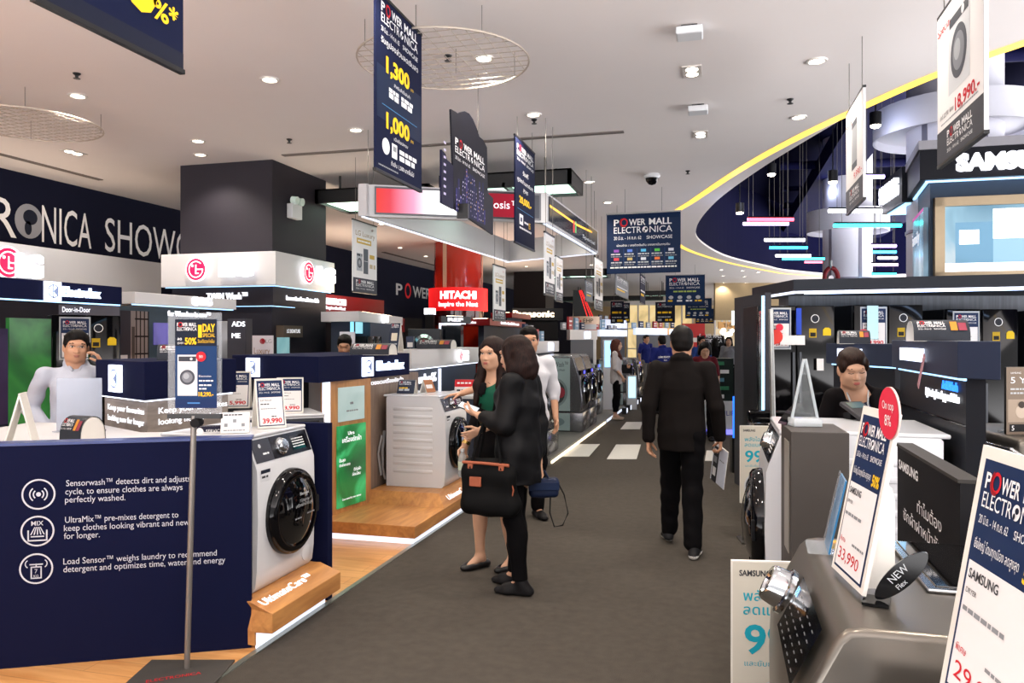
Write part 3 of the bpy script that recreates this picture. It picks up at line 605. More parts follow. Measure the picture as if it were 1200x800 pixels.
b = MB(); b.box(0, -.012, 0, u1 - u0, 0, .275, MSR); p = Pr(b, (0, -.013, 0), (1, 0, 0), (0, 0, 1)); p.txt('osis™', (u1 - u0) * .71, .1, .09, M_LETT)
o = b.build('screen', t); q = a + d * u0; o.location = (q.x, q.y, .045); o.rotation_euler = (0, 0, math.atan2(d.y, d.x))
b = MB(); w = u1 - u0
for bx in ((-.02, -.02, -.02, w + .02, -.0, 0), (-.02, -.02, .275, w + .02, 0, .295), (-.02, -.02, 0, 0, 0, .275), (w, -.02, 0, w + .02, 0, .275)): b.box(*bx, mat('grey_frame', '#6a6c72', .4, .5))
o = b.build('screen_frame', t); o.location = (q.x, q.y, .045); o.rotation_euler = (0, 0, math.atan2(d.y, d.x))
a, c = L4[1], L4[2]; d = (c - a).normalized(); w = (c - a).length * .94
b = MB(); b.box(0, -.012, 0, w, 0, .30, mat('dark_screen', '#26282e', .15, emit=.15, ecol='#50525a', sample=False)); p = Pr(b, (0, -.013, 0), (1, 0, 0), (0, 0, 1)); g = glow('screen_gold', '#e8b040', 1.4)
p.poly([(0, .17), (w * .5, .17), (w * .85, .22), (w * .85, .25), (w * .5, .2), (0, .2)], g); p.rect(w * .42, .05, .08, .16, glow('screen_red', '#d03838', 1.2), 2); p.rect(w * .46, .06, .08, .16, glow('screen_green', '#58a060', 1.0), 2); p.txt('Special', w * .62, .06, .05, glow('screen_grey', '#a0a4a8', 1.0), w=w * .3)
o = b.build('side_screen', t); q = a + d * .08; o.location = (q.x, q.y, .03); o.rotation_euler = (0, 0, math.atan2(d.y, d.x))
wires(t, [(q.x, q.y, zt - zb, HC - zb) for q in (L4[0] * .95 + cen * .05, L4[1] * .95 + cen * .05, L4[2] * .95 + cen * .05, L4[3] * .95 + cen * .05)])
# ---------------------------------------------------------------- builders for shop goods
RX = Matrix.Rotation(R(90), 4, 'X')          # lathe axis Z -> -Y
def TM(x, y, z): return Matrix.Translation((x, y, z))
def extrude_profile(b, prof, x0, x1, m):
    """side profile [(y,z)] extruded along X"""
    n = len(prof); v = [(x0, y, z) for y, z in prof] + [(x1, y, z) for y, z in prof]
    a = sum(prof[i][0] * prof[(i + 1) % n][1] - prof[(i + 1) % n][0] * prof[i][1] for i in range(n))
    fs = [tuple(range(n))[::-1], tuple(range(n, 2 * n))] + [(i, (i + 1) % n, n + (i + 1) % n, n + i) for i in range(n)]
    if a < 0: fs = [f[::-1] for f in fs]
    b.add(v, fs, m)
M_DOORG = mat('door_glass', '#08080a', .05, noise=0, coat=1.0)
M_PANELD = mat('control_dark', '#2a2c32', .22, .4, noise=.05)
M_WASHW = mat('washer_white', '#d6d8dc', .25, noise=.015, nscale=2, coat=.4)
M_DISP = glow('display_cyan', '#d8f0ff', 1.6)
def washer(loc, rz, label, w=.6, d=.6, h=.85, body=None, ring=None, group=None, ribs=True, decal=True, brand=None):
    body = body or M_WASHW; ring = ring or M_BLACKG
    t = thing('washing_machine', loc, label, 'washing machine', group, rz)
    y = -d / 2; k = h / .85
    b = MB(); extrude_profile(b, [(y + .03, 0), (y + .006, .03), (y - .004, .12 * k), (y - .012, .40 * k), (y - .006, .66 * k), (y + .004, .69 * k), (y + .055, .825 * k), (y + .075, .835 * k), (y + .075, .832 * k), (d / 2 - .03, .832 * k), (d / 2 - .02, .82 * k), (d / 2 - .02, 0)], -w / 2, w / 2, body)
    if ribs:
        for s in (-1, 1):
            for j in range(9):
                z = (.13 + j * .072) * k; b.rbox(s * (w / 2) - .004, y + .12, z, s * (w / 2) + .004, d / 2 - .09, z + .03, .0038, body)
    b.build('body', t, bevel=.012, seg=3, smooth=35)
    b = MB(); b.rbox(-w / 2 - .002, y + .05, .83 * k, w / 2 + .002, d / 2 + .01, .85 * k, .008, body); b.build('top_plate', t)
    # control panel on the slope
    b = MB(); s0 = Vector((0, y + .004, .69 * k)); s1 = Vector((0, y + .055, .825 * k)); Y = (s1 - s0); L_ = Y.length; Y.normalize(); N = Vector((1, 0, 0)).cross(Y)
    p = Pr(b, Vector((-w / 2 + .012, 0, 0)) + s0 + N * .003 + Y * .008, (1, 0, 0), Y); pw = w - .024; ph = L_ - .014
    p.rect(0, 0, pw, ph, M_PANELD, 0); p.rect(0, 0, pw * .3, ph, mat('drawer_grey', '#4a4d55', .25, .4), 1); p.rect(pw * .66, ph * .18, pw * .28, ph * .64, M_BLACKG, 1)
    for j in range(4): p.line(pw * .68, ph * (.3 + .12 * j), pw * .22, ph * .05, WHITE, 2, j)
    p.ell(pw * .12, ph * .7, .012, .012, SILVERI, 2); p.line(pw * .14, ph * .3, pw * .1, ph * .08, WHITE, 2)
    b.build('control_panel', t)
    b = MB(); M = Matrix.Translation(Vector((-.02, 0, 0)) + s0 + Y * (L_ * .5)) @ Matrix((Vector((1, 0, 0)), Y, N)).transposed().to_4x4()
    b.lathe([(.052, .002), (.05, .012), (.04, .014), (.037, .034), (.033, .038), (0, .038)], M_CHROME, 28, M); b.build('knob', t, smooth=40)
    b = MB(); M = TM(.015, y - .008, .385 * k) @ RX; r = .245 * min(k, w / .6)
    b.lathe([(r, 0), (r, .02), (r * .97, .045), (r * .9, .058), (r * .80, .06), (r * .74, .05)], ring, 48, M); dr = b.build('door', t, smooth=40)
    b = MB(); b.lathe([(r * .78, .052), (r * .6, .075), (r * .35, .092), (0, .098)], M_DOORG, 40, M)
    if brand:
        p = Pr(b, (.015, y - .1075, .385 * k), (1, 0, 0), (0, 0, 1)); p.txt(brand, 0, .10, .016, SILVERI, 0, align='C', bold=.02); p.txt('7 โปรแกรม', 0, .06, .016, SILVERI, 0, align='C'); p.txt('เครื่องซักผ้าขั้นสุด', 0, .035, .018, SILVERI, 0, align='C'); p.line(-.10, -.03, .07, .008, GREYI, 0); p.line(.03, -.02, .08, .008, GREYI, 0)
    b.build('door_glass', dr, smooth=60)
    b = MB(); b.rbox(.015 + r * .80, y - .068, .385 * k - .05, .015 + r * .99, y - .05, .385 * k + .05, .008, M_BLACKM); b.build('door_handle', dr)
    if decal:
        b = MB(); p = Pr(b, (-w / 2 + .03, y - .0075, .60 * k), (1, 0, 0), (0, 0, 1)); p.rect(0, 0, .09, .06, ink('#d4d6da'), 1); p.rect(0, .04, .09, .02, NAVY, 2); p.line(.01, .015, .06, .012, DKGREY, 2)
        b.build('sticker', t)
    b = MB(); b.lathe([(.05, .0), (.05, .004), (.046, .006), (0, .006)], body, 24, TM(w * .36, y + .001, .09 * k) @ RX); b.build('filter_cap', t, smooth=40)
    return t
M_CARD = mat('card_white', '#e2ded6', .6, noise=.02)
def d_price(p, w, h, price, brand='Electrolux'):
    p.rect(w * .05, h * .04, w * .9, h * .92, NAVY2, 1); p.rect(w * .08, h * .06, w * .84, h * .56, PAPER, 2); pmlogo(p, w * .12, h * .70, w * .76, h * .2)
    p.txt(brand.upper(), w * .14, h * .54, h * .035, BLACKI, w=w * .4); p.line(w * .14, h * .47, w * .3, h * .022, DKGREY, 3); p.line(w * .14, h * .38, w * .55, h * .015, GREYI, 3)
    p.line(w * .5, h * .22, w * .2, h * .02, DKGREY, 3); p.txt(price, w * .18, h * .10, h * .09, REDI, w=w * .68, bold=.03)
def aframe(loc, rz, w, h, price, label, draw=None, lean=.26, group=None, name='price_sign', fin=False):
    """tent sign: leaning front card, back leg and floor strip. front looks to -Y"""
    t = thing(name, loc, label, 'price sign', group, rz)
    dy = lean * h; fy = Vector((0, dy, h)).normalized(); th = .008
    b = MB(); nn = Vector((1, 0, 0)).cross(fy)
    c = [Vector((-w / 2, -dy, 0)), Vector((w / 2, -dy, 0)), Vector((w / 2, 0, h)), Vector((-w / 2, 0, h))]
    b.add([tuple(q) for q in c] + [tuple(q - nn * th) for q in c], [(0, 1, 2, 3), (7, 6, 5, 4), (1, 0, 4, 5), (2, 1, 5, 6), (3, 2, 6, 7), (0, 3, 7, 4)], M_CARD)
    p = Pr(b, c[0], (1, 0, 0), fy); (draw or (lambda p, w, h: d_price(p, w, h, price)))(p, w, (c[3] - c[0]).length); b.build('front_card', t)
    if fin:
        b = MB(); P_ = [(-dy * .96, .0), (.012, .0), (.012, .50 * h), (.006, .57 * h), (-.01, .60 * h), (-dy * .38, .60 * h)]; x0, x1 = w * .22, w * .22 + .007; b.add([(x1, *q) for q in P_] + [(x0, *q) for q in P_], [tuple(range(6)), tuple(range(6, 12))[::-1]] + [(i, 6 + i, 6 + (i + 1) % 6, (i + 1) % 6) for i in range(6)], M_CARD); b.build('back_fin', t); return t
    b = MB(); c = [Vector((-w / 2, 0.004, h)), Vector((w / 2, 0.004, h)), Vector((w / 2, dy * .95, 0)), Vector((-w / 2, dy * .95, 0))]; n2 = Vector((0, h, dy)).normalized() * th
    b.add([tuple(q) for q in c] + [tuple(q - n2) for q in c], [(3, 2, 1, 0), (4, 5, 6, 7), (0, 1, 5, 4), (1, 2, 6, 5), (2, 3, 7, 6), (3, 0, 4, 7)], M_CARD); b.build('back_leg', t)
    b = MB(); b.box(-w * .35, -dy * .9, .001, w * .35, dy * .9, .006, M_CARD); b.build('base_strip', t)
    return t
def arch_card(loc, rz, w, d, h, label, seed=0, group=None):
    """paper tent bent into an arch, open at both ends"""
    t = thing('arch_brochure', loc, label, 'brochure', group, rz); b = MB(); n = 12; P = []
    for i in range(n + 1):
        a = math.pi * i / n; P.append((-math.cos(a) * d / 2, (math.sin(a) ** .7) * h))
    v = []
    for y, z in P: v += [(-w / 2, y, z), (w / 2, y, z)]
    for y, z in P: v += [(-w / 2, y * .95, z - .004), (w / 2, y * .95, z - .004)]
    o = 2 * (n + 1)
    cd_ = mat('brochure_dark', '#2c3038', .4, noise=.25, nscale=22); b.add(v[:o], [(2 * i, 2 * i + 1, 2 * i + 3, 2 * i + 2) for i in range(n)], cd_); b.add(v[o:], [(2 * i + 2, 2 * i + 3, 2 * i + 1, 2 * i) for i in range(n)], M_CARD)
    b.build('sheet', t, smooth=60)
    b = MB(); q0, q1 = P[1], P[4]; fy = Vector((0, q1[0] - q0[0], q1[1] - q0[1])); Lh = fy.length
    p = Pr(b, Vector((-w / 2, q0[0] - .009, q0[1] + .004)), (1, 0, 0), fy); pmlogo(p, w * .08, Lh * .15, w * .5, Lh * .75); p.rect(w * .66, Lh * .1, w * .12, Lh * .8, ink('#c08030'), 2); p.rect(w * .80, Lh * .1, w * .14, Lh * .7, ink('#8a3848'), 2)
    b.build('print', t)
    b = MB()
    b.add([(w / 2 - .003, y * .93, max(z - .006, 0)) for y, z in P], [tuple(range(n + 1))[::-1]], M_CARD); b.build('end_flap', t); return t
def tent_small(loc, rz, w, h, label, draw):
    return aframe(loc, rz, w, h, '', label, draw, .5, name='table_card')
M_GREYH = mat('handle_dark', '#3a3c40', .3, .7)
def fridge(loc, rz, w, d, h, label, m=None, split='sbs', group=None, price=None, cat='refrigerator'):
    """side by side / bottom freezer refrigerator, front looks to -Y"""
    m = m or M_BLACKG; t = thing('refrigerator', loc, label, cat, group, rz)
    b = MB(); b.box(-w / 2, -d / 2 + .06, 0.02, w / 2, d / 2, h, mat('fridge_side', '#15161a', .4)); b.build('cabinet', t, bevel=.006)
    f = -d / 2; hz = h * .40
    for (x0, x1, z0, z1) in ([(-w / 2, -.004, hz + .004, h), (.004, w / 2, hz + .004, h), (-w / 2, w / 2, .06, hz - .004)] if split == 'french' else [(-w / 2, -.004, .05, h), (.004, w / 2, .05, h)] if split == 'sbs' else [(-w / 2, w / 2, .05, h * .62), (-w / 2, w / 2, h * .63, h)]):
        b = MB(); b.rbox(x0, f, z0, x1, f + .058, z1, .01, m); dr = b.build('door', t, smooth=40)
        hx = x1 - .03 if (x1 < .1 and x0 < -.1 and split != 'top') else x0 + .03
        b = MB()
        if split == 'french' and z0 < .2: b.box(x0 + .08, f - .014, z1 - .045, x1 - .08, f, z1 - .02, M_STEEL)
        else: b.box(hx - .011, f - .02, z0 + (z1 - z0) * .12, hx + .011, f, z0 + (z1 - z0) * .6, M_GREYH)
        b.build('handle', dr)
    if price:
        b = MB(); p = Pr(b, (-w / 2 + .06, f - .003, h - .44), (1, 0, 0), (0, 0, 1)); p.rect(0, 0, .27, .42, SILVERI, 1); d_price(Pr(b, (-w / 2 + .06, f - .005, h - .44), (1, 0, 0), (0, 0, 1)), .27, .42, price, 'REF'); b.build('price_card', t)
        b = MB(); p = Pr(b, (w / 2 - .26, f - .003, h - .32), (1, 0, 0), (0, 0, 1)); p.rect(.0, .0, .075, .09, ink('#b8981c'), 1); p.rect(.01, .01, .055, .04, BLACKI, 2); b.build('energy_label', t)
        b = MB(); p = Pr(b, (w / 2 - .26, f - .003, h - .32), (1, 0, 0), (0, 0, 1)); p.poly([(.14, .02), (.22, .02), (.22, .08), (.20, .10), (.16, .10), (.14, .08)], ink('#d8b820'), 1); b.build('energy_label', t)
        b = MB(); p = Pr(b, (w / 2 - .26, f - .003, h - .32), (1, 0, 0), (0, 0, 1)); p.arc(.06, .19, .036, .042, 0, 360, WHITE, 2); p.ell(.06, .19, .036, .036, ink('#20232c'), 1); b.build('round_sticker', t)
    return t
def lit_text(parent, s, O, X, h, m=None, w=None, ext=.012, bold=.01, align='L', name='lit_lettering', Y=(0, 0, 1)):
    b = MB(); b.text(s, O, X, Y, h, m or M_LETT, w, align, bold, ext=ext); return b.build(name, parent)
def face_of(a, c):
    """X direction, length, outward normal of the vertical face running a->c (seen from the front, left to right)"""
    d = Vector((c[0] - a[0], c[1] - a[1], 0)); L_ = d.length; d.normalize(); return d, L_, d.cross(Vector((0, 0, 1)))
def inset(P, k):
    """move a CCW/CW polygon inwards by k"""
    n = len(P); a = sum(P[i][0] * P[(i + 1) % n][1] - P[(i + 1) % n][0] * P[i][1] for i in range(n)); s = 1 if a > 0 else -1; out = []
    for i in range(n):
        p0, p1, p2 = Vector(P[i - 1]), Vector(P[i]), Vector(P[(i + 1) % n]); d1 = (p1 - p0).normalized(); d2 = (p2 - p1).normalized(); n1 = Vector((-d1.y, d1.x)) * s; n2 = Vector((-d2.y, d2.x)) * s
        bis = (n1 + n2); q = p1 + bis * (k / max(.3, 1 + n1.dot(n2))); out.append((q.x, q.y))
    return out
def box3(l, c, r): return [l, c, r, (l[0] + r[0] - c[0], l[1] + r[1] - c[1])]
# ================================================================ LEFT SIDE
# --- near oblique navy panel with printed feature list
PA, PB = (-3.41, 2.99), (-2.37, 3.54); dP, LP, nP = face_of(PA, PB); PA2 = (PA[0] - dP.x * .6, PA[1] - dP.y * .6)
def pan(px, py):      # photo pixel -> (distance along the panel from PA2, height)
    u = (px - 600) / F; dx, dy = u * ct - st, u * st + ct
    # ray (dx,dy)*z = PA2 + d*s
    det = dx * (-dP.y) + dy * dP.x; z = (PA2[0] * (-dP.y) + PA2[1] * dP.x) / det; X, Y = dx * z, dy * z
    return (X - PA2[0]) * dP.x + (Y - PA2[1]) * dP.y, hg(py, z)
t = thing('feature_panel', (PA2[0], PA2[1], 0), 'big navy panel printed with three round icons and white text', 'panel', rz=math.atan2(dP.y, dP.x))
LL = LP + .6; b = MB(); b.box(0, 0, 0, LL, .045, 1.10, M_NAVYP); p = Pr(b, (0, 0, 0), (1, 0, 0), (0, 0, 1))
GT = ink('#c4c8d4')
for s, x0, y0, x1 in [('Sensorwash™ detects dirt and adjusts', 77.6, 569.5, 223), ('cycle, to ensure clothes are always', 76.6, 579.3, 214), ('perfectly washed.', 76.3, 588.8, 147), ('UltraMix™ pre-mixes detergent to', 76.3, 612.4, 209), ('keep clothes looking vibrant and new', 75, 622.2, 222), ('for longer.', 75, 631.4, 117),
                      ('Load Sensor™ weighs laundry to recommend', 74.3, 661.2, 254), ('detergent and optimizes time, water and energy', 74.3, 670.4, 264)]:
    a, h = pan(x0, y0); e = pan(x1, y0)[0]; p.txt(s, a, h, .030, GT, w=e - a, l=1)
ic = [pan(45.2, 579), pan(44, 622), pan(42.5, 666)]; r = .076
for a, h in ic: p.arc(a, h, r - .008, r, 0, 360, GT, 1, 40)
a, h = ic[0]; p.ell(a, h, .011, .011, GT)
for k in (.026, .042): p.arc(a, h, k - .006, k, -50, 50, GT); p.arc(a, h, k - .006, k, 130, 230, GT)
a, h = ic[1]; p.txt('MIX', a, h + .028, .022, GT, align='C', bold=.01); 
for q in (-.03, -.015, 0, .015, .03): p.poly([(a + q * .4 - .002, h + .02), (a + q * .4 + .002, h + .02), (a + q + .003, h - .018), (a + q - .003, h - .018)], GT)
for q in ((-.045, -.05, .007, .055), (.038, -.05, .007, .055), (-.045, -.05, .09, .007), (-.03, -.03, .06, .006)): p.rect(a + q[0], h + q[1], q[2], q[3], GT)
a, h = ic[2]; 
for q in ((-.025, -.05, .05, .006), (-.025, .005, .05, .006), (-.025, -.05, .006, .06), (.019, -.05, .006, .06), (-.03, .018, .06, .006), (-.003, .005, .006, .02)): p.rect(a + q[0], h + q[1], q[2], q[3], GT)
p.txt('7', a, h - .022, .02, GT, align='C'); p.txt('KG', a, h - .042, .012, GT, align='C'); p.arc(a - .028, h + .024, .018, .023, 120, 240, GT); p.arc(a + .028, h + .024, .018, .023, -60, 60, GT)
b.build('board', t)
b = MB(); b.box(-.002, -.004, 1.098, LL + .004, .10, 1.112, mat('navy_edge', '#2c3c78', .3, noise=.03)); b.build('top_edge', t)
# --- first machine on its slanted oak plinth
WX = -2.40
t = thing('oak_plinth', (0, 0, 0), 'slanted oak plinth with lit lettering under the nearest washing machine', 'plinth')
b = MB(); prof = [(-3.05, 0.02), (-2.34, .02), (-2.34, .09), (-2.235, .095), (-2.235, .20), (-2.37, .25), (-3.05, .25)]
v = [(x, 3.64 if x < -2.375 else 3.525, z) for x, z in prof] + [(x, 4.27, z) for x, z in prof]; n = len(prof); b.add(v, [tuple(range(n)), tuple(range(n, 2 * n))[::-1]] + [(i, n + i, n + (i + 1) % n, (i + 1) % n) for i in range(n)], M_OAKH); b.build('plinth_body', t, bevel=.004)
b = MB(); b.box(-2.345, 3.54, .004, -2.335, 4.26, .09, M_LED); b.build('kick_light', t)
sl = Vector((-.135, 0, .05)).normalized(); b = MB(); b.text('UltimateCare™', Vector((-2.30, 3.56, .2245)) , (0, 1, 0), sl, .05, M_LETTS, w=.50, bold=.0, ext=.02); b.build('lit_lettering', t)
washer((WX - .30, 3.93, .252), R(90), 'nearest white front-loading washing machine with a big black door on a slanted oak plinth', brand='Electrolux')
b = MB(); b.box(-3.1, 4.30, 0, -2.34, 4.36, 1.10, M_NAVYP); b.build('partition', label='narrow navy partition just behind the nearest washing machine', cat='partition')
# --- things standing on those machines
zt = 1.104
def place(px, z): return at(px, z)
def on_top(px, py, h=zt): q = fl(px, py, h); return (q[0], q[1], h + .001)
q = on_top(315, 500); aframe(q, TH + R(33), .165, .285, '39,990', 'tent price sign reading 39,990 on the nearest washing machine')
q = (*at(26, 4.35), 1.031); aframe(q, TH - R(70), .15, .29, '15,290', 'tall folded white price sign seen edge-on at the far left counter')
q = (*at(97, 4.5), 1.031); arch_card(q, TH - R(22), .17, .17, .145, 'dark arched brochure on the far left counter beside the navy panel')
def d_leaf(p, w, h): p.rect(0, 0, w, h, ink('#1c1c30'), 1); p.ell(w * .16, h * .62, w * .13, h * .26, PAPER, 2); p.txt('SERVICE', w * .36, h * .62, h * .16, WHITE, w=w * .5); p.rect(w * .36, h * .18, w * .2, h * .3, PAPER, 2); p.rect(w * .64, h * .18, w * .2, h * .3, PAPER, 2); p.txt('14', w * .40, h * .25, h * .16, BLACKI, l=4); p.txt('33', w * .68, h * .25, h * .16, BLACKI, l=4)
def d_leaf2(p, w, h): p.rect(0, 0, w, h, PAPER, 1); p.line(w * .1, h * .84, w * .7, h * .06, DKGREY); [p.rect(w * (.12 + .3 * i), h * (.5 if i % 2 else .3), w * .12, h * .16, GREYI, 2) for i in range(3)]; p.line(w * .1, h * .1, w * .75, h * .05, GREYI)
q = (*at(247, 4.35), 1.031); tent_small(q, TH + R(16), .17, .105, 'dark folded leaflet standing on the counter behind the stand pole', d_leaf)
q = (*at(276, 4.3), zt + .001); tent_small(q, TH + R(16), .15, .11, 'white folded leaflet beside the dark leaflet on the nearest washing machine', d_leaf2)
t = thing('clear_stand', (*at(93, 4.9), 1.036), 'frosted clear acrylic board standing in front of the man on the phone', 'acrylic stand', rz=TH)
M_FROST = mat('frosted_acrylic', '#b8c0d0', .25, noise=.02, alpha=.5)
b = MB(); b.rbox(-.145, -.004, 0, .145, .004, .34, .003, M_FROST); b.build('board', t)
b = MB(); b.box(-.145, -.05, -.001, .145, .05, .005, M_FROST); b.build('foot', t)
CP = [(-4.25, 2.72), (-3.08, 3.33), (-3.08, 4.28), at(166, 4.9), at(112, 5.42), (-4.75, 4.4)]
t = thing('white_counter', (*CP[0], 0), 'white topped counter between the navy panel and the man on the phone', 'counter'); Q = [(x - CP[0][0], y - CP[0][1]) for x, y in CP]
b = MB(); b.prism(Q, .99, 1.03, M_WHITEP); b.build('worktop', t, bevel=.006); b = MB(); b.prism(inset(Q, .03), 0, .99, M_NAVYP); b.build('body', t)
q = at(6, 3.98); t = thing('control_strip', (q[0], q[1], 1.031), 'dark machine control strip at the extreme left edge of the white counter', 'control panel', rz=TH); b = MB(); b.rbox(-.16, -.06, 0, .07, .06, .03, .01, M_PANELD); b.build('strip', t); b = MB(); b.cyl((.03, 0, .03), (.03, 0, .045), .03, M_CHROME, n=20); b.build('knob', t)
# --- poster stand with pole
bx = fl(219, 786); t = thing('poster_stand', (bx[0], bx[1], 0), 'tall grey pole stand holding a clear frame with a blue 1 DAY SPECIAL poster', 'poster stand', rz=TH)
b = MB(); b.rbox(-.22, -.20, .004, .20, .10, .016, .004, mat('plate_grey', '#4a4744', .6, .3, noise=.15)); p = Pr(b, (-.12, -.17, .0163), (.82, .35, 0), (-.35, .82, 0)); p.txt('ELECTRONICA', 0.0, .0, .03, REDI, w=.24); b.build('base_plate', t)
b = MB(); b.tube([(0, 0, .014), (.035, 0, hg(487, 3.75))], .014, mat('pole_grey', '#8a8580', .4, .6), 12); b.build('pole', t, smooth=40)
zf = hg(488, 3.75); x0 = (197 - 219) / F * 3.75; x1 = (260 - 219) / F * 3.75; zt2 = hg(366, 3.75)
b = MB(); b.box(x0, -.012, zf - .01, x1, .012, zf + .012, M_BLACK); b.build('clamp_bar', t); b = MB(); b.cyl((.05, -.03, zf - .03), (.05, .03, zf - .03), .022, M_BLACKM, n=16); b.build('knob', t)
M_ACR = mat('clear_acrylic', '#eaf2fa', .05, noise=0, alpha=.13)
b = MB(); b.rbox(x0, -.006, zf + .012, x1, .006, zt2, .003, M_ACR); b.build('clear_frame', t)
px0 = (206.5 - 219) / F * 3.75; px1 = (255 - 219) / F * 3.75; pz0 = hg(478, 3.75); pz1 = hg(374, 3.75); pw, ph = px1 - px0, pz1 - pz0
b = MB(); b.box(px0, -.012, pz0, px1, -.008, pz1, mat('poster_blue', '#0e3260', .4, noise=.05)); p = Pr(b, (px0, -.0125, pz0), (1, 0, 0), (0, 0, 1))
p.rect(0, ph * .70, pw, ph * .3, NAVY, 1); p.rect(0, 0, pw, ph * .1, ink('#142a58'), 1); pmlogo(p, pw * .05, ph * .83, pw * .48, ph * .13, date=False); p.txt('1', pw * .56, ph * .80, ph * .13, YEL, w=pw * .09, bold=.03); p.txt('DAY', pw * .67, ph * .86, ph * .085, YEL, w=pw * .3, bold=.03); p.txt('SPECIAL', pw * .67, ph * .80, ph * .04, YEL, w=pw * .3)
p.txt('ลด', pw * .06, ph * .765, ph * .03, WHITE, bold=.02); p.txt('สูงสุด', pw * .06, ph * .725, ph * .022, WHITE); p.txt('50%', pw * .24, ph * .72, ph * .07, YEL, w=pw * .28, bold=.03); p.txt('วันเดียวเท่านั้น', pw * .55, ph * .735, ph * .035, YEL, w=pw * .4)
washer_print(p, pw * .06, ph * .14, pw * .48, ph * .46, '#d8dbe0'); p.ell(pw * .63, ph * .58, pw * .12, pw * .12, REDI, 4); p.txt('50', pw * .63, ph * .565, ph * .03, WHITE, l=5, align='C'); p.txt('Electrolux', pw * .58, ph * .35, ph * .022, WHITE, w=pw * .3); p.line(pw * .58, ph * .30, pw * .34, ph * .016, WHITE); p.line(pw * .58, ph * .25, pw * .34, ph * .016, WHITE); p.line(pw * .58, ph * .21, pw * .18, ph * .016, WHITE); p.txt('18,290.-', pw * .57, ph * .135, ph * .045, YEL, w=pw * .36, bold=.03); p.rect(pw * .3, ph * .05, pw * .3, ph * .015, ink('#4a86c8'), 2)
b.build('poster', t)
# --- first lit kiosk
KL, KC, KR = at(112, 5.55), at(169, 5.0), at(277, 5.82); KP = box3(KL, KC, KR)
def kiosk(P, zl, zh, label, body_m, head_m, led=True, name='brand_kiosk', ins=.05, z0=0.0):
    """P: plan polygon with P[1] the near corner. header zl..zh over an inset body"""
    t = thing(name, (P[1][0], P[1][1], z0), label, 'display kiosk'); o = P[1]; Q = [(x - o[0], y - o[1]) for x, y in P]
    b = MB(); b.prism(Q, zl - z0, zh - z0, head_m); b.build('header', t, bevel=.004)
    I = inset(Q, ins); b = MB(); b.prism(I, 0, zl - z0, body_m); b.build('body', t)
    if led:
        J = inset(Q, ins * .45); b = MB()
        for i in (0, 1):
            a, c = Vector((*J[i], 0)), Vector((*J[i + 1], 0)); d, L_, nn = face_of(a, c); b.prism([(q.x, q.y) for q in (a, c, c - nn * .012, a - nn * .012)], zl - z0 - .012, zl - z0 - .001, M_LEDN)
        b.build('light_strip', t)
    return t, Q
M_KBODY = wood('pale_wood', '#857b74', '#a1978e', (3, 3, 14), .4)
t, Q = kiosk(KP, 1.222, 1.475, 'navy topped lit kiosk beside the man on the phone with glowing square logo', M_KBODY, M_NAVYP)
I = inset(Q, .05)
for i, (f0, f1) in enumerate([(.10, .95), (.12, .98)]):
    a, c = I[i], I[i + 1]; d, L_, nn = face_of(a, c)
    for s, z in [('Keep your favourites', 1.12), ('looking new for longer', 1.045)]:
        lit_text(t, s, Vector((*a, z)) + d * L_ * f0 + nn * .004, d, .04, w=L_ * (f1 - f0), m=M_LETTS, ext=.03, bold=0)
a, c = Q[0], Q[1]; d, L_, nn = face_of(a, c); b = MB(); b.box(0, 0, 0, .185, .02, .185, glow('logo_bluewhite', '#dfe9ff', 2.2)); p = Pr(b, (0, -.001, 0), (1, 0, 0), (0, 0, 1)); exlogo(p, 0, 0, .185, 1)
o = b.build('lit_logo', t); q = Vector((*a, 1.26)) + d * L_ * .36 + nn * .022; o.location = q; o.rotation_euler = (0, 0, math.atan2(d.y, d.x))
q = at(208, 5.35); arch_card((q[0], q[1], 1.476), TH + R(18), .24, .2, .11, 'arched brochure on the navy topped kiosk behind the poster stand')
# --- second station: navy header, oak frame with screens, platform, white machine
c0 = at(373, 6.15); hr_ = at(480, 7.62); hl = at(272, 6.75); HP = box3(hl, c0, hr_)
t = thing('brand_station', (c0[0], c0[1], 0), 'oak and navy station with green screen and glowing brand name along its header', 'display station'); Q = [(x - c0[0], y - c0[1]) for x, y in HP]
b = MB(); b.prism(Q, 1.27, 1.482, M_NAVYP); b.build('header', t, bevel=.004)
d, L_, nn = face_of(Q[1], Q[2]); rzz = math.atan2(d.y, d.x)
b = MB(); b.box(0, 0, 0, .17, .02, .17, glow('logo_bluewhite', '#dfe9ff', 2.2)); p = Pr(b, (0, -.001, 0), (1, 0, 0), (0, 0, 1)); exlogo(p, 0, 0, .17, 1); o = b.build('lit_logo', t); o.location = Vector((*Q[1], 1.29)) + d * L_ * .42 + nn * .022; o.rotation_euler = (0, 0, rzz)
lit_text(t, 'Electrolux', Vector((*Q[1], 1.335)) + d * L_ * .58 + nn * .002, d, .085, glow('lit_blue_white', '#cfe0ff', 2.5), w=L_ * .32, ext=.1, bold=.02)
d2, L2, n2 = face_of(Q[0], Q[1]); b = MB(); b.box(0, 0, 0, .16, .02, .16, glow('logo_bluewhite', '#dfe9ff', 2.2)); p = Pr(b, (0, -.001, 0), (1, 0, 0), (0, 0, 1)); exlogo(p, 0, 0, .16, 1); o = b.build('lit_logo', t); o.location = Vector((*Q[0], 1.30)) + d2 * L2 * .2 + n2 * .022; o.rotation_euler = (0, 0, math.atan2(d2.y, d2.x))
fr = (-3.12 - c0[0], 5.78 - c0[1]); 
b = MB(); b.box(0, 0, .15, .57, .10, 1.27, M_OAK); o = b.build('oak_frame', t); o.location = (*fr, 0); o.rotation_euler = (0, 0, R(80)); FO = o
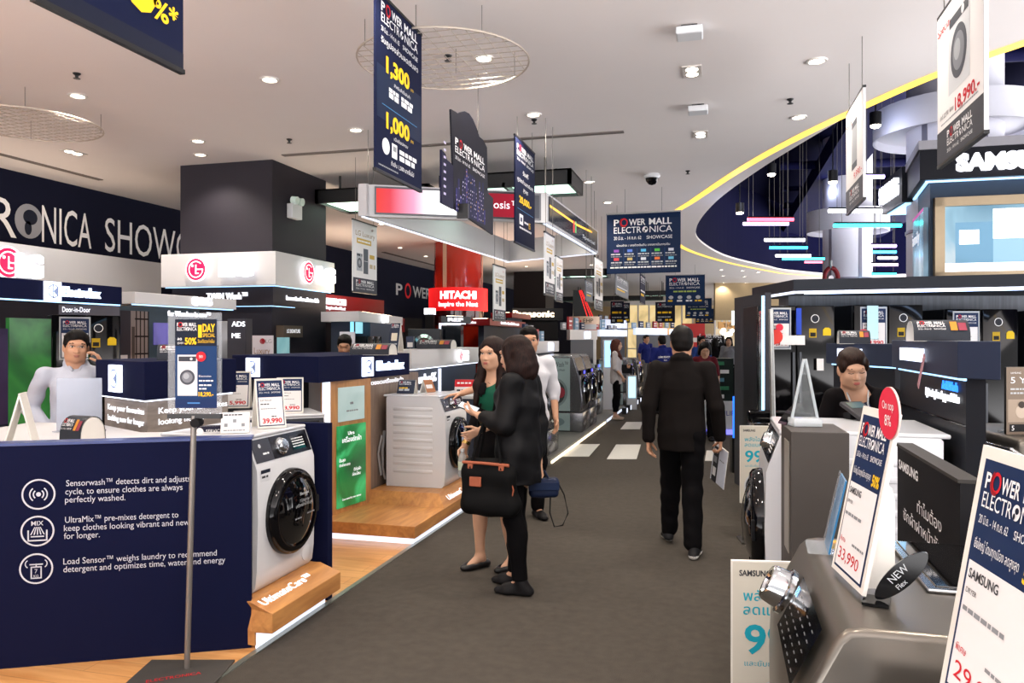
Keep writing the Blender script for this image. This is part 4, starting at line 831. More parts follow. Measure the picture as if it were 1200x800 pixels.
b = MB(); b.box(.10, -.012, .92, .46, 0, 1.21, screen_mat('pale_screen', [(0, '#9fc0bc'), (.5, '#c8dcd6'), (1, '#e4eee8')], .8)); p = Pr(b, (0, -.013, 0), (1, 0, 0), (0, 0, 1)); p.line(.25, 1.06, .05, .02, GREYI); p.line(.2, 1.0, .16, .012, GREYI); b.build('upper_screen', FO)
M_GREEN = screen_mat('green_screen', [(0.2, '#04200e'), (.45, '#0a7a36'), (.6, '#3cc070'), (.8, '#0a5a2a')], 1.0, 2.2)
b = MB(); b.box(.08, -.012, .19, .48, 0, .885, M_GREEN); p = Pr(b, (0, -.013, 0), (1, 0, 0), (0, 0, 1)); 
for s, x, z, h in [('Ultra', .22, .80, .03), ('เครื่องซักผ้า', .14, .74, .04), ('ขั้นสุด', .1, .58, .025), ('ซักผ้าสะอาด', .1, .54, .022), ('ดีต่อผ้า', .3, .48, .025), ('อ่อนโยน', .28, .44, .025), ('Care more for your clothes', .14, .25, .016)]: p.txt(s, x, z, h, M_LETT)
b.build('green_screen', FO)
b = MB(); b.box(-.03, -.004, .15, -.005, .06, 1.27, M_LED); b.build('light_strip', FO)
b = MB(); b.box(-3.16 - c0[0], 6.34 - c0[1], .15, -3.08 - c0[0], 7.62 - c0[1], 1.27, wood('grey_wood', '#6f5f55', '#8d7b6e', (9, 9, 1.5), .5)); b.build('back_panel', t)
lit_text(t, 'สุดยอดเครื่องซักผ้า', (-3.075 - c0[0], 6.40 - c0[1], 1.20), (0, 1, 0), .035, w=.8, ext=.02)
b = MB(); I = inset(Q, .06); b.prism([(-3.62 - c0[0], 6.3 - c0[1]), (-3.17 - c0[0], 6.3 - c0[1]), (-3.17 - c0[0], 7.6 - c0[1]), (-3.62 - c0[0], 7.6 - c0[1])], .0, 1.27, M_WHITEP); b.build('core', t)
t = thing('oak_platform', (0, 0, 0), 'wide oak platform with a lit white kick under the second white machine', 'platform')
b = MB(); b.box(-3.14, 5.62, .055, -2.30, 7.75, .15, M_OAKH); b.build('deck', t, bevel=.003); b = MB(); b.box(-3.12, 5.66, .006, -2.34, 7.7, .055, mat('kick_white', '#d8dce4', .4)); b.build('kick', t)
b = MB(); b.box(-2.342, 5.66, .006, -2.332, 7.7, .05, M_LED); b.box(-3.1, 5.645, .006, -2.34, 5.655, .05, M_LED); b.build('kick_light', t)
b = MB(); prof = [(-3.06, .15), (-2.305, .15), (-2.40, .25), (-3.06, .25)]; v = [(x, 6.30, z) for x, z in prof[:2]] + [(x, 6.42, z) for x, z in prof[2:]] + [(x, 7.6, z) for x, z in prof[:2]] + [(x, 7.5, z) for x, z in prof[2:]]
b.add(v, [(0, 1, 2, 3), (7, 6, 5, 4), (1, 5, 6, 2), (3, 2, 6, 7), (0, 3, 7, 4), (0, 4, 5, 1)], M_OAKH); b.build('upper_plinth', t)
sl = Vector((-.095, 0, .1)).normalized(); b = MB(); b.text('UltimateCare™', Vector((-2.33, 6.50, .178)), (0, 1, 0), sl, .05, M_LETTS, w=.62, bold=.0, ext=.02); b.build('lit_lettering', t)
washer((-2.42 - .30, 6.93, .252), R(90), 'white ribbed-side washing machine on the wide oak platform with a hose behind', brand='Electrolux')
b = MB(); b.tube([(-3.06, 6.72, .75), (-3.05, 6.66, .6), (-3.06, 6.68, .4), (-3.04, 6.7, .30)], .014, mat('grey_hose', '#9a9c9e', .5), 8); b.tube([(-3.05, 6.64, .72), (-3.07, 6.60, .55), (-3.05, 6.62, .35)], .01, mat('grey_hose', '#9a9c9e', .5), 8)
b.build('drain_hose', label='grey drain hose hanging behind the ribbed white machine', cat='hose')
q = fl(489, 470, 1.104); 
def d_card(p, w, h): p.rect(0, 0, w, h, ink('#2a3040'), 1); pmlogo(p, w * .08, h * .5, w * .7, h * .36, date=False); p.line(w * .1, h * .2, w * .7, h * .14, SILVERI); p.line(w * .1, h * .36, w * .5, h * .08, YEL)
aframe((-2.86, 6.80, 1.105), TH - R(12), .17, .13, '', 'small dark table card on the ribbed white machine', d_card, .45, name='table_card')
def d_orange(p, w, h): p.rect(0, 0, w, h, ink('#a06a4a'), 1); p.line(w * .1, h * .3, w * .7, h * .3, PAPER)
aframe((-2.74, 7.02, 1.105), TH + R(50), .12, .12, '', 'small brown and white table card beside the dark one on the ribbed machine', d_orange, .45, name='table_card')
# washers and signs under the second station's near face
q = at(327, 6.0); washer((q[0], q[1], .2), R(42), 'white machine with black control strip under the 18,990 sign', h=.85); b = MB(); b.rbox(-.32, -.32, 0, .32, .32, .199, .01, M_OAKH); b.build('low_plinth', loc=(q[0], q[1], 0), rz=R(42), label='low oak plinth under the machine with the 18,990 sign', cat='plinth')
q = at(254, 6.85); washer((q[0], q[1], .2), R(42), 'white machine half hidden behind the poster stand under the 15,990 sign', h=.85); b = MB(); b.rbox(-.32, -.32, 0, .32, .32, .199, .01, M_OAKH); b.build('low_plinth', loc=(q[0], q[1], 0), rz=R(42), label='low oak plinth under the half hidden machine behind the poster stand', cat='plinth')
q = at(340, 6.0); aframe((q[0], q[1], 1.052), TH + R(14), .20, .27, '18,990', 'tent price sign reading 18,990 right of the nearest price sign')
q = at(278, 6.42); aframe((q[0], q[1], 1.052), TH + R(10), .22, .30, '15,990', 'tent price sign reading 15,990 half hidden by the 39,990 sign')
q = at(438, 6.9); arch_card((q[0], q[1], 1.483), TH - R(8), .36, .26, .10, 'arched brochure on the navy header of the second station')
# ================================================================ LEFT BACKGROUND
M_UPLIGHT = glow('added_uplight_warm', '#ffe2c4', 11.0, sample=True)  # glow of the unseen strips added on header tops to brighten the ceiling
# --- fascia around the dark square column
c = at(323, 10.0); l = at(188.6, 10.46); r = at(392, 11.66); FP = box3(l, c, r)
t = thing('column_fascia', (c[0], c[1], 2.0), 'white fascia with round magenta logos wrapped around the dark square column', 'sign fascia'); Q = [(x - c[0], y - c[1]) for x, y in FP]
b = MB(); b.prism(Q, .32, .765, M_WHITEP); b.build('white_band', t, bevel=.005)
I = inset(Q, .10); b = MB(); b.prism(I, .06, .32, M_DARKCOL); b.build('dark_tier', t)
I2 = inset(Q, .15); b = MB(); b.prism(I2, -1.2, .06, mat('dark_base', '#2c2b33', .4)); b.build('lower_body', t)
for II, z, k in ((inset(Q, .04), .31, 0), (inset(Q, .125), .05, 1)):
    b = MB()
    for i in (0, 1):
        a, e = Vector((*II[i], 0)), Vector((*II[i + 1], 0)); d, L_, nn = face_of(a, e); b.prism([(q.x, q.y) for q in (a, e, e - nn * .015, a - nn * .015)], z, z + .009, M_LEDB)
    b.build('light_strip', t)
for i, (f0, rr, f1, wf) in enumerate([(.345, .155, .55, .28), (.45, .16, .62, .3)]):
    a, e = Q[i], Q[i + 1]; d, L_, nn = face_of(a, e)
    b = MB(); b.cyl((0, 0, 0), (0, -.04, 0), .155, glow('logo_white', '#ffffff', 1.1), n=32); p = Pr(b, (0, -.041, 0), (1, 0, 0), (0, 0, 1)); lglogo(p, 0, 0, .145, 0)
    o = b.build('round_logo', t); o.location = Vector((*a, .545)) + d * L_ * f0 + nn * .03; o.rotation_euler = (0, 0, math.atan2(d.y, d.x))
    b = MB(); b.text('LG', Vector((*a, .45)) + d * L_ * f1 + nn * .03, d, (0, 0, 1), .2, M_LETT, w=L_ * wf, bold=.05, ext=.1); b.build('lit_letters', t)
for i, s, f0, wf in ((0, 'TWIN Wash™', .36, .4), (1, 'Innovation for a Better Life', .22, .62)):
    a, e = I[i], I[i + 1]; d, L_, nn = face_of(a, e); lit_text(t, s, Vector((*a, .15)) + d * L_ * f0 + nn * .002, d, .085 if i == 0 else .06, w=L_ * wf, ext=.1)
a, e = I2[1], I2[2]; d, L_, nn = face_of(a, e); rzz = math.atan2(d.y, d.x)
b = MB(); b.box(.1, -.12, -.36, .62, 0, -.2, mat('bronze_hood', '#6a5d50', .4, .4)); p = Pr(b, (.1, -.121, -.36), (1, 0, 0), (0, 0, 1)); p.txt('LG SIGNATURE', .08, .06, .05, M_LETT, w=.36); o = b.build('niche_hood', t); o.location = (*a, 0); o.rotation_euler = (0, 0, rzz)
b = MB(); b.box(.12, -.02, -1.1, .58, 0, -.36, screen_mat('niche_screen', [(0, '#4c6a74'), (.5, '#86b8bc'), (1, '#b8dcd8')], .9)); p = Pr(b, (.12, -.021, -1.1), (1, 0, 0), (0, 0, 1)); p.txt('SIG', .1, .28, .1, M_LETT, w=.28); o = b.build('niche_screen', t); o.location = (*a, 0); o.rotation_euler = (0, 0, rzz)
b = MB(); b.box(.7, -.02, -.75, .84, 0, -.42, M_BLACKG); p = Pr(b, (.7, -.021, -.75), (1, 0, 0), (0, 0, 1)); p.rect(.02, .03, .1, .12, M_DISP); p.rect(.02, .17, .1, .12, M_DISP); o = b.build('small_display', t); o.location = (*a, 0); o.rotation_euler = (0, 0, rzz)
# --- white wall fascia with round logo, left
xf = -8.4; y0 = 6.2; y1 = yx(189, xf)
t = thing('wall_fascia', (xf, y0, 2.3), 'long white lit fascia with a round magenta logo on the far left wall', 'sign fascia'); L_ = y1 - y0
b = MB(); b.box(-.9, 0, 0, 0, L_, .5, M_WHITEP); b.build('white_band', t, bevel=.005); b = MB(); b.box(-.06, 0, -.012, -.03, L_, -.001, M_LEDB); b.build('light_strip', t)
yy = yx(7, xf) - y0; b = MB(); b.cyl((0, yy, .25), (.04, yy, .25), .19, glow('logo_white', '#ffffff', 1.1), n=32); p = Pr(b, (.041, yy, .25), (0, 1, 0), (0, 0, 1)); lglogo(p, 0, 0, .18, 0); b.build('round_logo', t)
b = MB(); b.text('LG', (.04, yx(14, xf) - y0, .10), (0, 1, 0), (0, 0, 1), .26, M_LETT, w=yx(43, xf) - yx(14, xf), bold=.05, ext=.1); b.build('lit_letters', t)
b = MB(); b.box(-.5, .2, .5, -.4, L_ - .2, .515, M_UPLIGHT); b.build('added_uplight', t)  # added uplight on the fascia top, out of view
b = MB(); b.box(-1.1, -.5, -2.3, -.15, L_ + 4.5, 0, mat('shop_dark', '#2b2930', .5)); b.build('back_panel', t)
# --- navy header over green lit panel
xe = -5.6; y0, y1 = yx(-30, xe), yx(143, xe); t = thing('brand_header', (xe, y0, 1.955), 'navy header with a glowing square logo over the green panel and black refrigerator', 'sign fascia'); L_ = y1 - y0
b = MB(); b.box(-.5, 0, 0, 0, L_, .17, M_NAVYP); b.build('header', t, bevel=.004); b = MB(); b.box(-.05, 0, -.012, -.02, L_, 0, M_LEDB); b.build('light_strip', t)
b = MB(); yy = yx(51, xe) - y0; b.box(0, yy, .0, .02, yy + .165, .165, glow('logo_bluewhite', '#dfe9ff', 2.2)); p = Pr(b, (.021, yy, 0), (0, 1, 0), (0, 0, 1)); exlogo(p, 0, 0, .165, 1); b.build('lit_logo', t)
lit_text(t, 'Electrolux', (.002, yx(72, xe) - y0, .045), (0, 1, 0), .085, glow('lit_blue_white', '#cfe0ff', 2.5), w=yx(116, xe) - yx(72, xe), ext=.1, bold=.02)
xg = -5.95; y0, y1 = yx(11, xg), yx(60, xg); b = MB(); zb = 0; b.box(-.04, y0, zb, 0, y1, hg(373, onx(40, xg)), screen_mat('leaf_panel', [(.25, '#0c3a1c'), (.45, '#2a8a3a'), (.6, '#46b04a'), (.8, '#174a28')], .42, 1.6)); b.build('green_panel', loc=(xg, 0, 0), label='tall green lit leaf panel behind the man on the phone', cat='light panel')
b = MB(); y0, y1 = yx(-40, xg + .1), yx(9.5, xg + .1); b.box(-.04, y0, .2, 0, y1, hg(385, onx(5, xg)), mat('poster_violet', '#3a3050', .4, noise=.3, nscale=4)); p = Pr(b, (.001, y0, .2), (0, 1, 0), (0, 0, 1)); p.rect(0, .62, y1 - y0, .08, NAVY); p.rect(0, 0, y1 - y0, .6, ink('#8a8098')); p.line(.3, .65, .3, .03, WHITE, 2); b.build('side_poster', loc=(xg + .1, 0, 0), label='dark violet poster at the left edge of the photo', cat='poster')
z = 8.2; A = at(98, 7.8); fridge((A[0], A[1], 0), TH + R(36), .6, .5, hg(371, z), 'black side by refrigerator with a 17,990 price card behind the man on the phone', price='17,990')
b = MB(); b.text('Door-in-Door', (0, -.002, .03), (1, 0, 0), (0, 0, 1), .05, M_LETT, w=.24, ext=.1); b.box(-.03, 0, 0, .5, .05, .10, mat('grey_header', '#54535c', .5)); A = at(73, 7.5)
b.build('lit_header', loc=(A[0], A[1], hg(369, 7.5)), rz=TH + R(30), label='small grey header with lit white words above the black refrigerator', cat='sign')
# --- white header of the station in front of the column
xh = -5.9; y0, y1 = yx(158, xh), yx(277, xh); t = thing('white_canopy', (xh, y0, 1.96), 'thin white canopy with a glowing logo in front of the dark square column', 'display canopy'); L_ = y1 - y0
b = MB(); b.box(-.6, 0, .03, 0, L_, .155, M_WHITEP); b.build('canopy', t, bevel=.004); b = MB(); b.box(-.06, .02, .018, -.03, L_ - .02, .03, M_LEDB); b.build('light_strip', t)
yy = yx(228, xh) - y0; b = MB(); b.cyl((0, yy, .1), (.03, yy, .1), .055, glow('logo_white', '#ffffff', 1.1), n=24); b.text('LG', (.02, yy + .07, .06), (0, 1, 0), (0, 0, 1), .085, M_LETT, w=.2, bold=.04, ext=.1); b.build('lit_logo', t)
lit_text(t, 'for Wonders in care™', (-.30, yx(222, xh) - y0, -.07), (0, 1, 0), .06, w=yx(270, xh) - yx(222, xh), ext=.1)
b = MB(); b.box(-.62, 0, -1.96, -.55, L_, .03, mat('teal_grey_wall', '#52626c', .5)); b.build('back_panel', t)
p = Pr(b := MB(), (-.545, 0, -1.96), (0, 1, 0), (0, 0, 1)); ya = yx(180, xh - .545) - y0; yb2 = yx(197, xh - .545) - y0
b.box(-.55, ya, hg(404, onx(188, xh - .5)) - 1.96, -.54, yb2, hg(378, onx(188, xh - .5)) - 1.96, screen_mat('violet_screen', [(.2, '#2c2a5a'), (.5, '#6a5cb0'), (.8, '#8a7cd0')], 1.0)); b.build('violet_screen', t)
b = MB(); ya = yx(140, xh - .5) - y0; yb2 = yx(177, xh - .5) - y0; b.box(-.55, ya, -1.0, -.535, yb2, -.02, mat('room_print', '#b8a49a', .5, noise=.2, nscale=3)); p = Pr(b, (-.534, ya, -1.0), (0, 1, 0), (0, 0, 1)); w = yb2 - ya
p.rect(0, 0, w * .42, .98, ink('#4a4248')); p.rect(w * .45, .1, w * .1, .7, ink('#6c5c54'), 2)
for k in range(4): p.rect(w * (.58 + .13 * k), 0, .018, .98, ink('#3a2a26'), 2)
for k in range(5): p.rect(w * .55, .08 + .2 * k, w * .45, .018, ink('#3a2a26'), 2)
p.rect(w * .1, .1, w * .22, .38, ink('#d8d0d2'), 2); p.ell(w * .21, .3, w * .06, .08, REDI, 3); b.build('room_picture', t)
A = at(261, 8.75); fridge((A[0], A[1], 0), TH + R(40), .30, .34, hg(376, 8.5), 'tall silver and black appliance at the right end of the thin white canopy', m=mat('fridge_silver', '#9a9ca0', .3, .7), split='top')
def board(px0, px1, py0, py1, z, label, draw, m=M_WHITEM, turn=0.0, name='sign_board', th=.02, foot=True, cat='sign', frame=None):
    A = at(px0, z); w = (px1 - px0) / F * z; zb, zt_ = hg(py1, z), hg(py0, z); t = thing(name, (A[0], A[1], zb), label, cat, rz=TH + turn)
    b = MB(); b.box(0, 0, 0, w, th, zt_ - zb, m); draw(Pr(b, (0, -.001, 0), (1, 0, 0), (0, 0, 1)), w, zt_ - zb); b.build('panel', t)
    if foot and zb > .05: b = MB(); b.box(w * .45, 0.002, -zb, w * .55, th - .002, 0, M_STEEL); b.box(w * .2, -.12, -zb, w * .8, .14, -zb + .02, M_BLACK); b.build('stand', t)
    return t
def d_luxb(p, w, h): p.rect(0, 0, w, h, ink('#cfcbd4')); p.txt('LG Luxury', w * .1, h * .42, h * .2, ink('#8a6a50'), w=w * .8); p.txt('Grand Sale', w * .18, h * .12, h * .17, ink('#7a7c8c'), w=w * .6); p.ell(w * .66, h * .82, h * .09, h * .09, REDI); p.txt('LG', w * .76, h * .76, h * .12, GREYI)
board(284, 320, 393, 430, 8.4, 'pale LG Luxury board standing behind the navy header of the second station', d_luxb)
b = MB(); b.text('ADS', (0, 0, .12), (1, 0, 0), (0, 0, 1), .05, M_LETT, ext=.1); b.text('ME', (0, 0, .0), (1, 0, 0), (0, 0, 1), .05, M_LETT, ext=.1); b.box(-.05, .0, -hg(396, 7.9), .14, .2, .2, mat('dark_base', '#2c2b33', .4)); A = at(272, 7.9); b.build('lit_board', loc=(A[0], A[1], hg(396, 7.9)), rz=TH, label='dark board with white lit words behind the poster stand', cat='sign')
# --- red header far left and second white canopy
xh = -7.9; y0, y1 = yx(378, xh), yx(450, xh); zz = onx(378, xh); t = thing('red_header', (xh, y0, hg(365, zz)), 'dark red header with white lit lettering right of the dark square column', 'sign fascia'); hh = hg(344, zz) - hg(365, zz)
b = MB(); b.box(-.6, 0, 0, 0, y1 - y0, hh, mat('red_header', '#8c1418', .35)); b.build('header', t); b = MB(); b.box(-.45, .1, hh, -.15, y1 - y0 - .1, hh + .015, M_UPLIGHT); b.build('added_uplight', t); b = MB(); b.text('HITACHI', (.01, .12, hh * .45), (0, 1, 0), (0, 0, 1), hh * .32, M_LETT, w=(y1 - y0) * .28, bold=.05, ext=.1); b.build('lit_lettering', t); b = MB(); b.text('Inspire the Next', (.01, .12, hh * .16), (0, 1, 0), (0, 0, 1), hh * .18, M_LETT, w=(y1 - y0) * .28, ext=.1); b.build('lit_lettering', t)  # the strip on the header top is an added, unseen uplight
b = MB(); b.box(-.6, 0, -t.location.z, -.2, y1 - y0 + 3, 0, M_BLACKM); b.build('back_panel', t)
c = at(421, 10.5); l = at(376, 10.75); r = at(472, 13.6); CPp = box3(l, c, r); t = thing('white_canopy', (c[0], c[1], 0), 'white canopy with cyan lit niche and black refrigerators behind the second station', 'display canopy'); Q = [(x - c[0], y - c[1]) for x, y in CPp]
zc0, zc1 = hg(376.5, 10.5), hg(364.5, 10.5); b = MB(); b.prism(Q, zc0, zc1, M_WHITEP); b.build('canopy', t, bevel=.004)
I = inset(Q, .12); b = MB(); b.prism(inset(Q, .5), zc1, zc1 + .015, M_UPLIGHT); b.build('added_uplight', t); b = MB(); b.prism(inset(Q, .6), 0, zc0, mat('slate_wall', '#3e4656', .5)); b.build('core', t)  # the strip on the canopy top is an uplight added for the ceiling
d, L_, nn = face_of(I[0], I[1]); b = MB(); b.box(0, 0, 0, L_, .04, zc0, mat('slate_wall', '#3e4656', .5)); o = b.build('near_wall', t); o.location = (*I[0], 0); o.rotation_euler = (0, 0, math.atan2(d.y, d.x))
d, L_, nn = face_of(I[1], I[2]); rzz = math.atan2(d.y, d.x); b = MB(); M_CY = glow('niche_cyan', '#9fe4f0', .8)
for q in ((0, 0, .3, .06, .05, zc0), (L_ * .40, 0, .3, L_ * .43, .05, zc0), (0, 0, zc0 - .16, L_, .05, zc0)): b.box(*q, M_CY)
o = b.build('niche_frame', t); o.location = (*I[1], 0); o.rotation_euler = (0, 0, rzz)
lit_text(t, 'InstaView Door-in-Door', Vector((*I[1], zc0 - .11)) + d * L_ * .32 + nn * .01, d, .06, w=L_ * .4, ext=.1)
b = MB(); b.cyl((0, 0, 0), (0, -.03, 0), .07, glow('logo_white', '#ffffff', 1.1), n=20); b.text('LG', (.09, -.02, -.05), (1, 0, 0), (0, 0, 1), .1, M_LETT, ext=.1, bold=.04); o = b.build('lit_logo', t); d2, L2, n2 = face_of(Q[1], Q[2]); o.location = Vector((*Q[1], (zc0 + zc1) / 2)) + d2 * L2 * .42 + n2 * .03; o.rotation_euler = (0, 0, rzz)
for k, f in enumerate((.18, .32)):
    q = Vector((*I[1], 0)) + d * L_ * f + nn * .0 + Vector((c[0], c[1], 0)); fridge((q.x, q.y, 0), rzz, .36, .3, zc0 - .2, ['black refrigerator at the left of the cyan lit niche', 'black refrigerator at the right of the cyan lit niche'][k], split='top', price=None)
A = at(398, 9.6); b = MB(); b.box(0, 0, 0, .19, .012, .26, mat('paper_white', '#c8ccd8', .6)); p = Pr(b, (0, -.001, 0), (1, 0, 0), (0, 0, 1)); p.line(.02, .2, .14, .02, GREYI); b.box(.08, .002, -1.45, .10, .01, 0, M_STEEL); b.build('notice', loc=(A[0], A[1], hg(413, 9.6)), rz=TH, label='pale notice sheet behind the head of the distant salesman', cat='notice')
def d_tall(p, w, h): p.rect(0, 0, w, h, ink('#2a3246')); pmlogo(p, w * .12, h * .76, w * .76, h * .17, date=False); p.rect(w * .2, h * .38, w * .6, h * .26, ink('#d8d0bc'), 2); p.line(w * .15, h * .25, w * .7, h * .05, SILVERI); p.rect(w * .1, h * .06, w * .8, h * .12, ink('#5a6a74'), 2)
A = at(464, 8.0); aframe((A[0], A[1], 1.484), TH - R(25), .12, .31, '', 'tall dark tent sign standing on the second navy header', d_tall, .2, name='tent_sign')
A = at(482, 9.4); board(476, 485, 394, 408, 9.4, 'small grey price card behind the tall dark tent sign', lambda p, w, h: (p.rect(0, 0, w, h, ink('#3a4258')), p.rect(w * .15, h * .1, w * .7, h * .4, PAPER, 2)))
# --- white-topped counter with round lit logo, after the second station
c = at(482, 8.3); l = at(455, 8.65); r = at(562, 10.9); WP = box3(l, c, r)
t, Q = kiosk(WP, 1.29, 1.50, 'white topped kiosk with a round glowing logo beyond the ribbed white machine', mat('slate_wall', '#3e4656', .5), M_WHITEP)
d, L_, nn = face_of(Q[1], Q[2]); b = MB(); b.cyl((0, 0, 0), (0, -.03, 0), .085, glow('logo_white', '#ffffff', 1.1), n=28); p = Pr(b, (0, -.031, 0), (1, 0, 0), (0, 0, 1)); lglogo(p, 0, 0, .06, 0); b.text('LG', (.11, -.01, -.06), (1, 0, 0), (0, 0, 1), .12, M_LETT, ext=.1, bold=.04); o = b.build('lit_logo', t); o.location = Vector((*Q[1], 1.40)) + d * L_ * .60 + nn * .03; o.rotation_euler = (0, 0, math.atan2(d.y, d.x))
I = inset(Q, .05); d, L_, nn = face_of(I[1], I[2]); lit_text(t, 'Turbo%', Vector((*I[1], 1.12)) + d * L_ * .02 + nn * .004, d, .10, w=L_ * .3, ext=.06)
b = MB(); q = Vector((*I[1], .98)) + d * L_ * .37 + nn * .012; b.box(-.02, -.01, 0, .02, .01, .28, M_LED); o = b.build('light_strip', t); o.location = q
A = at(455, 8.6); arch_card((*at(512, 9.3), 1.502), TH - R(10), .42, .3, .11, 'arched brochure on the white topped kiosk')
for i, (px, y, lab, pr) in enumerate([(492, 8.25, 'white price card with a red head, nearest of three beyond the ribbed machine', '24,990'), (511, 9.15, 'white price card with a red head, middle of three beyond the ribbed machine', '27,990')]):
    pass
cnt = thing('low_counter', (-2.9, 7.95, 0), 'grey low counter with red and white cards beyond the ribbed white machine', 'counter'); b = MB(); b.box(-.15, 0, 0, .5, 1.55, .97, mat('slate_wall', '#3e4656', .5)); b.build('body', cnt); b = MB(); b.box(-.18, -.02, .97, .53, 1.57, 1.0, M_WHITEM); b.build('worktop', cnt)
def d_red(p, w, h): p.rect(0, h * .5, w, h * .5, REDI); p.rect(0, 0, w, h * .5, PAPER); p.line(w * .1, h * .7, w * .7, h * .12, WHITE, 2); p.line(w * .1, h * .2, w * .6, h * .12, DKGREY, 2)
for x, y, w, h, lab, dr in [(-2.75, 8.25, .26, .16, 'red and white card lying nearest on the grey low counter', d_red), (-2.62, 9.05, .2, .17, 'red and white card standing at the far end of the grey low counter', d_red), (-2.60, 8.6, .15, .30, 'taller dark headed price card between the two red and white cards', lambda p, w, h: d_price(p, w, h, '21,990', 'LG'))]:
    aframe((x, y, 1.001), TH - R(5), w, h, '', lab, dr, .45, name='price_sign')
# --- band sign on the red column and the booths under it
t = thing('column_band_sign', (xr, yr, 2.3), 'red ring sign with white lit HITACHI lettering around the red column', 'sign'); m_red = glow('lit_red', '#d01418', .9)
b = MB(); b.lathe([(.62, 0), (.74, 0), (.74, .56), (.62, .56)], m_red, 56); b.build('ring', t, smooth=40)
def arc_text(s, z, h, a0, a1, m, bold=.02):
    v, f = tmesh(s, bold, .1); x0, x1 = v[:, 0].min(), v[:, 0].max(); q = a0 + (a1 - a0) * (v[:, 0] - x0) / (x1 - x0); rr_ = .745 + (v[:, 2] + .1) * .08
    b = MB(); b.add(np.stack([rr_ * np.cos(q), rr_ * np.sin(q), z + v[:, 1] * h / CAP], 1), f, m); return b.build('lit_lettering', t)
fa = math.atan2(-yr, -xr); arc_text('HITACHI', .29, .17, fa - .62, fa + .62, M_LETT, .05); arc_text('Inspire the Next', .1, .11, fa - .68, fa + .68, M_LETT, .02)
b = MB(); b.lathe([(.63, -.35), (.64, 0)], mat('dark_red_glass', '#3a1010', .1, coat=.5), 48); b.build('lower_glass', t, smooth=40)
def booth(pxl, pxc, pxr, zl, zc, zr, y0, y1, label, m, draw=None, body='slate_wall', bcol='#3e4656', led=False):
    c = at(pxc, zc); l = at(pxl, zl); r = at(pxr, zr); P_ = box3(l, c, r); t = thing('display_booth', (c[0], c[1], 0), label, 'display booth'); Q = [(x - c[0], y - c[1]) for x, y in P_]
    za, zb = hg(y1, zc), hg(y0, zc); b = MB(); b.prism(Q, za, zb, m); b.build('header', t); b = MB(); b.prism(inset(Q, .15), zb, zb + .012, M_UPLIGHT); b.build('added_uplight', t); b = MB(); b.prism(inset(Q, .25), 0, za, mat(body, bcol, .5)); b.build('body', t)  # header top carries an unseen strip added to light the ceiling
    if led: b = MB(); J = inset(Q, .1); b.prism([J[0], J[1], J[2]], za - .02, za - .002, M_LEDN); b.build('light_strip', t)
    if draw: draw(t, Q, za, zb)
    return t
def dr_red(t, Q, za, zb):
    d, L_, nn = face_of(Q[1], Q[2]); lit_text(t, 'Inside the Different', Vector((*Q[1], za + (zb - za) * .3)) + d * L_ * .25 + nn * .01, d, (zb - za) * .4, w=L_ * .5, ext=.1)
    d, L_, nn = face_of(Q[0], Q[1]); lit_text(t, 'Series', Vector((*Q[0], za + (zb - za) * .3)) + d * L_ * .1 + nn * .01, d, (zb - za) * .4, w=L_ * .35, ext=.1)
MR2 = mat('red_booth', '#8e161a', .35)
booth(546, 574, 616, 17.0, 16.4, 20.5, 373, 381, 'dark red booth header with small lit words right of the red column', MR2, dr_red)
booth(575, 600, 622, 23, 22.6, 25, 366, 372, 'farther dark red booth header left of the brown column', MR2)
def dr_wh(s):
    def f(t, Q, za, zb): d, L_, nn = face_of(Q[1], Q[2]); lit_text(t, s, Vector((*Q[1], za + (zb - za) * .25)) + d * L_ * .2 + nn * .01, d, (zb - za) * .5, w=L_ * .5, ext=.1, bold=.03)
    return f
booth(514, 517, 552, 15.4, 15.0, 15.6, 370, 378, 'dark booth with lit frame and glass door under the red ring sign', M_BLACK, dr_wh('REF'), led=True)
t = thing('lit_cabinet', (*at(517, 14.6), 0), 'dark glass cabinet outlined by a bright white strip under the red ring sign', 'cabinet', rz=TH - R(8)); b = MB(); b.box(0, 0, .6, .38, .25, hg(382, 14.6), mat('dark_glass', '#10141c', .1)); b.build('cabinet', t); b = MB(); zt_ = hg(381, 14.6); b.box(-.04, -.02, .6, .0, .02, zt_, M_LED); b.box(-.04, -.02, zt_, .38, .02, zt_ + .04, M_LED); b.build('light_strip', t); b = MB(); b.box(-.04, -.02, 0, .4, .3, .6, M_BLACK); b.build('base', t)
# lit boxes far left
for (a, e, y0, y1, z, c_, lab) in [(452, 472, 373, 389, 16.5, '#8a1418', 'dark red box sign left of the red column, low'), (497, 509, 361, 368, 17.5, '#f4f6ff', 'small white lit box at the left of the red ring sign')]:
    A = at(a, z); b = MB(); b.box(0, 0, 0, (e - a) / F * z, .3, hg(y0, z) - hg(y1, z), glow('lit_box_w', c_, 3.0) if c_ == '#f4f6ff' else MR2); b.box(.02, .02, -hg(y1, z), (e - a) / F * z - .02, .28, 0, M_BLACKM); b.build('box_sign', loc=(A[0], A[1], hg(y1, z)), rz=TH, label=lab, cat='sign')
A = at(497, 14); t = thing('washing_machine', (A[0], A[1], hg(412, 14) ), 'dark cutaway machine with a round silver porthole left of the lit cabinet', 'washing machine', rz=TH); b = MB(); b.rbox(-.3, 0, -hg(412, 14), .3, .5, .42, .02, mat('graphite', '#3a3c42', .3, .4)); b.build('body', t); b = MB(); b.lathe([(.2, 0), (.2, .03), (.14, .05), (.12, .02), (0, .01)], M_CHROME, 32, TM(0, 0, .12) @ RX); b.build('porthole', t, smooth=40)
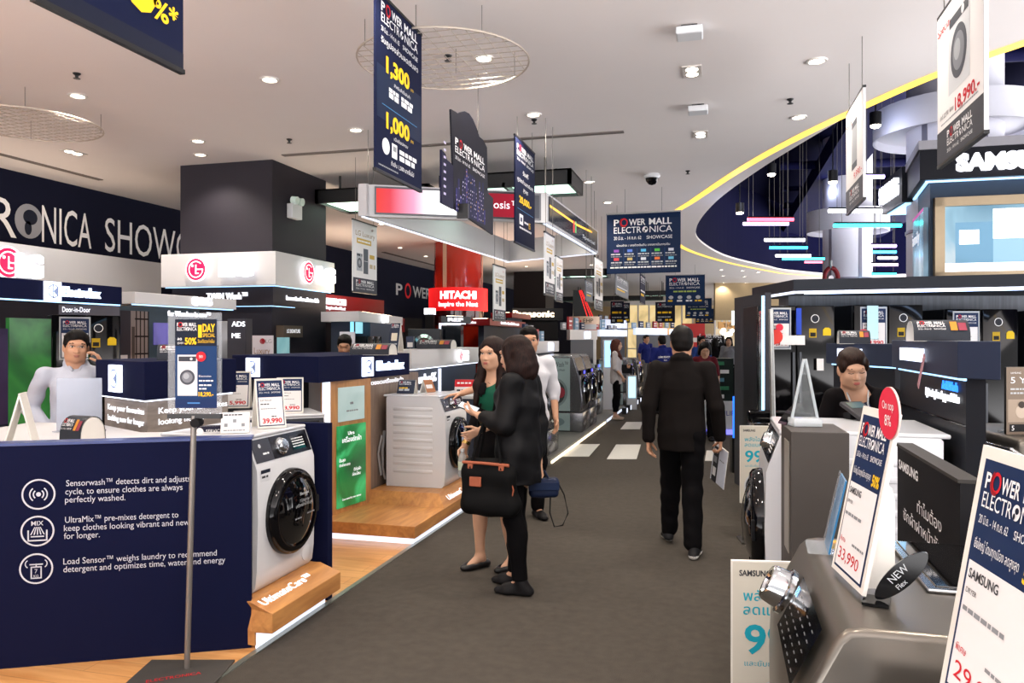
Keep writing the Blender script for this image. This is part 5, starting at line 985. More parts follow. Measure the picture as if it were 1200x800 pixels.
# brown column sign, three-diamond booth
A = at(600, 26.6); B = at(660, 26.6); t = thing('brand_sign', (A[0], A[1], hg(375, 26.6)), 'black sign with warm lit Panasonic lettering on the brown column', 'sign', rz=TH); w = (660 - 600) / F * 26.6; hh = hg(361, 26.6) - hg(375, 26.6); b = MB(); b.box(0, 0, 0, w, .3, hh, M_BLACK); b.build('board', t)
lit_text(t, 'Panasonic', (w * .02, -.01, hh * .28), (1, 0, 0), hh * .5, glow('lit_cream', '#ffe9c8', 3.0), w=w * .8, ext=.1, bold=.03)
q = at(622, 26.95); b = MB(); b.box(-.7, 0, -hg(375, 26.6), .7, .3, 0, M_BLACKM); b.build('post', t).location = (w * .5, .05, 0)
z = 23.5; A = at(684, z); t = thing('round_booth', (A[0], A[1], 0), 'round pale booth with three red diamonds and EHP lettering', 'display booth'); rr = .48
b = MB(); b.lathe([(0, hg(380, z)), (rr, hg(380, z)), (rr, hg(371, z)), (0, hg(371, z))], mat('cream_band', '#d8b8a0', .4), 40); p = Pr(b, (-st * 0, 0, 0), (1, 0, 0), (0, 0, 1)); b.build('band', t, smooth=40)
b = MB(); b.lathe([(0, 0), (rr * .8, 0), (rr * .8, hg(380, z)), (0, hg(380, z))], M_WHITEM, 32); b.build('drum', t, smooth=40)
b = MB(); b.lathe([(rr * .82, hg(392, z)), (rr * .85, hg(392, z)), (rr * .85, hg(386, z)), (rr * .82, hg(386, z))], MR2, 32); b.build('red_ring', t, smooth=40)
f0 = Vector((st, -ct, 0)); X = Vector((ct, st, 0)); o0 = f0 * (rr + .01) + Vector((0, 0, hg(378, z)))
b = MB(); b.text('EHP', o0 - X * .06, X, (0, 0, 1), .11, BLACKI, w=.3)
for dx_, dz_ in ((-.2, .08), (-.26, 0), (-.14, 0)): b.add([tuple(o0 + X * (dx_ + u) + Vector((0, 0, dz_ + v))) for u, v in ((0, 0), (.035, .04), (0, .08), (-.035, .04))], [(0, 1, 2, 3)], REDI)
b.build('lettering', t)
b = MB(); q = [at(672, z), at(694, z)]; P_ = [Vector((-.32, 0, hg(371, z))), Vector((.26, 0, hg(371, z))), Vector((-.02, 0, hg(340, z))), Vector((-.32, 0, hg(340, z)))]
b.add([tuple(X * v.x + Vector((0, 0, v.z)) - f0 * .0) for v in P_] + [tuple(X * v.x + Vector((0, 0, v.z)) - f0 * .12) for v in P_], [(0, 1, 2, 3), (7, 6, 5, 4), (0, 4, 5, 1), (1, 5, 6, 2), (2, 6, 7, 3), (3, 7, 4, 0)], M_BLACK)
for k in (-.05, .05, .12): a0, a1 = P_[2] + Vector((k * .4 - .1, 0, 0)), P_[1] + Vector((k - .1, 0, 0)); b.tube([tuple(X * a0.x + Vector((0, 0, a0.z)) + f0 * .01), tuple(X * a1.x + Vector((0, 0, a1.z)) + f0 * .01)], .015, glow('red_line', '#e02828', 1.2), 5)
b.build('striped_fin', t)
# ================================================================ RIGHT SIDE
M_SILV = mat('silver_paint', '#736d65', .28, .75, noise=.04, nscale=4)
M_SILVD = mat('silver_dark', '#5e5b57', .3, .7, noise=.05)
M_GRAPH = mat('graphite_paint', '#85868a', .2, .75, noise=.05)
# --- silver machine in the foreground
t = thing('washing_machine', (.16, 1.55, 0), 'big silver washing machine with a chrome dial in the right foreground', 'washing machine')
b = MB(); prof = [(0, .12), (-.02, .2), (-.025, .78), (-.02, .915), (.055, 1.065), (.075, 1.083), (.10, 1.087), (.80, 1.087), (.83, 1.07), (.83, .12)]
n = len(prof); v = [(x, 0, z) for x, z in prof] + [(x, .70, z) for x, z in prof]; b.add(v, [tuple(range(n))[::-1], tuple(range(n, 2 * n))] + [(i, (i + 1) % n, n + (i + 1) % n, n + i) for i in range(n)], M_SILV); b.build('body', t, bevel=.014, seg=3, smooth=35)
b = MB(); b.box(.0, .02, 0, .8, .68, .12, M_BLACKM); b.build('base', t)
b = MB(); s0 = Vector((-.02, .70, .915)); sl = Vector((.075, 0, .15)); L_ = sl.length; Y = sl.normalized(); X = Vector((0, -1, 0)); N = X.cross(Y)
p = Pr(b, s0 + N * .015 + Y * .012, X, Y); p.poly([(.30, .01), (.64, .01), (.64, L_ - .025), (.30, L_ - .025)], M_BLACKG, 0)
for i in range(7):
    for j in range(5): p.line(.325 + .043 * i, .022 + .023 * j, .018, .0028, GREYI, 1, i * 7 + j)
p.txt('88', .31, .10, .022, glow('display_blue', '#7cc4ff', 2.0), 2); b.build('control_display', t)
b = MB(); M = Matrix.Translation(s0 + N * .012 + X * .22 + Y * (L_ * .5)) @ Matrix((X, Y, N)).transposed().to_4x4(); b.lathe([(.058, 0), (.058, .012), (.05, .016), (.046, .05), (.042, .056), (.03, .056), (.026, .05), (0, .05)], M_CHROME, 36, M); b.build('dial', t, smooth=35)
b = MB(); b.lathe([(.25, 0), (.25, .03), (.22, .06), (.19, .055), (.15, .07), (0, .08)], M_BLACKG, 40, TM(-.024, .36, .5) @ Matrix.Rotation(R(-90), 4, 'Y')); b.build('door', t, smooth=40)
b = MB(); b.rbox(.27, .26, 1.088, .80, .67, 1.096, .003, M_CHROME); b.build('lid_frame', t); b = MB(); b.rbox(.29, .28, 1.09, .79, .655, 1.0985, .002, M_DOORG); b.build('lid_glass', t)
b = MB(); p = Pr(b, (.12, .66, 1.0885), (0, -1, 0), (1, 0, 0)); p.rect(0, 0, .09, .07, YEL, 0); p.rect(.01, .01, .03, .05, ink('#d89a18'), 1); b.build('energy_label', t)
b = MB(); b.box(.09, -.002, .95, .80, 0.0, .955, M_BLACKM); b.box(.09, -.002, .3, .095, 0, .95, M_BLACKM); b.build('panel_seam', t)
# --- white machine at the bottom edge
washer((.60, 1.19, .165), R(-90), 'white washing machine whose top just shows at the bottom right corner', w=.62, d=.72, h=.85, decal=False); b = MB(); b.rbox(.2, .86, 0, 1.0, 1.52, .164, .01, M_BLACKM); b.build('low_plinth', label='low dark plinth under the white machine at the bottom right', cat='plinth')
def d_sale(price, line='SAMSUNG'):
    def f(p, w, h):
        p.rect(w * .07, h * .03, w * .86, h * .92, NAVY2, 1); p.rect(w * .10, h * .045, w * .80, h * .50, PAPER, 2); pmlogo(p, w * .13, h * .70, w * .74, h * .20); p.txt('ยิ่งใหญ่ โดนทุกเมือง ลดสูงสุด', w * .13, h * .60, h * .035, WHITE, w=w * .52); p.txt('50%', w * .70, h * .575, h * .06, YEL, w=w * .2, bold=.03)
        p.txt(line, w * .13, h * .48, h * .036, DKGREY, w=w * .36, bold=.02); p.txt('DRYER', w * .13, h * .42, h * .02, DKGREY); p.line(w * .13, h * .35, w * .5, h * .018, GREYI, 3); p.txt('พิเศษ', w * .13, h * .19, h * .028, REDI); p.line(w * .5, h * .2, w * .35, h * .014, GREYI, 3); p.txt(price, w * .16, h * .09, h * .065, REDI, w=w * .62)
    return f
q = c2w(.755, 1.69); aframe((q[0] + .05, q[1], 1.099), R(-81), .205, .375, '', 'leaning price sign reading 33,990 on the silver washing machine', d_sale('33,990'), .19, fin=True)
o = fpt  # noqa
t = thing('round_tag', (q[0] + .055, q[1] - .085, 1.099 + .375), 'round red tag reading On top 8% at the corner of the 33,990 sign', 'tag', rz=R(-81)); b = MB(); b.cyl((0, -.004, 0), (0, .0, 0), .055, mat('tag_edge', '#d8b8b0', .5), n=36); p = Pr(b, (0, -.0045, 0), (1, 0, 0), (0, 0, 1)); p.ell(0, 0, .054, .054, ink('#d83048'), 1, 36); p.txt('On top', 0, .008, .017, WHITE, 2, w=.062, align='C'); p.txt('8%', 0, -.026, .022, WHITE, 2, w=.035, align='C'); b.build('disc', t); b = MB(); b.box(-.004, .0005, -.12, .004, .004, -.01, M_CARD); b.build('stick', t)
q = c2w(.735, 1.235); aframe((q[0] + .07, q[1] - .03, 1.0265), R(-83), .28, .42, '', 'nearest navy topped price sign at the right edge of the photo', d_sale('29,990'), .17, fin=True)
# eye shaped black tag
q = at(1056, 1.55); t = thing('display_tag', (q[0], q[1], 1.0885), 'black eye shaped tag standing on the silver washing machine', 'tag', rz=R(-15)); b = MB(); P_ = []
for i in range(33):
    a = 2 * math.pi * i / 32; s = math.sin(a); P_.append((.070 * math.cos(a), abs(s) ** 1.15 * math.copysign(.022, s)))
P_ = P_[:-1]; vv = [Vector((x * .66 - y * .75, 0, x * .75 + y * .66 + .062)) for x, y in P_]; n = len(vv)
b.add([tuple(q_ + Vector((0, -.004, 0))) for q_ in vv] + [tuple(q_ + Vector((0, .004, 0))) for q_ in vv], [tuple(range(n)), tuple(range(n, 2 * n))[::-1]] + [(i, n + i, n + (i + 1) % n, (i + 1) % n) for i in range(n)], M_BLACKG)
p = Pr(b, (-.012, -.0045, .042), (.66, 0, .75), (-.75, 0, .66)); p.txt('NEW', .0, .004, .014, SILVERI, 1); p.txt('Flex', 0, -.012, .010, SILVERI, 1); b.build('tag_face', t); b = MB(); b.box(-.07, -.03, .0005, -.02, .03, .006, M_BLACKG); b.build('foot', t)
# thin acrylic card on the crest
t = thing('acrylic_card', (.27, 2.12, 1.0885), 'thin clear card with blue print standing edge-on on the silver machine', 'card holder', rz=R(-93)); b = MB(); M = Matrix.Rotation(R(-12), 4, 'X'); b.box(-.06, -.002, 0, .06, .002, .19, mat('card_blue', '#2a6f9c', .3, noise=.35, nscale=30), M); b.build('card', t); b = MB(); b.box(-.065, -.006, 0, .065, -.003, .195, M_ACR, M); b.box(-.065, -.05, 0, .065, .06, .003, M_ACR); b.build('acrylic', t)
# --- posters at the aisle edge
def d_99(p, w, h):
    p.rect(.004, .004, w - .008, h - .008, ink('#cfc9ba'), 1); p.txt('SAMSUNG', w * .06, h * .925, h * .028, DKGREY, 2, w=w * .24, bold=.03); p.txt('พลังไอน้ำร้อน', w * .09, h * .80, h * .048, TEAL, 2, w=w * .62, bold=.01); p.txt('ลดแบคทีเรีย', w * .09, h * .73, h * .048, TEAL, 2, w=w * .58, bold=.01); p.txt('99', w * .10, h * .535, h * .14, TEAL, 2, w=w * .34, bold=.02); p.txt('.9', w * .46, h * .535, h * .09, TEAL, 2, bold=.02); p.txt('%', w * .5, h * .64, h * .05, TEAL, 2); p.txt('และยับยั้งสารก่อภูมิแพ้', w * .1, h * .47, h * .026, TEAL, 2, w=w * .6)
    p.ell(w * .36, h * .22, w * .28, w * .28, ink('#c4c6c8'), 2); p.ell(w * .36, h * .22, w * .25, w * .25, ink('#3e4046'), 3); p.ell(w * .36, h * .22, w * .17, w * .17, ink('#8c9096'), 4); p.ell(w * .36, h * .22, w * .15, w * .15, ink('#50545c'), 5); p.rect(w * .22, h * .10, w * .28, h * .08, ink('#b8ccd4'), 6)
for px_, z, wd, ht, lab in [(857, 2.42, .40, .62, 'large beige poster with turquoise 99.9 beside the silver washing machine'), (867, 6.15, .40, .62, 'farther beige poster with turquoise 99 beside the white washing machine')]:
    A = at(px_, z); t = thing('floor_poster', (A[0], A[1], 0), lab, 'poster', rz=TH - R(6)); b = MB(); b.box(0, 0, .31, wd, .012, .31 + ht, M_CARD); d_99(Pr(b, (0, -.001, .31), (1, 0, 0), (0, 0, 1)), wd, ht); b.build('panel', t); b = MB(); b.box(.02, .0, .0, wd - .02, .02, .31, M_SILVD); b.box(.0, -.08, 0, wd, .14, .012, M_SILVD); b.build('stand', t)
# --- dark box, acrylic A holder, curved card
bc = at(927, 3.08); bw = 58 * 3.08 / 900; t = thing('display_box', (bc[0], bc[1], 0), 'tall plain dark grey box between the silver and the white machine', 'display box', rz=TH - R(13)); hb = 1.255; b = MB(); b.box(0, 0, 0, bw + .02, .34, hb, mat('box_grey', '#46423f', .55, noise=.05)); b.build('box', t, bevel=.003)
b = MB(); b.box(-.003, .06, .75, .0, .20, hb - .05, mat('box_slot', '#8a857d', .4)); b.build('side_slot', t)
t = thing('acrylic_holder', (*c2w(*( (943 - 600) / 900 * 3.27, 3.27)), hb + .001), 'empty clear acrylic A-shaped holder on the tall dark box', 'sign holder', rz=TH); M_ACR2 = mat('acrylic_edge', '#c8d0d4', .12, noise=0, alpha=.5); M_ACR3 = mat('acrylic_sheet', '#dfe8ec', .05, noise=0, alpha=.05)
b = MB(); b.rbox(-.06, -.04, 0, .06, .04, .035, .004, M_ACR2); b.build('foot', t)
for s in (-1, 1): b = MB(); b.tube([(s * .055, 0, .03), (s * .004, 0, .285)], .006, M_ACR2, 6); b.build('side_bar', t)
b = MB(); b.add([(-.055, .0, .03), (.055, .0, .03), (0.0, .0, .285), (-.055, .003, .03), (.055, .003, .03), (0, .003, .285)], [(0, 1, 2), (5, 4, 3)], M_ACR3); b.build('sheet', t)
t = thing('curved_card', (*at(921, 3.34), hb + .001), 'small dark curved card at the left edge of the tall dark box', 'card', rz=R(-70)); b = MB(); n = 8
for i in range(n):
    a0, a1 = i / n, (i + 1) / n; f_ = lambda q: (-.02 + .05 * q + .03 * q * q, .09 * q); y0, z0 = f_(a0); y1, z1 = f_(a1); b.add([(-.04, y0, z0), (.04, y0, z0), (.04, y1, z1), (-.04, y1, z1), (-.04, y0 + .004, z0), (.04, y0 + .004, z0), (.04, y1 + .004, z1), (-.04, y1 + .004, z1)], [(0, 1, 2, 3), (7, 6, 5, 4), (0, 3, 7, 4), (1, 5, 6, 2)], M_BLACKG)
b.build('card', t, smooth=60)
# --- white machine on the right
washer((.225 + .36, 3.98, .345), R(-90), 'white washing machine with its round door towards the aisle, before the seated saleswoman', w=.62, d=.74, h=.87, decal=False); b = MB(); b.rbox(.25, 3.67, 0, .98, 4.29, .344, .01, M_SILVD); b.build('low_plinth', label='grey plinth under the white machine on the right', cat='plinth')
t = thing('card_terminal', (*at(1006, 3.92), 1.217), 'dark grey tablet terminal lying tilted on the white machine before the saleswoman', 'terminal', rz=TH + R(20)); M = Matrix.Rotation(R(26), 4, 'X'); b = MB(); b.rbox(-.07, -.08, .0, .07, .07, .022, .006, mat('terminal_grey', '#38373a', .4), TM(0, 0, .037) @ M); b.build('case', t); b = MB(); b.box(-.05, .0, .0222, .05, .055, .0235, mat('terminal_glass', '#46606a', .1), TM(0, 0, .037) @ M); b.build('screen', t); b = MB(); b.box(-.05, .0, 0, .05, .05, .03, M_BLACKM); b.build('prop', t)
# --- black printed plinth with brand
t = thing('printed_plinth', (.62, 3.02, 0), 'black plinth printed with white SAMSUNG and Thai words behind the silver machine', 'plinth'); b = MB(); Lb = .74; b.box(0, -Lb, 0, .045, 0, 1.245, mat('plinth_black', '#141316', .6, spec=.2)); p = Pr(b, (-.001, 0, 0), (0, -1, 0), (0, 0, 1))
p.txt('SAMSUNG', .03, 1.17, .030, WHITE, 1, w=.27, bold=.03); p.txt('ทำไมต้อง', .29, 1.07, .036, WHITE, 1, w=.28); p.txt('ซักผ้าฝาหน้าซัมซุง', .10, 1.005, .036, WHITE, 1, w=.56); b.build('board', t); b = MB(); b.box(-.006, -Lb - .004, 1.245, .05, .004, 1.255, mat('plinth_edge', '#3a3734', .5)); b.build('top_edge', t)
# --- right kiosks
def rkiosk(l, c, r, zl, zh, label, zcut=None, ins=.035):
    P_ = box3(l, c, r); t = thing('brand_kiosk', (c[0], c[1], 0), label, 'display kiosk'); Q = [(x - c[0], y - c[1]) for x, y in P_]; b = MB(); b.prism(Q, zl, zh, mat('kiosk_slate', '#2a3144', .4, noise=.03)); b.build('header', t, bevel=.003)
    I = inset(Q, ins); b = MB(); b.prism(I, 0, zl, mat('kiosk_black', '#24262c', .4, noise=.05)); b.build('body', t)
    b = MB(); J = inset(Q, ins * .75); a, e = Vector((*J[0], 0)), Vector((*J[1], 0)); d, L_, nn = face_of(a, e); b.prism([(q.x, q.y) for q in (a, e, e - nn * .012, a - nn * .012)], zl - .012, zl - .001, M_LEDB); b.build('light_strip', t)
    d, L_, nn = face_of(Q[0], Q[1]); rz = math.atan2(d.y, d.x); hh = zh - zl
    b = MB(); b.box(0, 0, 0, L_ * .36, .015, hh * .42, glow('logo_bluewhite', '#dfe9ff', 2.2)); b.text('SAMSUNG', (L_ * .02, -.001, hh * .1), (1, 0, 0), (0, 0, 1), hh * .22, ink('#b8c8f0'), w=L_ * .32); o = b.build('lit_sign', t); o.location = Vector((*Q[0], zl + hh * .33)) + d * L_ * .22 + nn * .016; o.rotation_euler = (0, 0, rz)
    return t, Q, I
t, Q, I = rkiosk(at(1045, 4.42), at(1122, 3.2), at(1173, 3.04), 1.463, 1.617, 'near dark kiosk with a glowing white sign on its slate header')
d, L_, nn = face_of(I[0], I[1]); lit_text(t, 'AddWash', Vector((*I[0], 1.40)) + d * L_ * .72 + nn * .003, d, .036, glow('lit_blue', '#2a7cf0', 2.0), w=L_ * .2, ext=.05, bold=.03); lit_text(t, 'lightening laundry possibilities', Vector((*I[0], 1.352)) + d * L_ * .48 + nn * .003, d, .034, w=L_ * .46, ext=.05, bold=.04)
b = MB(); q = Vector((*I[0], 1.26)); b.box(0, -.008, 0, L_, 0, .006, M_BLACKG); o = b.build('groove', t); o.location = q; o.rotation_euler = (0, 0, math.atan2(d.y, d.x))
d, L_, nn = face_of(Q[0], Q[1]); b = MB(); b.box(0, -.006, 0, .03, -.003, .20, mat('tag_pink', '#b08088', .5), Matrix.Rotation(R(38), 4, 'Y')); o = b.build('hanging_tag', t); o.location = Vector((*Q[0], 1.40)) + d * L_ * .52 + nn * .01; o.rotation_euler = (0, 0, math.atan2(d.y, d.x))
q = at(1098, 3.75); arch_card((q[0], q[1], 1.618), TH - R(18), .24, .22, .10, 'large arched brochure on the near dark kiosk of the right side')
t, Q, I = rkiosk(at(968, 6.25), at(1046, 5.4), at(1084, 5.35), hg(430, 5.4), hg(403, 5.4), 'farther dark kiosk with a glowing sign behind the saleswoman')
q = at(1000, 5.95); arch_card((q[0], q[1], hg(403, 5.4) + .001), TH - R(18), .22, .2, .10, 'small arched brochure on the farther dark kiosk behind the saleswoman')
# --- refrigerator wall
zw = 8.35; WA = at(870, zw); X_ = Vector((ct, st, 0)); 
t = thing('display_backing', (WA[0], WA[1], 0), 'dark grey display wall behind the black refrigerators on the right', 'display wall', rz=TH); b = MB(); mw = wood('grey_stripe', '#5c626c', '#747b86', (14, 14, .6), .5); b.box(.5, 0, 0, 4.3, .3, 2.15, mw); b.build('back_panel', t)
t = thing('end_panel', (WA[0], WA[1], 0), 'dark end wall with a lit blue-white edge left of the leftmost black refrigerator', 'wall panel', rz=TH); b = MB(); b.box(0, -.75, 0, .06, .3, 2.08, mat('wall_dark', '#33343a', .5)); b.build('side_panel', t)
b = MB(); b.box(-.02, -.74, .1, -.001, -.70, 2.05, M_LEDB); b.build('light_strip', t); b = MB(); b.box(-.015, -.68, .1, -.001, -.55, 1.9, M_CHROME); b.box(-.012, -.4, .1, -.001, -.2, 1.9, M_CHROME); b.build('chrome_strip', t)
CA, CB = at(930, 7.75), at(1260, 6.9); t = thing('wall_canopy', (*CA, 2.09), 'dark canopy shelf with a thin lit edge above the black refrigerators', 'canopy'); Q = [(0, 0), (CB[0] - CA[0], CB[1] - CA[1]), (CB[0] - CA[0] + .3, CB[1] - CA[1] + 2.4), (-.35, 1.25)]; b = MB(); b.prism(Q, 0, .13, mat('canopy_dark', '#23272f', .45)); b.build('shelf', t)
d, L_, nn = face_of(Q[0], Q[1]); b = MB(); b.box(0, -.012, -.012, L_, .02, .012, M_LED); o = b.build('light_strip', t); o.rotation_euler = (0, 0, math.atan2(d.y, d.x)); d2, L2, n2 = face_of(Q[3], Q[0]); b = MB(); b.box(L2 * .4, -.012, -.012, L2, .02, .012, M_LED); o = b.build('light_strip', t); o.location = (*Q[3], 0); o.rotation_euler = (0, 0, math.atan2(d2.y, d2.x)); b = MB(); b.box(.1, .16, -.01, L_ - .1, .19, -.001, glow('led_wash', '#b8d4ff', 6.0, True)); o = b.build('wash_strip', t); o.rotation_euler = (0, 0, math.atan2(d.y, d.x))
zf_ = 7.72
for px0, px1, yt, sp, pr, lab in [(878, 968, 358, 'french', '59,990', 'black refrigerator farthest left in the grey wall with a white price card'), (987, 1068, 357, 'sbs', '39,990', 'black mirror refrigerator in the middle of the grey wall'), (1092, 1176, 362, 'sbs', '49,990', 'black mirror refrigerator right of the middle one in the grey wall'), (1199, 1290, 363, 'sbs', None, 'black refrigerator at the right edge of the grey wall')]:
    w = (px1 - px0) / F * zf_; A = at((px0 + px1) / 2, zf_ + .28); fridge((A[0], A[1], .0), TH, w, .5, hg(yt, zf_), lab, split=sp, price=pr)
def stick(px0, px1, py0, py1, z, m, label, name, cat, rd=False):
    A = at(px0, z); w = (px1 - px0) / F * z; b = MB()
    if rd: b.cyl((w / 2, 0, 0), (w / 2, -.01, 0), w / 2, m, n=24)
    else: b.box(0, -.006, 0, w, 0, hg(py0, z) - hg(py1, z), m)
    o = b.build(name, loc=(A[0], A[1], hg(py1, z) if not rd else hg((py0 + py1) / 2, z)), rz=TH, label=label, cat=cat); return o
zs = 7.71
stick(900, 917, 387, 402, zs, ink('#d84038'), 'larger round red tag on the leftmost black refrigerator', 'round_tag', 'tag', True); stick(909, 917.5, 380, 387, zs, ink('#d83048'), 'smaller round red tag above the larger one on the leftmost refrigerator', 'round_tag', 'tag', True)
stick(914, 943, 393, 404, zs, PAPER, 'white paper strip taped across the leftmost black refrigerator', 'paper_strip', 'notice'); stick(933, 939, 361, 392, zs, ink('#2a48b8'), 'blue vertical strip on the leftmost black refrigerator', 'blue_strip', 'strip'); stick(957, 965, 420, 434, zs, PAPER, 'small white framed dispenser label low on the leftmost refrigerator', 'dispenser_label', 'label')
stick(1005, 1018, 385, 399, zs, ink('#d03848'), 'round red tag on the middle refrigerator', 'round_tag', 'tag', True); stick(1016, 1029, 358, 397, zs, mat('pale_mirror', '#a8ccd4', .2, .2), 'pale blue cardboard hanger on the middle refrigerator', 'door_hanger', 'card')
# pole
A = fl(909, 596, .06); t = thing('pole_stand', (*at(909, 6.45), 0), 'thin grey metal pole standing before the leftmost black refrigerator', 'pole'); b = MB(); b.cyl((0, 0, 0), (0, 0, .9), .03, M_STEEL, n=14); b.cyl((-.02, 0, .88), (-.04, 0, hg(362, 6.45)), .022, M_STEEL, n=14); b.build('pole', t, smooth=40); b = MB(); b.tube([(-.05, 0, .9), (0.0, -.04, .92), (.05, 0, .9)], .016, M_CHROME, 8); b.build('clamp', t, smooth=40); b = MB(); b.cyl((0, 0, 0), (0, 0, .015), .12, M_BLACKM, n=24); b.build('base', t)
# dark glossy top loaders in front of the wall
for i, (px_, z, h, lab) in enumerate([(917, 7.0, .86, 'black top loading machine with chrome rim before the leftmost refrigerator'), (999, 7.35, .84, 'black top loading machine with white brand letters beside the chrome rimmed one')]):
    A = at(px_, z - .3 * i); t = thing('top_load_washer', (A[0], A[1], 0), lab, 'washing machine', rz=TH - R(13)); b = MB(); b.rbox(-.3, -.3, 0, .3, .3, h, .04, mat('washer_black', '#1b1816', .15, .3, noise=.05), seg=3); b.build('body', t, smooth=40); b = MB(); b.rbox(-.31, -.31, h - .10, .31, .31, h - .06, .018, M_CHROME); b.build('chrome_rim', t, smooth=40)
    b = MB(); b.rbox(-.27, -.26, h - .005, .27, .16, h + .02, .01, M_DOORG); b.build('lid', t); b = MB(); b.rbox(-.29, .17, h - .01, .29, .29, h + .09, .02, M_BLACKG); b.build('control_panel', t)
    b = MB(); b.text('SAMSUNG', (-.16, -.302, h - .22), (1, 0, 0), (0, 0, 1), .045, SILVERI, w=.3, bold=.03); b.build('lettering', t)
A = at(1078, 4.95); t = thing('top_load_washer', (A[0], A[1], 0), 'black machine with a curved chrome edge right behind the saleswoman', 'washing machine', rz=TH); b = MB(); b.rbox(-.2, -.1, 0, .0, .15, hg(462, 4.9), .03, mat('washer_black', '#1b1816', .15, .3, noise=.05)); b.build('body', t); zt_ = hg(462, 4.9); b = MB(); b.tube([(-.2, -.11, zt_ - .05), (-.17, -.11, zt_), (.0, -.11, zt_ + .005)], .014, M_CHROME, 8); b.build('chrome_edge', t, smooth=50)
# right edge machine with brown board
A = at(1240, 3.5); t = thing('washing_machine', (A[0], A[1], 0), 'silver machine with stacked chrome edges at the right edge of the photo', 'washing machine', rz=TH - R(10)); zt_ = 1.20; b = MB(); b.rbox(-.30, -.3, 0, .35, .4, zt_, .03, M_SILV, seg=3); b.build('body', t, smooth=40)
for k in range(3): b = MB(); b.tube([(-.302, .2, zt_ - .06 - .07 * k), (-.31, -.28, zt_ - .05 - .07 * k), (-.25, -.31, zt_ - .09 - .07 * k), (-.1, -.31, zt_ - .12 - .07 * k)], .012, M_CHROME, 8); b.build('chrome_edge', t, smooth=50)
def d_5y(p, w, h):
    p.rect(0, 0, w, h, ink('#77695c')); p.txt('SAMSUNG', w * .08, h * .9, h * .025, WHITE); p.txt('5 Years', w * .08, h * .76, h * .09, WHITE, w=w * .7); p.line(w * .08, h * .66, w * .7, h * .025, SILVERI); p.line(w * .08, h * .60, w * .7, h * .025, SILVERI); p.rect(w * .03, h * .18, w * .94, h * .34, ink('#9c8c7c'), 2); p.ell(w * .3, h * .34, w * .12, h * .1, ink('#b8a898'), 3); p.ell(w * .3, h * .44, w * .07, h * .05, ink('#3a302a'), 4); p.rect(w * .06, h * .04, w * .4, h * .11, BLACKI, 2); p.txt('5', w * .1, h * .06, h * .07, WHITE, 3)
q = at(1179, 3.42); t = thing('warranty_board', (q[0], q[1], zt_ + .001), 'brown warranty board with 5 Years on the silver machine at the right edge', 'sign', rz=TH + R(6)); b = MB(); wd, ht = .24, .30; b.box(0, 0, 0, wd, .012, ht, M_SILVD); d_5y(Pr(b, (0, -.001, 0), (1, 0, 0), (0, 0, 1)), wd, ht); b.build('panel', t); b = MB(); b.box(.03, .012, 0, wd - .03, .09, .008, M_ACR2); b.build('foot', t)
# --- brand tower above the wall
c = at(1078, 8.7); l = at(1058, 10.3); r = at(1290, 8.25); P_ = box3(l, c, r); t = thing('brand_tower', (c[0], c[1], 2.1), 'dark brand tower with white lit SAMSUNG letters and a big bright screen', 'display tower'); Q = [(x - c[0], y - c[1]) for x, y in P_]
b = MB(); b.prism(Q, 1.32, 1.66, mat('tower_black', '#12131a', .4)); b.build('header', t, bevel=.004); b = MB(); b.prism(inset(Q, -.015), 1.66, 1.76, mat('tower_cap', '#8c8a90', .5)); b.build('top_cap', t)
I = inset(Q, .12); b = MB(); b.prism(I, .12, 1.32, mat('tower_slate', '#2c3a4c', .45)); b.build('body', t)
b = MB(); J = inset(Q, .07)
for i in (0, 1): a, e = Vector((*J[i], 0)), Vector((*J[i + 1], 0)); d, L_, nn = face_of(a, e); b.prism([(q.x, q.y) for q in (a, e, e - nn * .03, a - nn * .03)], 1.30, 1.318, M_LEDB)
b.build('light_strip', t)
d, L_, nn = face_of(Q[1], Q[2]); rz = math.atan2(d.y, d.x); b = MB(); b.text('SAMSUNG', Vector((*Q[1], 1.40)) + d * (.36) + nn * .01, d, (0, 0, 1), .17, M_LETT, w=1.16, bold=.05, ext=.1); b.build('lit_letters', t)
d, L_, nn = face_of(I[1], I[2]); zA, zB = hg(328, 8.55) - 2.1, hg(229, 8.55) - 2.1
b = MB(); fw = .10; x0, x1 = .03, 1.75; ms = mat('frame_bronze', '#9a8a72', .35, .6)
for q in ((x0, zA, x1, zA + fw), (x0, zB - fw, x1, zB), (x0, zA, x0 + fw, zB), (x1 - fw, zA, x1, zB)): b.box(q[0], -.09, q[1], q[2], 0, q[3], ms)
o = b.build('screen_frame', t); o.location = (*I[1], 0); o.rotation_euler = (0, 0, rz)
MS = screen_mat('sky_screen', [(.25, '#4f90b4'), (.45, '#9fd4ee'), (.6, '#eefaff'), (.8, '#ffffff')], .85, 1.1)
b = MB(); b.box(x0 + fw, -.03, zA + fw, x1 - fw, 0, zB - fw, MS); p = Pr(b, (x0 + fw, -.031, zA + fw), (1, 0, 0), (0, 0, 1)); hh = zB - zA - 2 * fw; p.rect(.12, .1, .38, hh * .62, glow('screen_slate', '#5c86a0', .8), 1); p.rect(.5, .1, 1.0, hh * .36, glow('screen_grey2', '#7fa4b8', .8), 1); p.rect(.5, .1 + hh * .36, 1.0, hh * .45, glow('screen_white', '#ffffff', 1.6), 1); p.rect(.0, .0, 1.52, .1, glow('screen_white', '#ffffff', 1.6), 1); p.rect(.16, hh * .42, .2, .16, glow('screen_white', '#ffffff', 1.6), 2); o = b.build('screen', t); o.location = (*I[1], 0); o.rotation_euler = (0, 0, rz)
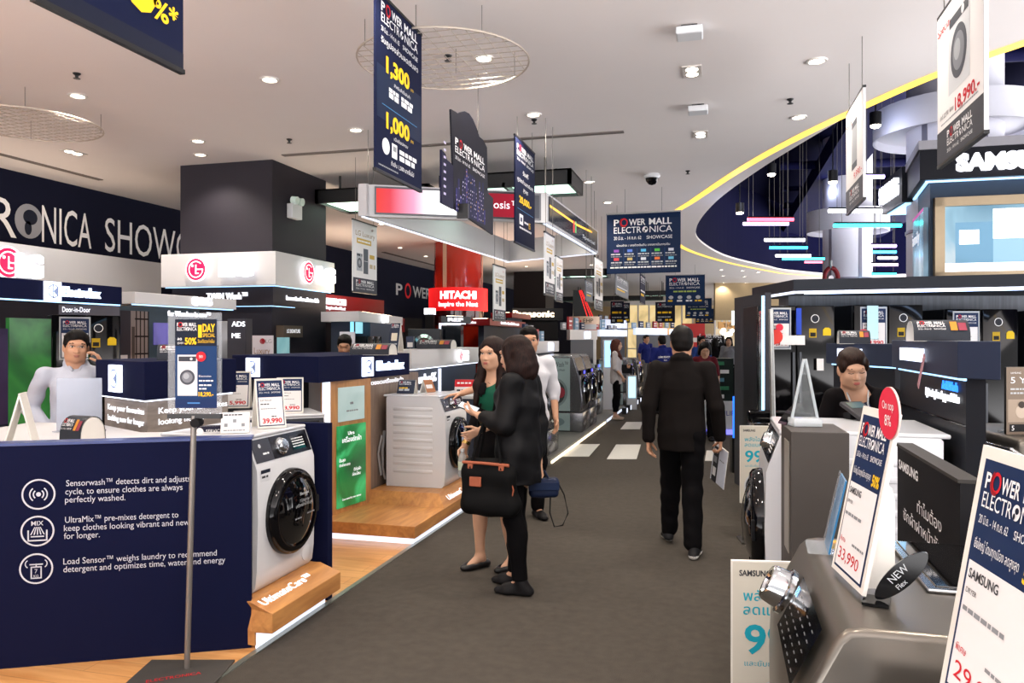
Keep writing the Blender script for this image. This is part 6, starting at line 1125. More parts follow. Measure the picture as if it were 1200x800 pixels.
d, L_, nn = face_of(I[0], I[1]); rz2 = math.atan2(d.y, d.x); b = MB(); b.box(L_ * .1, -.05, .15, L_ * .9, 0, 1.05, screen_mat('side_screen_blue', [(.3, '#3c4c60'), (.55, '#8ab0c8'), (.75, '#c8e0f0')], .8)); p = Pr(b, (L_ * .1, -.051, .15), (1, 0, 0), (0, 0, 1)); p.txt('family', .1, .55, .14, M_LETT, w=L_ * .5); p.rect(0, .86, L_ * .8, .04, glow('edge_magenta', '#b03a8a', .9), 1); o = b.build('side_screen', t); o.location = (*I[0], 0); o.rotation_euler = (0, 0, rz2)
l = at(1034, 10.9); c = at(1057, 9.9); r = (c[0] + .35, c[1] - .02); P_ = box3(l, c, r); t = thing('sign_wing', (c[0], c[1], 3.38), 'small dark sign wing with white lit letters left of the brand tower', 'sign'); Q = [(x - c[0], y - c[1]) for x, y in P_]; b = MB(); b.prism(Q, 0, .46, mat('tower_black', '#12131a', .4)); b.build('header', t); d, L_, nn = face_of(Q[0], Q[1]); b = MB(); b.text('SAMSUNG', Vector((*Q[0], .13)) + d * L_ * .08 + nn * .01, d, (0, 0, 1), .2, M_LETT, w=L_ * .84, bold=.05, ext=.1); b.build('lit_letters', t); b = MB(); b.prism(inset(Q, .05), -.02, -.001, M_LEDB); b.build('light_strip', t)
# ================================================================ FAR AISLE
for k, pts in enumerate([[(657, 535), (690, 535), (703, 520.5), (672, 520.5)], [(711, 538), (746, 538), (751, 521), (722, 521)], [(727, 503), (750, 503), (753, 494.5), (734, 494.5)], [(826, 540), (850, 540), (850, 528), (828, 528)]]):
    P_ = [fl(x, y)[:2] for x, y in pts]; b = MB(); b.prism(P_, 0.0005, .005, mat('floor_white', '#c9c6c0', .6, noise=.08)); b.build('floor_decal', label=['nearest left white rectangle on the carpet of the far aisle', 'nearest middle white rectangle on the carpet of the far aisle', 'farther white rectangle on the carpet of the far aisle', 'white rectangle on the carpet just right of the man in the suit'][k], cat='floor marking', group='white rectangles on the carpet')
def twin(y0, label, side=True, w=.70, d=.78, h=1.24, z0=.10, x=-2.16):
    t = thing('twin_washer', (x - d / 2, y0 + w / 2, z0), label, 'washing machine', None, R(90)); b = MB(); f = -d / 2; extrude_profile(b, [(f, .32), (f - .02, .5), (f + .02, .9), (f + .12, h - .03), (f + .16, h), (d / 2, h), (d / 2, .32)], -w / 2, w / 2, M_GRAPH); b.build('body', t, bevel=.02, seg=3, smooth=35)
    b = MB(); b.rbox(-w / 2, f - .03, 0, w / 2, d / 2, .315, .015, M_GRAPH); b.build('drawer_base', t, smooth=40)
    b = MB(); b.lathe([(.24, 0), (.24, .03), (.2, .06), (.17, .05), (.1, .07), (0, .075)], M_BLACKG, 36, TM(0, f - .01, .66) @ RX); dr = b.build('door', t, smooth=40); b = MB(); b.lathe([(.25, 0), (.255, .02), (.24, .035)], M_CHROME, 36, TM(0, f - .01, .66) @ RX); b.build('door_ring', dr, smooth=40)
    b = MB(); b.box(-w / 2 + .03, f + .005, .93, w / 2 - .03, f + .03, 1.0, M_BLACKG); b.box(-.05, f - .005, .94, .05, f + .02, .99, glow('display_violet', '#5a5af0', 1.5)); b.build('control_panel', t)
    if side:
        b = MB(); p = Pr(b, (-w / 2 - .004, d / 2 - .02, .02), (0, -1, 0), (0, 0, 1)); W_ = d - .2; m = ink('#9fb4b6'); p.rect(0, 0, W_, .28, m, 0); p.rect(0, .32, W_, h - .38, m, 0); p.txt('TWIN Wash™', W_ * .2, h - .2, .08, DKGREY, 1, w=W_ * .74); p.txt('Simultaneous Wash', W_ * .3, h - .27, .035, DKGREY, 1, w=W_ * .55); p.ell(W_ * .55, .62, .22, .24, ink('#7f9092'), 1); p.ell(W_ * .6, .62, .15, .19, ink('#3e4648'), 2); p.ell(W_ * .72, .62, .08, .09, ink('#a03c4a'), 3); p.ell(W_ * .5, .14, .2, .08, ink('#768a8e'), 1); b.build('side_poster', t)
    return t
twin(9.7, 'silver stacked washer nearest along the far left aisle, behind the woman with the tote bag')
twin(12.35, 'silver stacked washer with a clear TWIN Wash poster on its side'); twin(13.15, 'silver stacked washer just behind the one with the clear TWIN Wash poster', side=False)
twin(15.2, 'small silver machine left of the standing woman in the far aisle', side=False, h=1.0, x=-2.35); twin(18.6, 'pale machine with lit front right of the standing woman in the far aisle', h=1.12, z0=.0, x=-2.05); twin(20.6, 'farthest pale machine along the left of the far aisle', h=1.1, z0=.0, x=-2.05)
t = thing('low_platform', (-3.0, 9.6, 0), 'low grey platform with a glowing edge under the silver stacked washers', 'platform'); b = MB(); b.box(0, 0, 0, .92, 8.0, .095, mat('platform_grey', '#6c6a66', .5)); b.build('deck', t); b = MB(); b.box(.925, 0.05, .02, .94, 4.9, .05, glow('led_warm', '#fff0d0', 2.5, True)); b.box(.925, 5.1, .02, .94, 7.95, .06, M_LED); b.build('light_strip', t)
for i in range(6):
    y = 16.6 + i * .75; b = MB(); b.box(-.05, -.12, 0, .05, .12, .13, M_BLACK); b.box(.05, -.1, .03, .056, .1, .12, M_LED); b.build('floor_lamp_box', loc=(-1.95, y, 0), label='small bright floor light box beside the far aisle', cat='floor light', group='floor light boxes along the far aisle')
# far kiosks: white header blocks with lit squares
for i, (pl, pc, pr, z, y0, y1, c_, lab) in enumerate([(612, 628, 655, 13.2, 400, 414, None, 'white topped counter behind the woman with the tote bag'), (664, 668, 700, 17, 386, 398, None, 'white counter with glowing logo left of the standing woman'), (700, 703, 735, 24, 386, 394, '#dfeaff', 'blue-white lit display behind the standing woman'),
        (742, 745, 782, 26, 384, 392, '#d8e6ff', 'small lit display right of the standing woman'), (703, 706, 735, 30, 374, 384, '#c8d0e8', 'bright white lit stand beyond the round booth'), (766, 768, 800, 33, 384, 392, '#c09060', 'warm lit stand in the far centre')]):
    c = at(pc, z); l = at(pl, z + .5); r = at(pr, z + 2.0); P_ = box3(l, c, r); t = thing('display_counter', (c[0], c[1], 0), lab, 'display counter'); Q = [(x - c[0], y - c[1]) for x, y in P_]; za, zb = hg(y1, z), hg(y0, z)
    b = MB(); b.prism(Q, za, zb, glow('lit_' + c_[1:], c_, .7) if c_ else M_WHITEP); b.build('header', t); b = MB(); b.prism(inset(Q, .1), 0, za, mat('slate_wall', '#3e4656', .5)); b.build('body', t)
    d, L_, nn = face_of(Q[1], Q[2]); b = MB(); b.box(0, 0, 0, L_ * .2, .02, (zb - za) * .7, glow('logo_bluewhite', '#dfe9ff', 2.2)); o = b.build('lit_sign', t); o.location = Vector((*Q[1], za + .03)) + d * L_ * .5 + nn * .022; o.rotation_euler = (0, 0, math.atan2(d.y, d.x))
    rn = random.Random(i)
    for k in range(4): q0 = d * L_ * (.1 + .22 * k) - nn * .25; b = MB(); hh = rn.uniform(.14, .34); b.box(0, 0, 0, L_ * .12, .05, hh, mat(rn.choice(['card_navy', 'card_grey', 'card_red', 'card_sky']), {'card_navy': '#2a3552', 'card_grey': '#8c9098', 'card_red': '#a02830', 'card_sky': '#7a9cb8'}[['card_navy', 'card_grey', 'card_red', 'card_sky'][(i + k) % 4]], .5) if False else [mat('card_navy', '#2a3552', .5), mat('card_grey', '#8c9098', .5), mat('card_red', '#a02830', .5), mat('card_sky', '#7a9cb8', .5)][(i + k) % 4]); p = Pr(b, (0, -.001, 0), (1, 0, 0), (0, 0, 1)); p.line(.02, hh * .6, L_ * .09, hh * .12, PAPER); p.line(.02, hh * .3, L_ * .09, hh * .1, PAPER); o = b.build('display_card', t); o.location = Vector((*Q[1], zb)) + q0; o.rotation_euler = (0, 0, math.atan2(d.y, d.x))
# tall lit columns between
for px_, z, y0, y1, c_, lab in [(707, 16.5, 398, 430, '#9fd8ff', 'blue-white lit upright panel left of the standing woman'), (735, 17.5, 440, 466, '#b8e8ff', 'lit upright front panel right of the standing woman')]:
    A = at(px_, z); b = MB(); b.box(0, 0, 0, .22, .12, hg(y0, z), M_WHITEM); b.box(.03, -.01, hg(y1, z), .19, 0, hg(y0, z) - .03, glow('lit_' + c_[1:], c_, 1.4)); b.build('light_column', loc=(A[0], A[1], 0), rz=TH, label=lab, cat='light panel')
# far shop fronts with warm light
def shopfront(pl, pr, z, h, label, col='#ffdf9c', s=.9, n=6, rows=(1.0, 2.2)):
    A = at(pl, z); w = (pr - pl) / F * z; t = thing('storefront', (A[0], A[1], 0), label, 'shop front', rz=TH); b = MB(); b.box(0, .1, 0, w, .2, h, screen_mat('warm_' + col[1:], [(.2, '#9a7c48'), (.5, col), (.8, '#fff4d4')], s, .6)); b.build('lit_glass', t)
    b = MB()
    for i in range(n + 1): x = w * i / n; b.box(x - .04, 0, 0, x + .04, .12, h, M_WHITEM)
    for r_ in rows: b.box(0, 0, r_ - .03, w, .1, r_ + .03, M_WHITEM)
    b.box(-.1, -.1, h, w + .1, .3, h + .3, M_WHITEM); b.build('frame', t); return t
shopfront(735, 812, 46, 3.6, 'warm lit glass shop front closing the far end of the hall')
shopfront(838, 880, 44, 3.5, 'cream lit shop front right of the far red wall', '#f4d8a8', .8, 5)
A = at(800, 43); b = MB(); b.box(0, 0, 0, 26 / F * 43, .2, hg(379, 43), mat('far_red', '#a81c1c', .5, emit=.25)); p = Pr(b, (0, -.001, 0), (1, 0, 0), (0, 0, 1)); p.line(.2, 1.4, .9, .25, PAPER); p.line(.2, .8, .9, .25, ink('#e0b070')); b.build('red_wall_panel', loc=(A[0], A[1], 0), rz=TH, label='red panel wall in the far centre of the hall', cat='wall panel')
A = at(842, 41); b = MB(); b.box(0, 0, 0, 28 / F * 41, .15, .36, mat('wood_sign', '#c8965a', .5, emit=.25)); p = Pr(b, (0, -.001, 0), (1, 0, 0), (0, 0, 1)); p.txt('THE LO', .25, .08, .2, BLACKI); b.box(.3, .05, -hg(385, 41), .4, .12, 0, M_WHITEM); b.build('shop_sign', loc=(A[0], A[1], hg(385, 41)), rz=TH, label='wooden shop sign with dark letters in the far distance', cat='sign')
A = at(851, 38); t = thing('chandelier', (A[0], A[1], hg(391, 38)), 'glowing white chandelier hanging in the distant shop', 'chandelier'); b = MB()
for k in range(14): a = k * 2.4; rr = .12 + .2 * (k % 3) / 2; b.ell((rr * math.cos(a), rr * math.sin(a), .18 * math.sin(k * 1.7)), (.09, .09, .11), glow('chandelier_glow', '#fff6e0', 2.2), 8)
b.build('globes', t, smooth=60); b = MB(); b.cyl((0, 0, 0), (0, 0, HC - hg(391, 38)), .015, M_STEEL, n=6); b.build('rod', t)
def d_pm(p, w, h): pmlogo(p, w * .08, h * .12, w * .84, h * 1.0, date=False)
board(817, 849, 393, 408, 26, 'black board with the event name standing low in the far aisle', d_pm, M_BLACKM, name='event_board')
t = thing('lit_post_sign', (*at(858, 20), 0), 'small white lit post sign left of the grey display wall', 'sign', rz=TH); b = MB(); b.box(0, 0, hg(381, 20), .2, .06, hg(364, 20), glow('lit_mint', '#e8fff4', 1.6)); b.build('lit_box', t); b = MB(); b.box(.08, .01, 0, .12, .05, hg(381, 20), M_STEEL); b.build('post', t)
t = thing('shelf_unit', (*at(846, 13), 0), 'dark display shelf on a white brand plinth at the right of the far aisle', 'shelf', rz=TH - R(6)); b = MB(); b.box(-.3, 0, .08, .3, .5, hg(470, 13), M_WHITEM); b.text('PHILIPS', (-.1, -.002, .32), (1, 0, 0), (0, 0, 1), .08, ink('#2a3c9a'), w=.36); b.build('plinth', t); b = MB(); b.box(-.1, .05, hg(470, 13), .2, .4, hg(420, 13), mat('shelf_dark', '#18241f', .3, noise=.4, nscale=20)); b.build('display', t)
for k in range(5): b = MB(); z_ = hg(470, 13) + .05 + .14 * k; b.box(-.07 + .05 * (k % 2), .02, z_, .04 + .08 * (k % 2), .05, z_ + .06, [PAPER, ink('#3a7a58'), ink('#5a8aa0')][k % 3]); b.build('package', t)
b = MB(); b.box(-.32, -.02, .0, .32, .52, .08, glow('base_violet', '#7a78ff', 1.6)); b.build('lit_base', t)
b = MB(); b.box(-.04, 0, 0, .04, .05, .5, glow('edge_blue', '#1e6cff', 2.2)); b.build('blue_light_bar', loc=(*at(864, 9.3), .42), rz=TH, label='short bright blue light bar beside the grey display wall', cat='light bar'); b = MB(); b.box(-.06, 0, 0, .06, .1, .42, M_BLACK); b.build('light_bar_base', loc=(*at(864, 9.3), 0), rz=TH, label='black base under the bright blue light bar', cat='base')
b = MB(); b.box(0, 0, 0, 8.5, .2, 1.6, mat('far_cream', '#8f7c5c', .7)); A = at(838, 33); b.build('wall_panel', loc=(A[0], A[1], 2.4), rz=TH, label='cream wall panel under the ceiling right of the hanging signs', cat='wall panel')
# ================================================================ PEOPLE
class SDF:
    """smooth union of tapered limbs and ellipsoids, meshed as one continuous surface (surface nets)"""
    def __init__(s, h=.006): s.h = h; s.pr = []
    def _add(s, fn, lo, hi, k, op): s.pr.append((fn, np.array(lo, float), np.array(hi, float), k, op)); return s
    def cap(s, a, b, ra, rb=None, k=.02, op='u', flat=1.0, ax=(0, 1, 0)):
        rb = ra if rb is None else rb; a = np.array(a, float); b = np.array(b, float); n = np.array(ax, float); n /= np.linalg.norm(n); g = 1 / flat - 1
        A = a + g * a.dot(n) * n; B = b + g * b.dot(n) * n; ab = B - A; L = max(1e-9, ab.dot(ab))
        def fn(P):
            Q = P + g * (P @ n)[..., None] * n - A; t = np.clip((Q @ ab) / L, 0, 1); return (np.linalg.norm(Q - t[..., None] * ab, axis=-1) - (ra + (rb - ra) * t)) * (flat if flat < 1 else 1)
        r = max(ra, rb) * max(1, flat); return s._add(fn, np.minimum(a, b) - r, np.maximum(a, b) + r, k, op)
    def chain(s, pts, rs, k=.02, **kw):
        for i in range(len(pts) - 1): s.cap(pts[i], pts[i + 1], rs[i], rs[i + 1], k, **kw)
        return s
    def ell(s, c, r, M=None, k=.02, op='u'):
        c = np.array(c, float); r = np.array(r, float); Rm = np.eye(3) if M is None else np.array(M)[:3, :3]
        def fn(P):
            q = (P - c) @ Rm; k0 = np.linalg.norm(q / r, axis=-1); k1 = np.linalg.norm(q / r ** 2, axis=-1); return k0 * (k0 - 1) / np.maximum(k1, 1e-6)
        R_ = r.max(); return s._add(fn, c - R_, c + R_, k, op)
    def box(s, c, hf, r=.01, M=None, k=.01, op='u'):
        c = np.array(c, float); hf = np.array(hf, float) - r; Rm = np.eye(3) if M is None else np.array(M)[:3, :3]
        def fn(P):
            q = np.abs((P - c) @ Rm) - hf; return np.linalg.norm(np.maximum(q, 0), axis=-1) + np.minimum(q.max(-1), 0) - r
        R_ = np.linalg.norm(hf + r); return s._add(fn, c - R_, c + R_, k, op)
    def mesh(s, fold=0.0, seed=0, ff=1.0):
        h = s.h; us = [p for p in s.pr if p[4] == 'u']; lo = np.min([p[1] for p in us], 0) - 3 * h - .01; hi = np.max([p[2] for p in us], 0) + 3 * h + .01
        n = np.ceil((hi - lo) / h).astype(int) + 1; F_ = np.full(n, .5, np.float32)
        axs = [lo[i] + h * np.arange(n[i]) for i in range(3)]
        for fn, a, b, k, op in s.pr:
            pad = k + 3 * h + .005; i0 = np.clip(np.floor((a - pad - lo) / h).astype(int), 0, n); i1 = np.clip(np.ceil((b + pad - lo) / h).astype(int) + 1, 0, n)
            if np.any(i1 <= i0): continue
            sl = tuple(slice(i0[i], i1[i]) for i in range(3)); P = np.stack(np.meshgrid(*[axs[i][sl[i]] for i in range(3)], indexing='ij'), -1)
            d = fn(P); f = F_[sl]
            if op == 'u': q = np.maximum(k - np.abs(f - d), 0) / k; F_[sl] = np.minimum(f, d) - q * q * k * .25
            else: q = np.maximum(k - np.abs(f + d), 0) / k; F_[sl] = np.maximum(f, -d) + q * q * k * .25
        if fold:
            X, Y, Z = np.meshgrid(*axs, indexing='ij'); rs = np.random.RandomState(seed); w = np.zeros(n, np.float32)
            for j in range(5):
                d = rs.normal(size=3) * np.array([.8, .8, 1.1]); d /= np.linalg.norm(d); fr = rs.uniform(22, 60) * ff; w += np.sin(fr * (X * d[0] + Y * d[1] + Z * d[2]) + rs.uniform(0, 6) + 1.6 * np.sin(9 * Z + 7 * X + j)).astype(np.float32)
            F_ += fold * w / 2.2
        S = F_ < 0; c = np.zeros(n - 1, np.int8)
        for dx in (0, 1):
            for dy in (0, 1):
                for dz in (0, 1): c += S[dx:n[0] - 1 + dx, dy:n[1] - 1 + dy, dz:n[2] - 1 + dz]
        act = (c > 0) & (c < 8); I = np.argwhere(act); idx = np.full(n - 1, -1, np.int64); idx[act] = np.arange(len(I))
        acc = np.zeros((len(I), 3)); cnt = np.zeros(len(I))
        for ax in range(3):
            o1, o2 = [q for q in range(3) if q != ax]
            for u in (0, 1):
                for v in (0, 1):
                    off = np.zeros(3, int); off[o1] = u; off[o2] = v; a = I + off; b = a.copy(); b[:, ax] += 1
                    fa = F_[a[:, 0], a[:, 1], a[:, 2]]; fb = F_[b[:, 0], b[:, 1], b[:, 2]]; m = (fa < 0) != (fb < 0); t = np.zeros(len(I)); t[m] = fa[m] / (fa[m] - fb[m])
                    p = off[None].repeat(len(I), 0).astype(float); p[:, ax] += t; acc[m] += p[m]; cnt[m] += 1
        V = lo + h * (I + acc / np.maximum(cnt, 1)[:, None]); Fs = []
        for ax in range(3):
            o1, o2 = (ax + 1) % 3, (ax + 2) % 3; sa = [slice(None)] * 3; sb = [slice(None)] * 3; sa[ax] = slice(0, -1); sb[ax] = slice(1, None)
            A, B = S[tuple(sa)], S[tuple(sb)]; E = np.argwhere(A != B); E = E[(E[:, o1] > 0) & (E[:, o2] > 0) & (E[:, o1] < n[o1] - 1) & (E[:, o2] < n[o2] - 1)]
            inside = A[E[:, 0], E[:, 1], E[:, 2]]; qs = []
            for u, v in ((0, 0), (1, 0), (1, 1), (0, 1)):
                q = E.copy(); q[:, o1] -= u; q[:, o2] -= v; qs.append(idx[q[:, 0], q[:, 1], q[:, 2]])
            Q = np.stack(qs, 1); Q[~inside] = Q[~inside][:, ::-1]; Fs.append(Q)
        return V, np.concatenate(Fs)
def np_mesh(name, V, Fq, mats, mi=None, parent=None, extra=None, smooth=True):
    """numpy quads -> one mesh object; extra: an MB whose islands join the same mesh"""
    me = bpy.data.meshes.new(name); ex = 0
    if extra is not None and extra.v: EV = np.concatenate(extra.v); allV = np.concatenate([V, EV]); fs = Fq.tolist() + [tuple(i + len(V) for i in f) for f in extra.f]
    else: allV = V; fs = Fq.tolist()
    me.from_pydata(allV.tolist(), [], fs)
    for m in mats: me.materials.append(m)
    mm = np.zeros(len(fs), int)
    if mi is not None: mm[:len(Fq)] = mi(V[Fq].mean(1))
    if extra is not None and extra.v:
        for m in extra.mats:
            if m not in mats: me.materials.append(m); mats = list(mats) + [m]
        mm[len(Fq):] = [mats.index(extra.mats[k]) for k in extra.m]
    if len(mats) > 1: me.polygons.foreach_set('material_index', mm.astype(np.int32))
    if smooth: me.polygons.foreach_set('use_smooth', np.ones(len(fs), bool))
    me.update(); o = bpy.data.objects.new(name, me); COL.objects.link(o)
    if parent: o.parent = parent
    return o
def hairmat(name, c0, c1):
    m = wood(name, c0, c1, (70, 70, 5), .55); m.node_tree.nodes['Principled BSDF'].inputs['Specular IOR Level'].default_value = .14; return m
M_SKIN = mat('skin', '#c69a7e', .5, noise=.05, nscale=30); M_SKINM = mat('skin_tan', '#b5876a', .5, noise=.05, nscale=30)
M_HAIRB = hairmat('hair_black', '#060505', '#15100e'); M_HAIRBR = hairmat('hair_brown', '#080404', '#2a1713'); M_HAIRR = hairmat('hair_auburn', '#2c140e', '#5c3024')
M_EYEW = mat('eye_white', '#d8d2cc', .3, noise=0); M_IRIS = mat('iris', '#1c120e', .15, noise=0); M_LIPS = mat('lips', '#a85a52', .45, noise=.03); M_LIPM = mat('lips_pale', '#9c6658', .5, noise=.03); M_BROW = mat('brow', '#1e1512', .7, noise=0)
M_SUIT = mat('suit_black', '#0b090c', .85, noise=.12, nscale=40, spec=.12); M_SUITB = mat('suit_brownblack', '#120e0d', .85, noise=.12, nscale=40, spec=.14); M_TROU = mat('trouser_black', '#070608', .85, noise=.1, nscale=30, spec=.12)
def bump_cloth(name, c): return mat(name, c, .8, noise=.08, nscale=25, bump=.15, bscale=180)
def frame_vec(d, up=(0, 0, 1)):
    d = np.array(d, float); d /= np.linalg.norm(d); u = np.array(up, float); x = np.cross(d, u); x /= np.linalg.norm(x); return d, x, np.cross(x, d)
def hand(S, Wp, d, pn, th, curl=.35, sc=1.0, thumb=.5, curls=None):
    """Wp wrist, d finger direction, pn palm normal (fingers curl towards it), th = thumb side vector"""
    Wp = np.array(Wp, float); d = np.array(d, float); d /= np.linalg.norm(d); pn = np.array(pn, float); pn -= pn.dot(d) * d; pn /= np.linalg.norm(pn); s_ = np.cross(d, pn); th = np.array(th, float); s_ = s_ if s_.dot(th) > 0 else -s_
    S.cap(Wp - d * .02, Wp + d * .01, .023 * sc, .024 * sc, .012, flat=.72, ax=pn)
    for i in range(4):
        o = s_ * (.027 - .018 * i) * sc; S.cap(Wp + d * .012 * sc + o * .55, Wp + d * .082 * sc + o, .0135 * sc, .0105 * sc, .008)
    for i in range(4):
        o = s_ * (.0285 - .019 * i) * sc; p = Wp + d * (.084 - .004 * abs(i - 1)) * sc + o; L = [.072, .080, .074, .058][i] * sc; a = 0.0; c = (curls[i] if curls else curl * (1 + .12 * i)); dd = d + s_ * (.07 - .045 * i); dd /= np.linalg.norm(dd)
        for j, fr in enumerate((.45, .31, .24)):
            a += c * (1.0 if j else .8); v = dd * math.cos(a) + pn * math.sin(a); q = p + v * L * fr; S.cap(p, q, (.0092 - .0012 * j) * sc, (.0082 - .0012 * j) * sc, .003); p = q
    p = Wp + d * .022 * sc + s_ * .024 * sc; v = d * .62 + s_ * .62 + pn * thumb * .5; v /= np.linalg.norm(v); q = p + v * .042 * sc; S.cap(p, q, .0125 * sc, .0105 * sc, .008); v2 = d * .85 + s_ * .2 + pn * thumb; v2 /= np.linalg.norm(v2); r = q + v2 * .030 * sc; S.cap(q, r, .0105 * sc, .009 * sc, .004); S.cap(r, r + v2 * .022 * sc, .009 * sc, .0075 * sc, .004)
def head_frame(c, yaw, pitch, roll=0): return Matrix.Translation(Vector(c)) @ Matrix.Rotation(yaw, 4, 'Z') @ Matrix.Rotation(-pitch, 4, 'X') @ Matrix.Rotation(roll, 4, 'Y')
def head(S, H, E, sc=1.0, female=False, lips=None, eyes=True, brow=M_BROW, glasses=False, down=False):
    A = np.array(H); Rm = A[:3, :3]; P = lambda x, y, z: A[:3, 3] + Rm @ (np.array([x, y, z]) * sc); E3 = lambda c, r, k=.02, op='u', M=None: S.ell(P(*c), np.array(r) * sc, Rm if M is None else M, k, op)
    E3((0, -.012, .030), (.076, .096, .086)); E3((0, .030, -.030), (.061 if female else .064, .064, .084), .03); E3((0, .052, -.088), (.028 if female else .034, .034, .026), .03)
    for s in (-1, 1): E3((s * .036, .056, -.026), (.026, .026, .024), .03); E3((s * .078, -.006, -.012), (.010, .021, .032), .008); E3((s * .050, .02, -.075), (.02, .03, .03), .035)
    S.cap(P(0, .088, .012), P(0, .107, -.030), .0085 * sc, .0125 * sc, .012); 
    for s in (-1, 1): E3((s * .011, .098, -.034), (.009, .010, .008), .006); E3((s * .032, .096, .008), (.018, .012, .011), .014, 's')
    E3((0, .086, .030), (.05, .016, .012), .02)
    E3((0, .090, -.062), (.022, .012, .012), .012)
    S.cap(P(0, -.02, -.05), P(0, -.035, -.16), .052 * sc if female else .058 * sc, .052 * sc if female else .062 * sc, .03)
    if eyes:
        M = np.eye(4); M[:3, :3] = Rm * sc; M[:3, 3] = A[:3, 3]; M = Matrix(M.tolist())
        for s in (-1, 1):
            if not down: E.ell((s * .032, .0835, .006), (.0145, .007, .0058), M_EYEW, 12, M); E.ell((s * .032, .0880, .006), (.0062, .0038, .0058), M_IRIS, 10, M)
            E.add(*_tube([(s * .016, .0895, .0085 if not down else .002), (s * .032, .0925, .0135 if not down else .0), (s * .048, .085, .0085 if not down else .003)], .0019), M_BROW, M)
            E.add(*_tube([(s * .013, .0955, .026), (s * .03, .0965, .033), (s * .050, .084, .028)], .0030 if female else .0042), brow, M)
        lm = lips or M_LIPM; E.ell((0, .0995, -.0585), (.021, .0062, .0046), lm, 14, M); E.ell((0, .0990, -.0665), (.018, .0066, .0056), lm, 14, M)
        if glasses:
            for s in (-1, 1): E.add(*_tube([(s * .034 + .024 * math.cos(q), .103 - .01 * abs(math.cos(q)), .004 + .018 * math.sin(q)) for q in np.linspace(0, 2 * math.pi, 17)], .0016), M_STEEL, M); E.add(*_tube([(s * .058, .093, .008), (s * .078, .0, .005)], .0016), M_STEEL, M)
            E.add(*_tube([(-.01, .104, .008), (.01, .104, .008)], .0016), M_STEEL, M)
    return P
def _tube(pts, r, n=6):
    b = MB(); b.tube(pts, r, M_BROW, n); return np.concatenate(b.v).tolist(), b.f
def hair_short(S, P, Rm, sc, H):
    S.ell(P(0, -.020, .045), np.array([.084, .098, .086]) * sc, Rm, .02); S.ell(P(0, -.055, -.01), np.array([.078, .060, .075]) * sc, Rm, .03)
    for s in (-1, 1): S.ell(P(s * .068, .012, .035), np.array([.015, .036, .05]) * sc, Rm, .02)
    S.ell(P(0, .040, .090), np.array([.060, .046, .036]) * sc, Rm, .03); S.ell(P(0, .122, -.012), np.array([.068, .062, .090]) * sc, Rm, .015, 's'); S.ell(P(0, .0, -.13), np.array([.12, .12, .06]) * sc, Rm, .02, 's')
    for s in (-1, 1): S.ell(P(s * .09, .0, -.045), np.array([.02, .05, .05]) * sc, Rm, .015, 's')
def hair_bob(S, P, Rm, sc, low=-.15, back=1.0, fringe=.02):
    S.ell(P(0, -.018, .042), np.array([.092, .108, .088]) * sc, Rm, .02); S.ell(P(0, -.055, -.05), np.array([.098, .080, .11]) * sc, Rm, .04)
    for s in (-1, 1): S.cap(P(s * .075, .015, .03), P(s * .088, .0, low * .9), .030 * sc, .034 * sc, .03); S.cap(P(s * .06, -.06, -.02), P(s * .062, -.055, low), .05 * sc, .042 * sc, .03)
    S.cap(P(0, -.08, -.02), P(0, -.075, low), .06 * sc, .05 * sc, .03)
    S.ell(P(0, .115, -.05), np.array([.062, .085, .125]) * sc, Rm, .015, 's')
def hair_long(S, P, Rm, sc, low=-.38):
    hair_bob(S, P, Rm, sc, -.14)
    for s in (-1, 1): S.chain([P(s * .080, .01, -.12), P(s * .095, .055, -.23), P(s * .090, .10, low)], [.035 * sc, .036 * sc, .02 * sc], .03); S.chain([P(s * .055, -.07, -.12), P(s * .07, -.085, low * .95)], [.05 * sc, .035 * sc], .03)
def shoe(S, heel, toe, h=.06, w=.042, flat=False):
    heel = np.array(heel, float); toe = np.array(toe, float); d = toe - heel; L = np.linalg.norm(d); m = heel + d * .5
    S.cap(heel + (0, 0, .028), heel + d * .62 + (0, 0, .028), .036, w, .02, flat=.8, ax=(0, 0, 1)); S.cap(heel + d * .6 + (0, 0, .024), toe - d / L * .04 + (0, 0, .022), w, w * .85, .02, flat=.62, ax=(0, 0, 1))
    if not flat: S.cap(heel + d * .10 + (0, 0, .05), heel + d * .22 + (0, 0, h + .03), .038, .040, .02); S.cap(heel + d * .2 + (0, 0, .06), heel + d * .62 + (0, 0, .04), .036, .03, .02)
    z0 = min(heel[2], toe[2]); S.box((m[0], m[1], z0 - .05), (.3, .3, .052), .001, None, .004, 's')
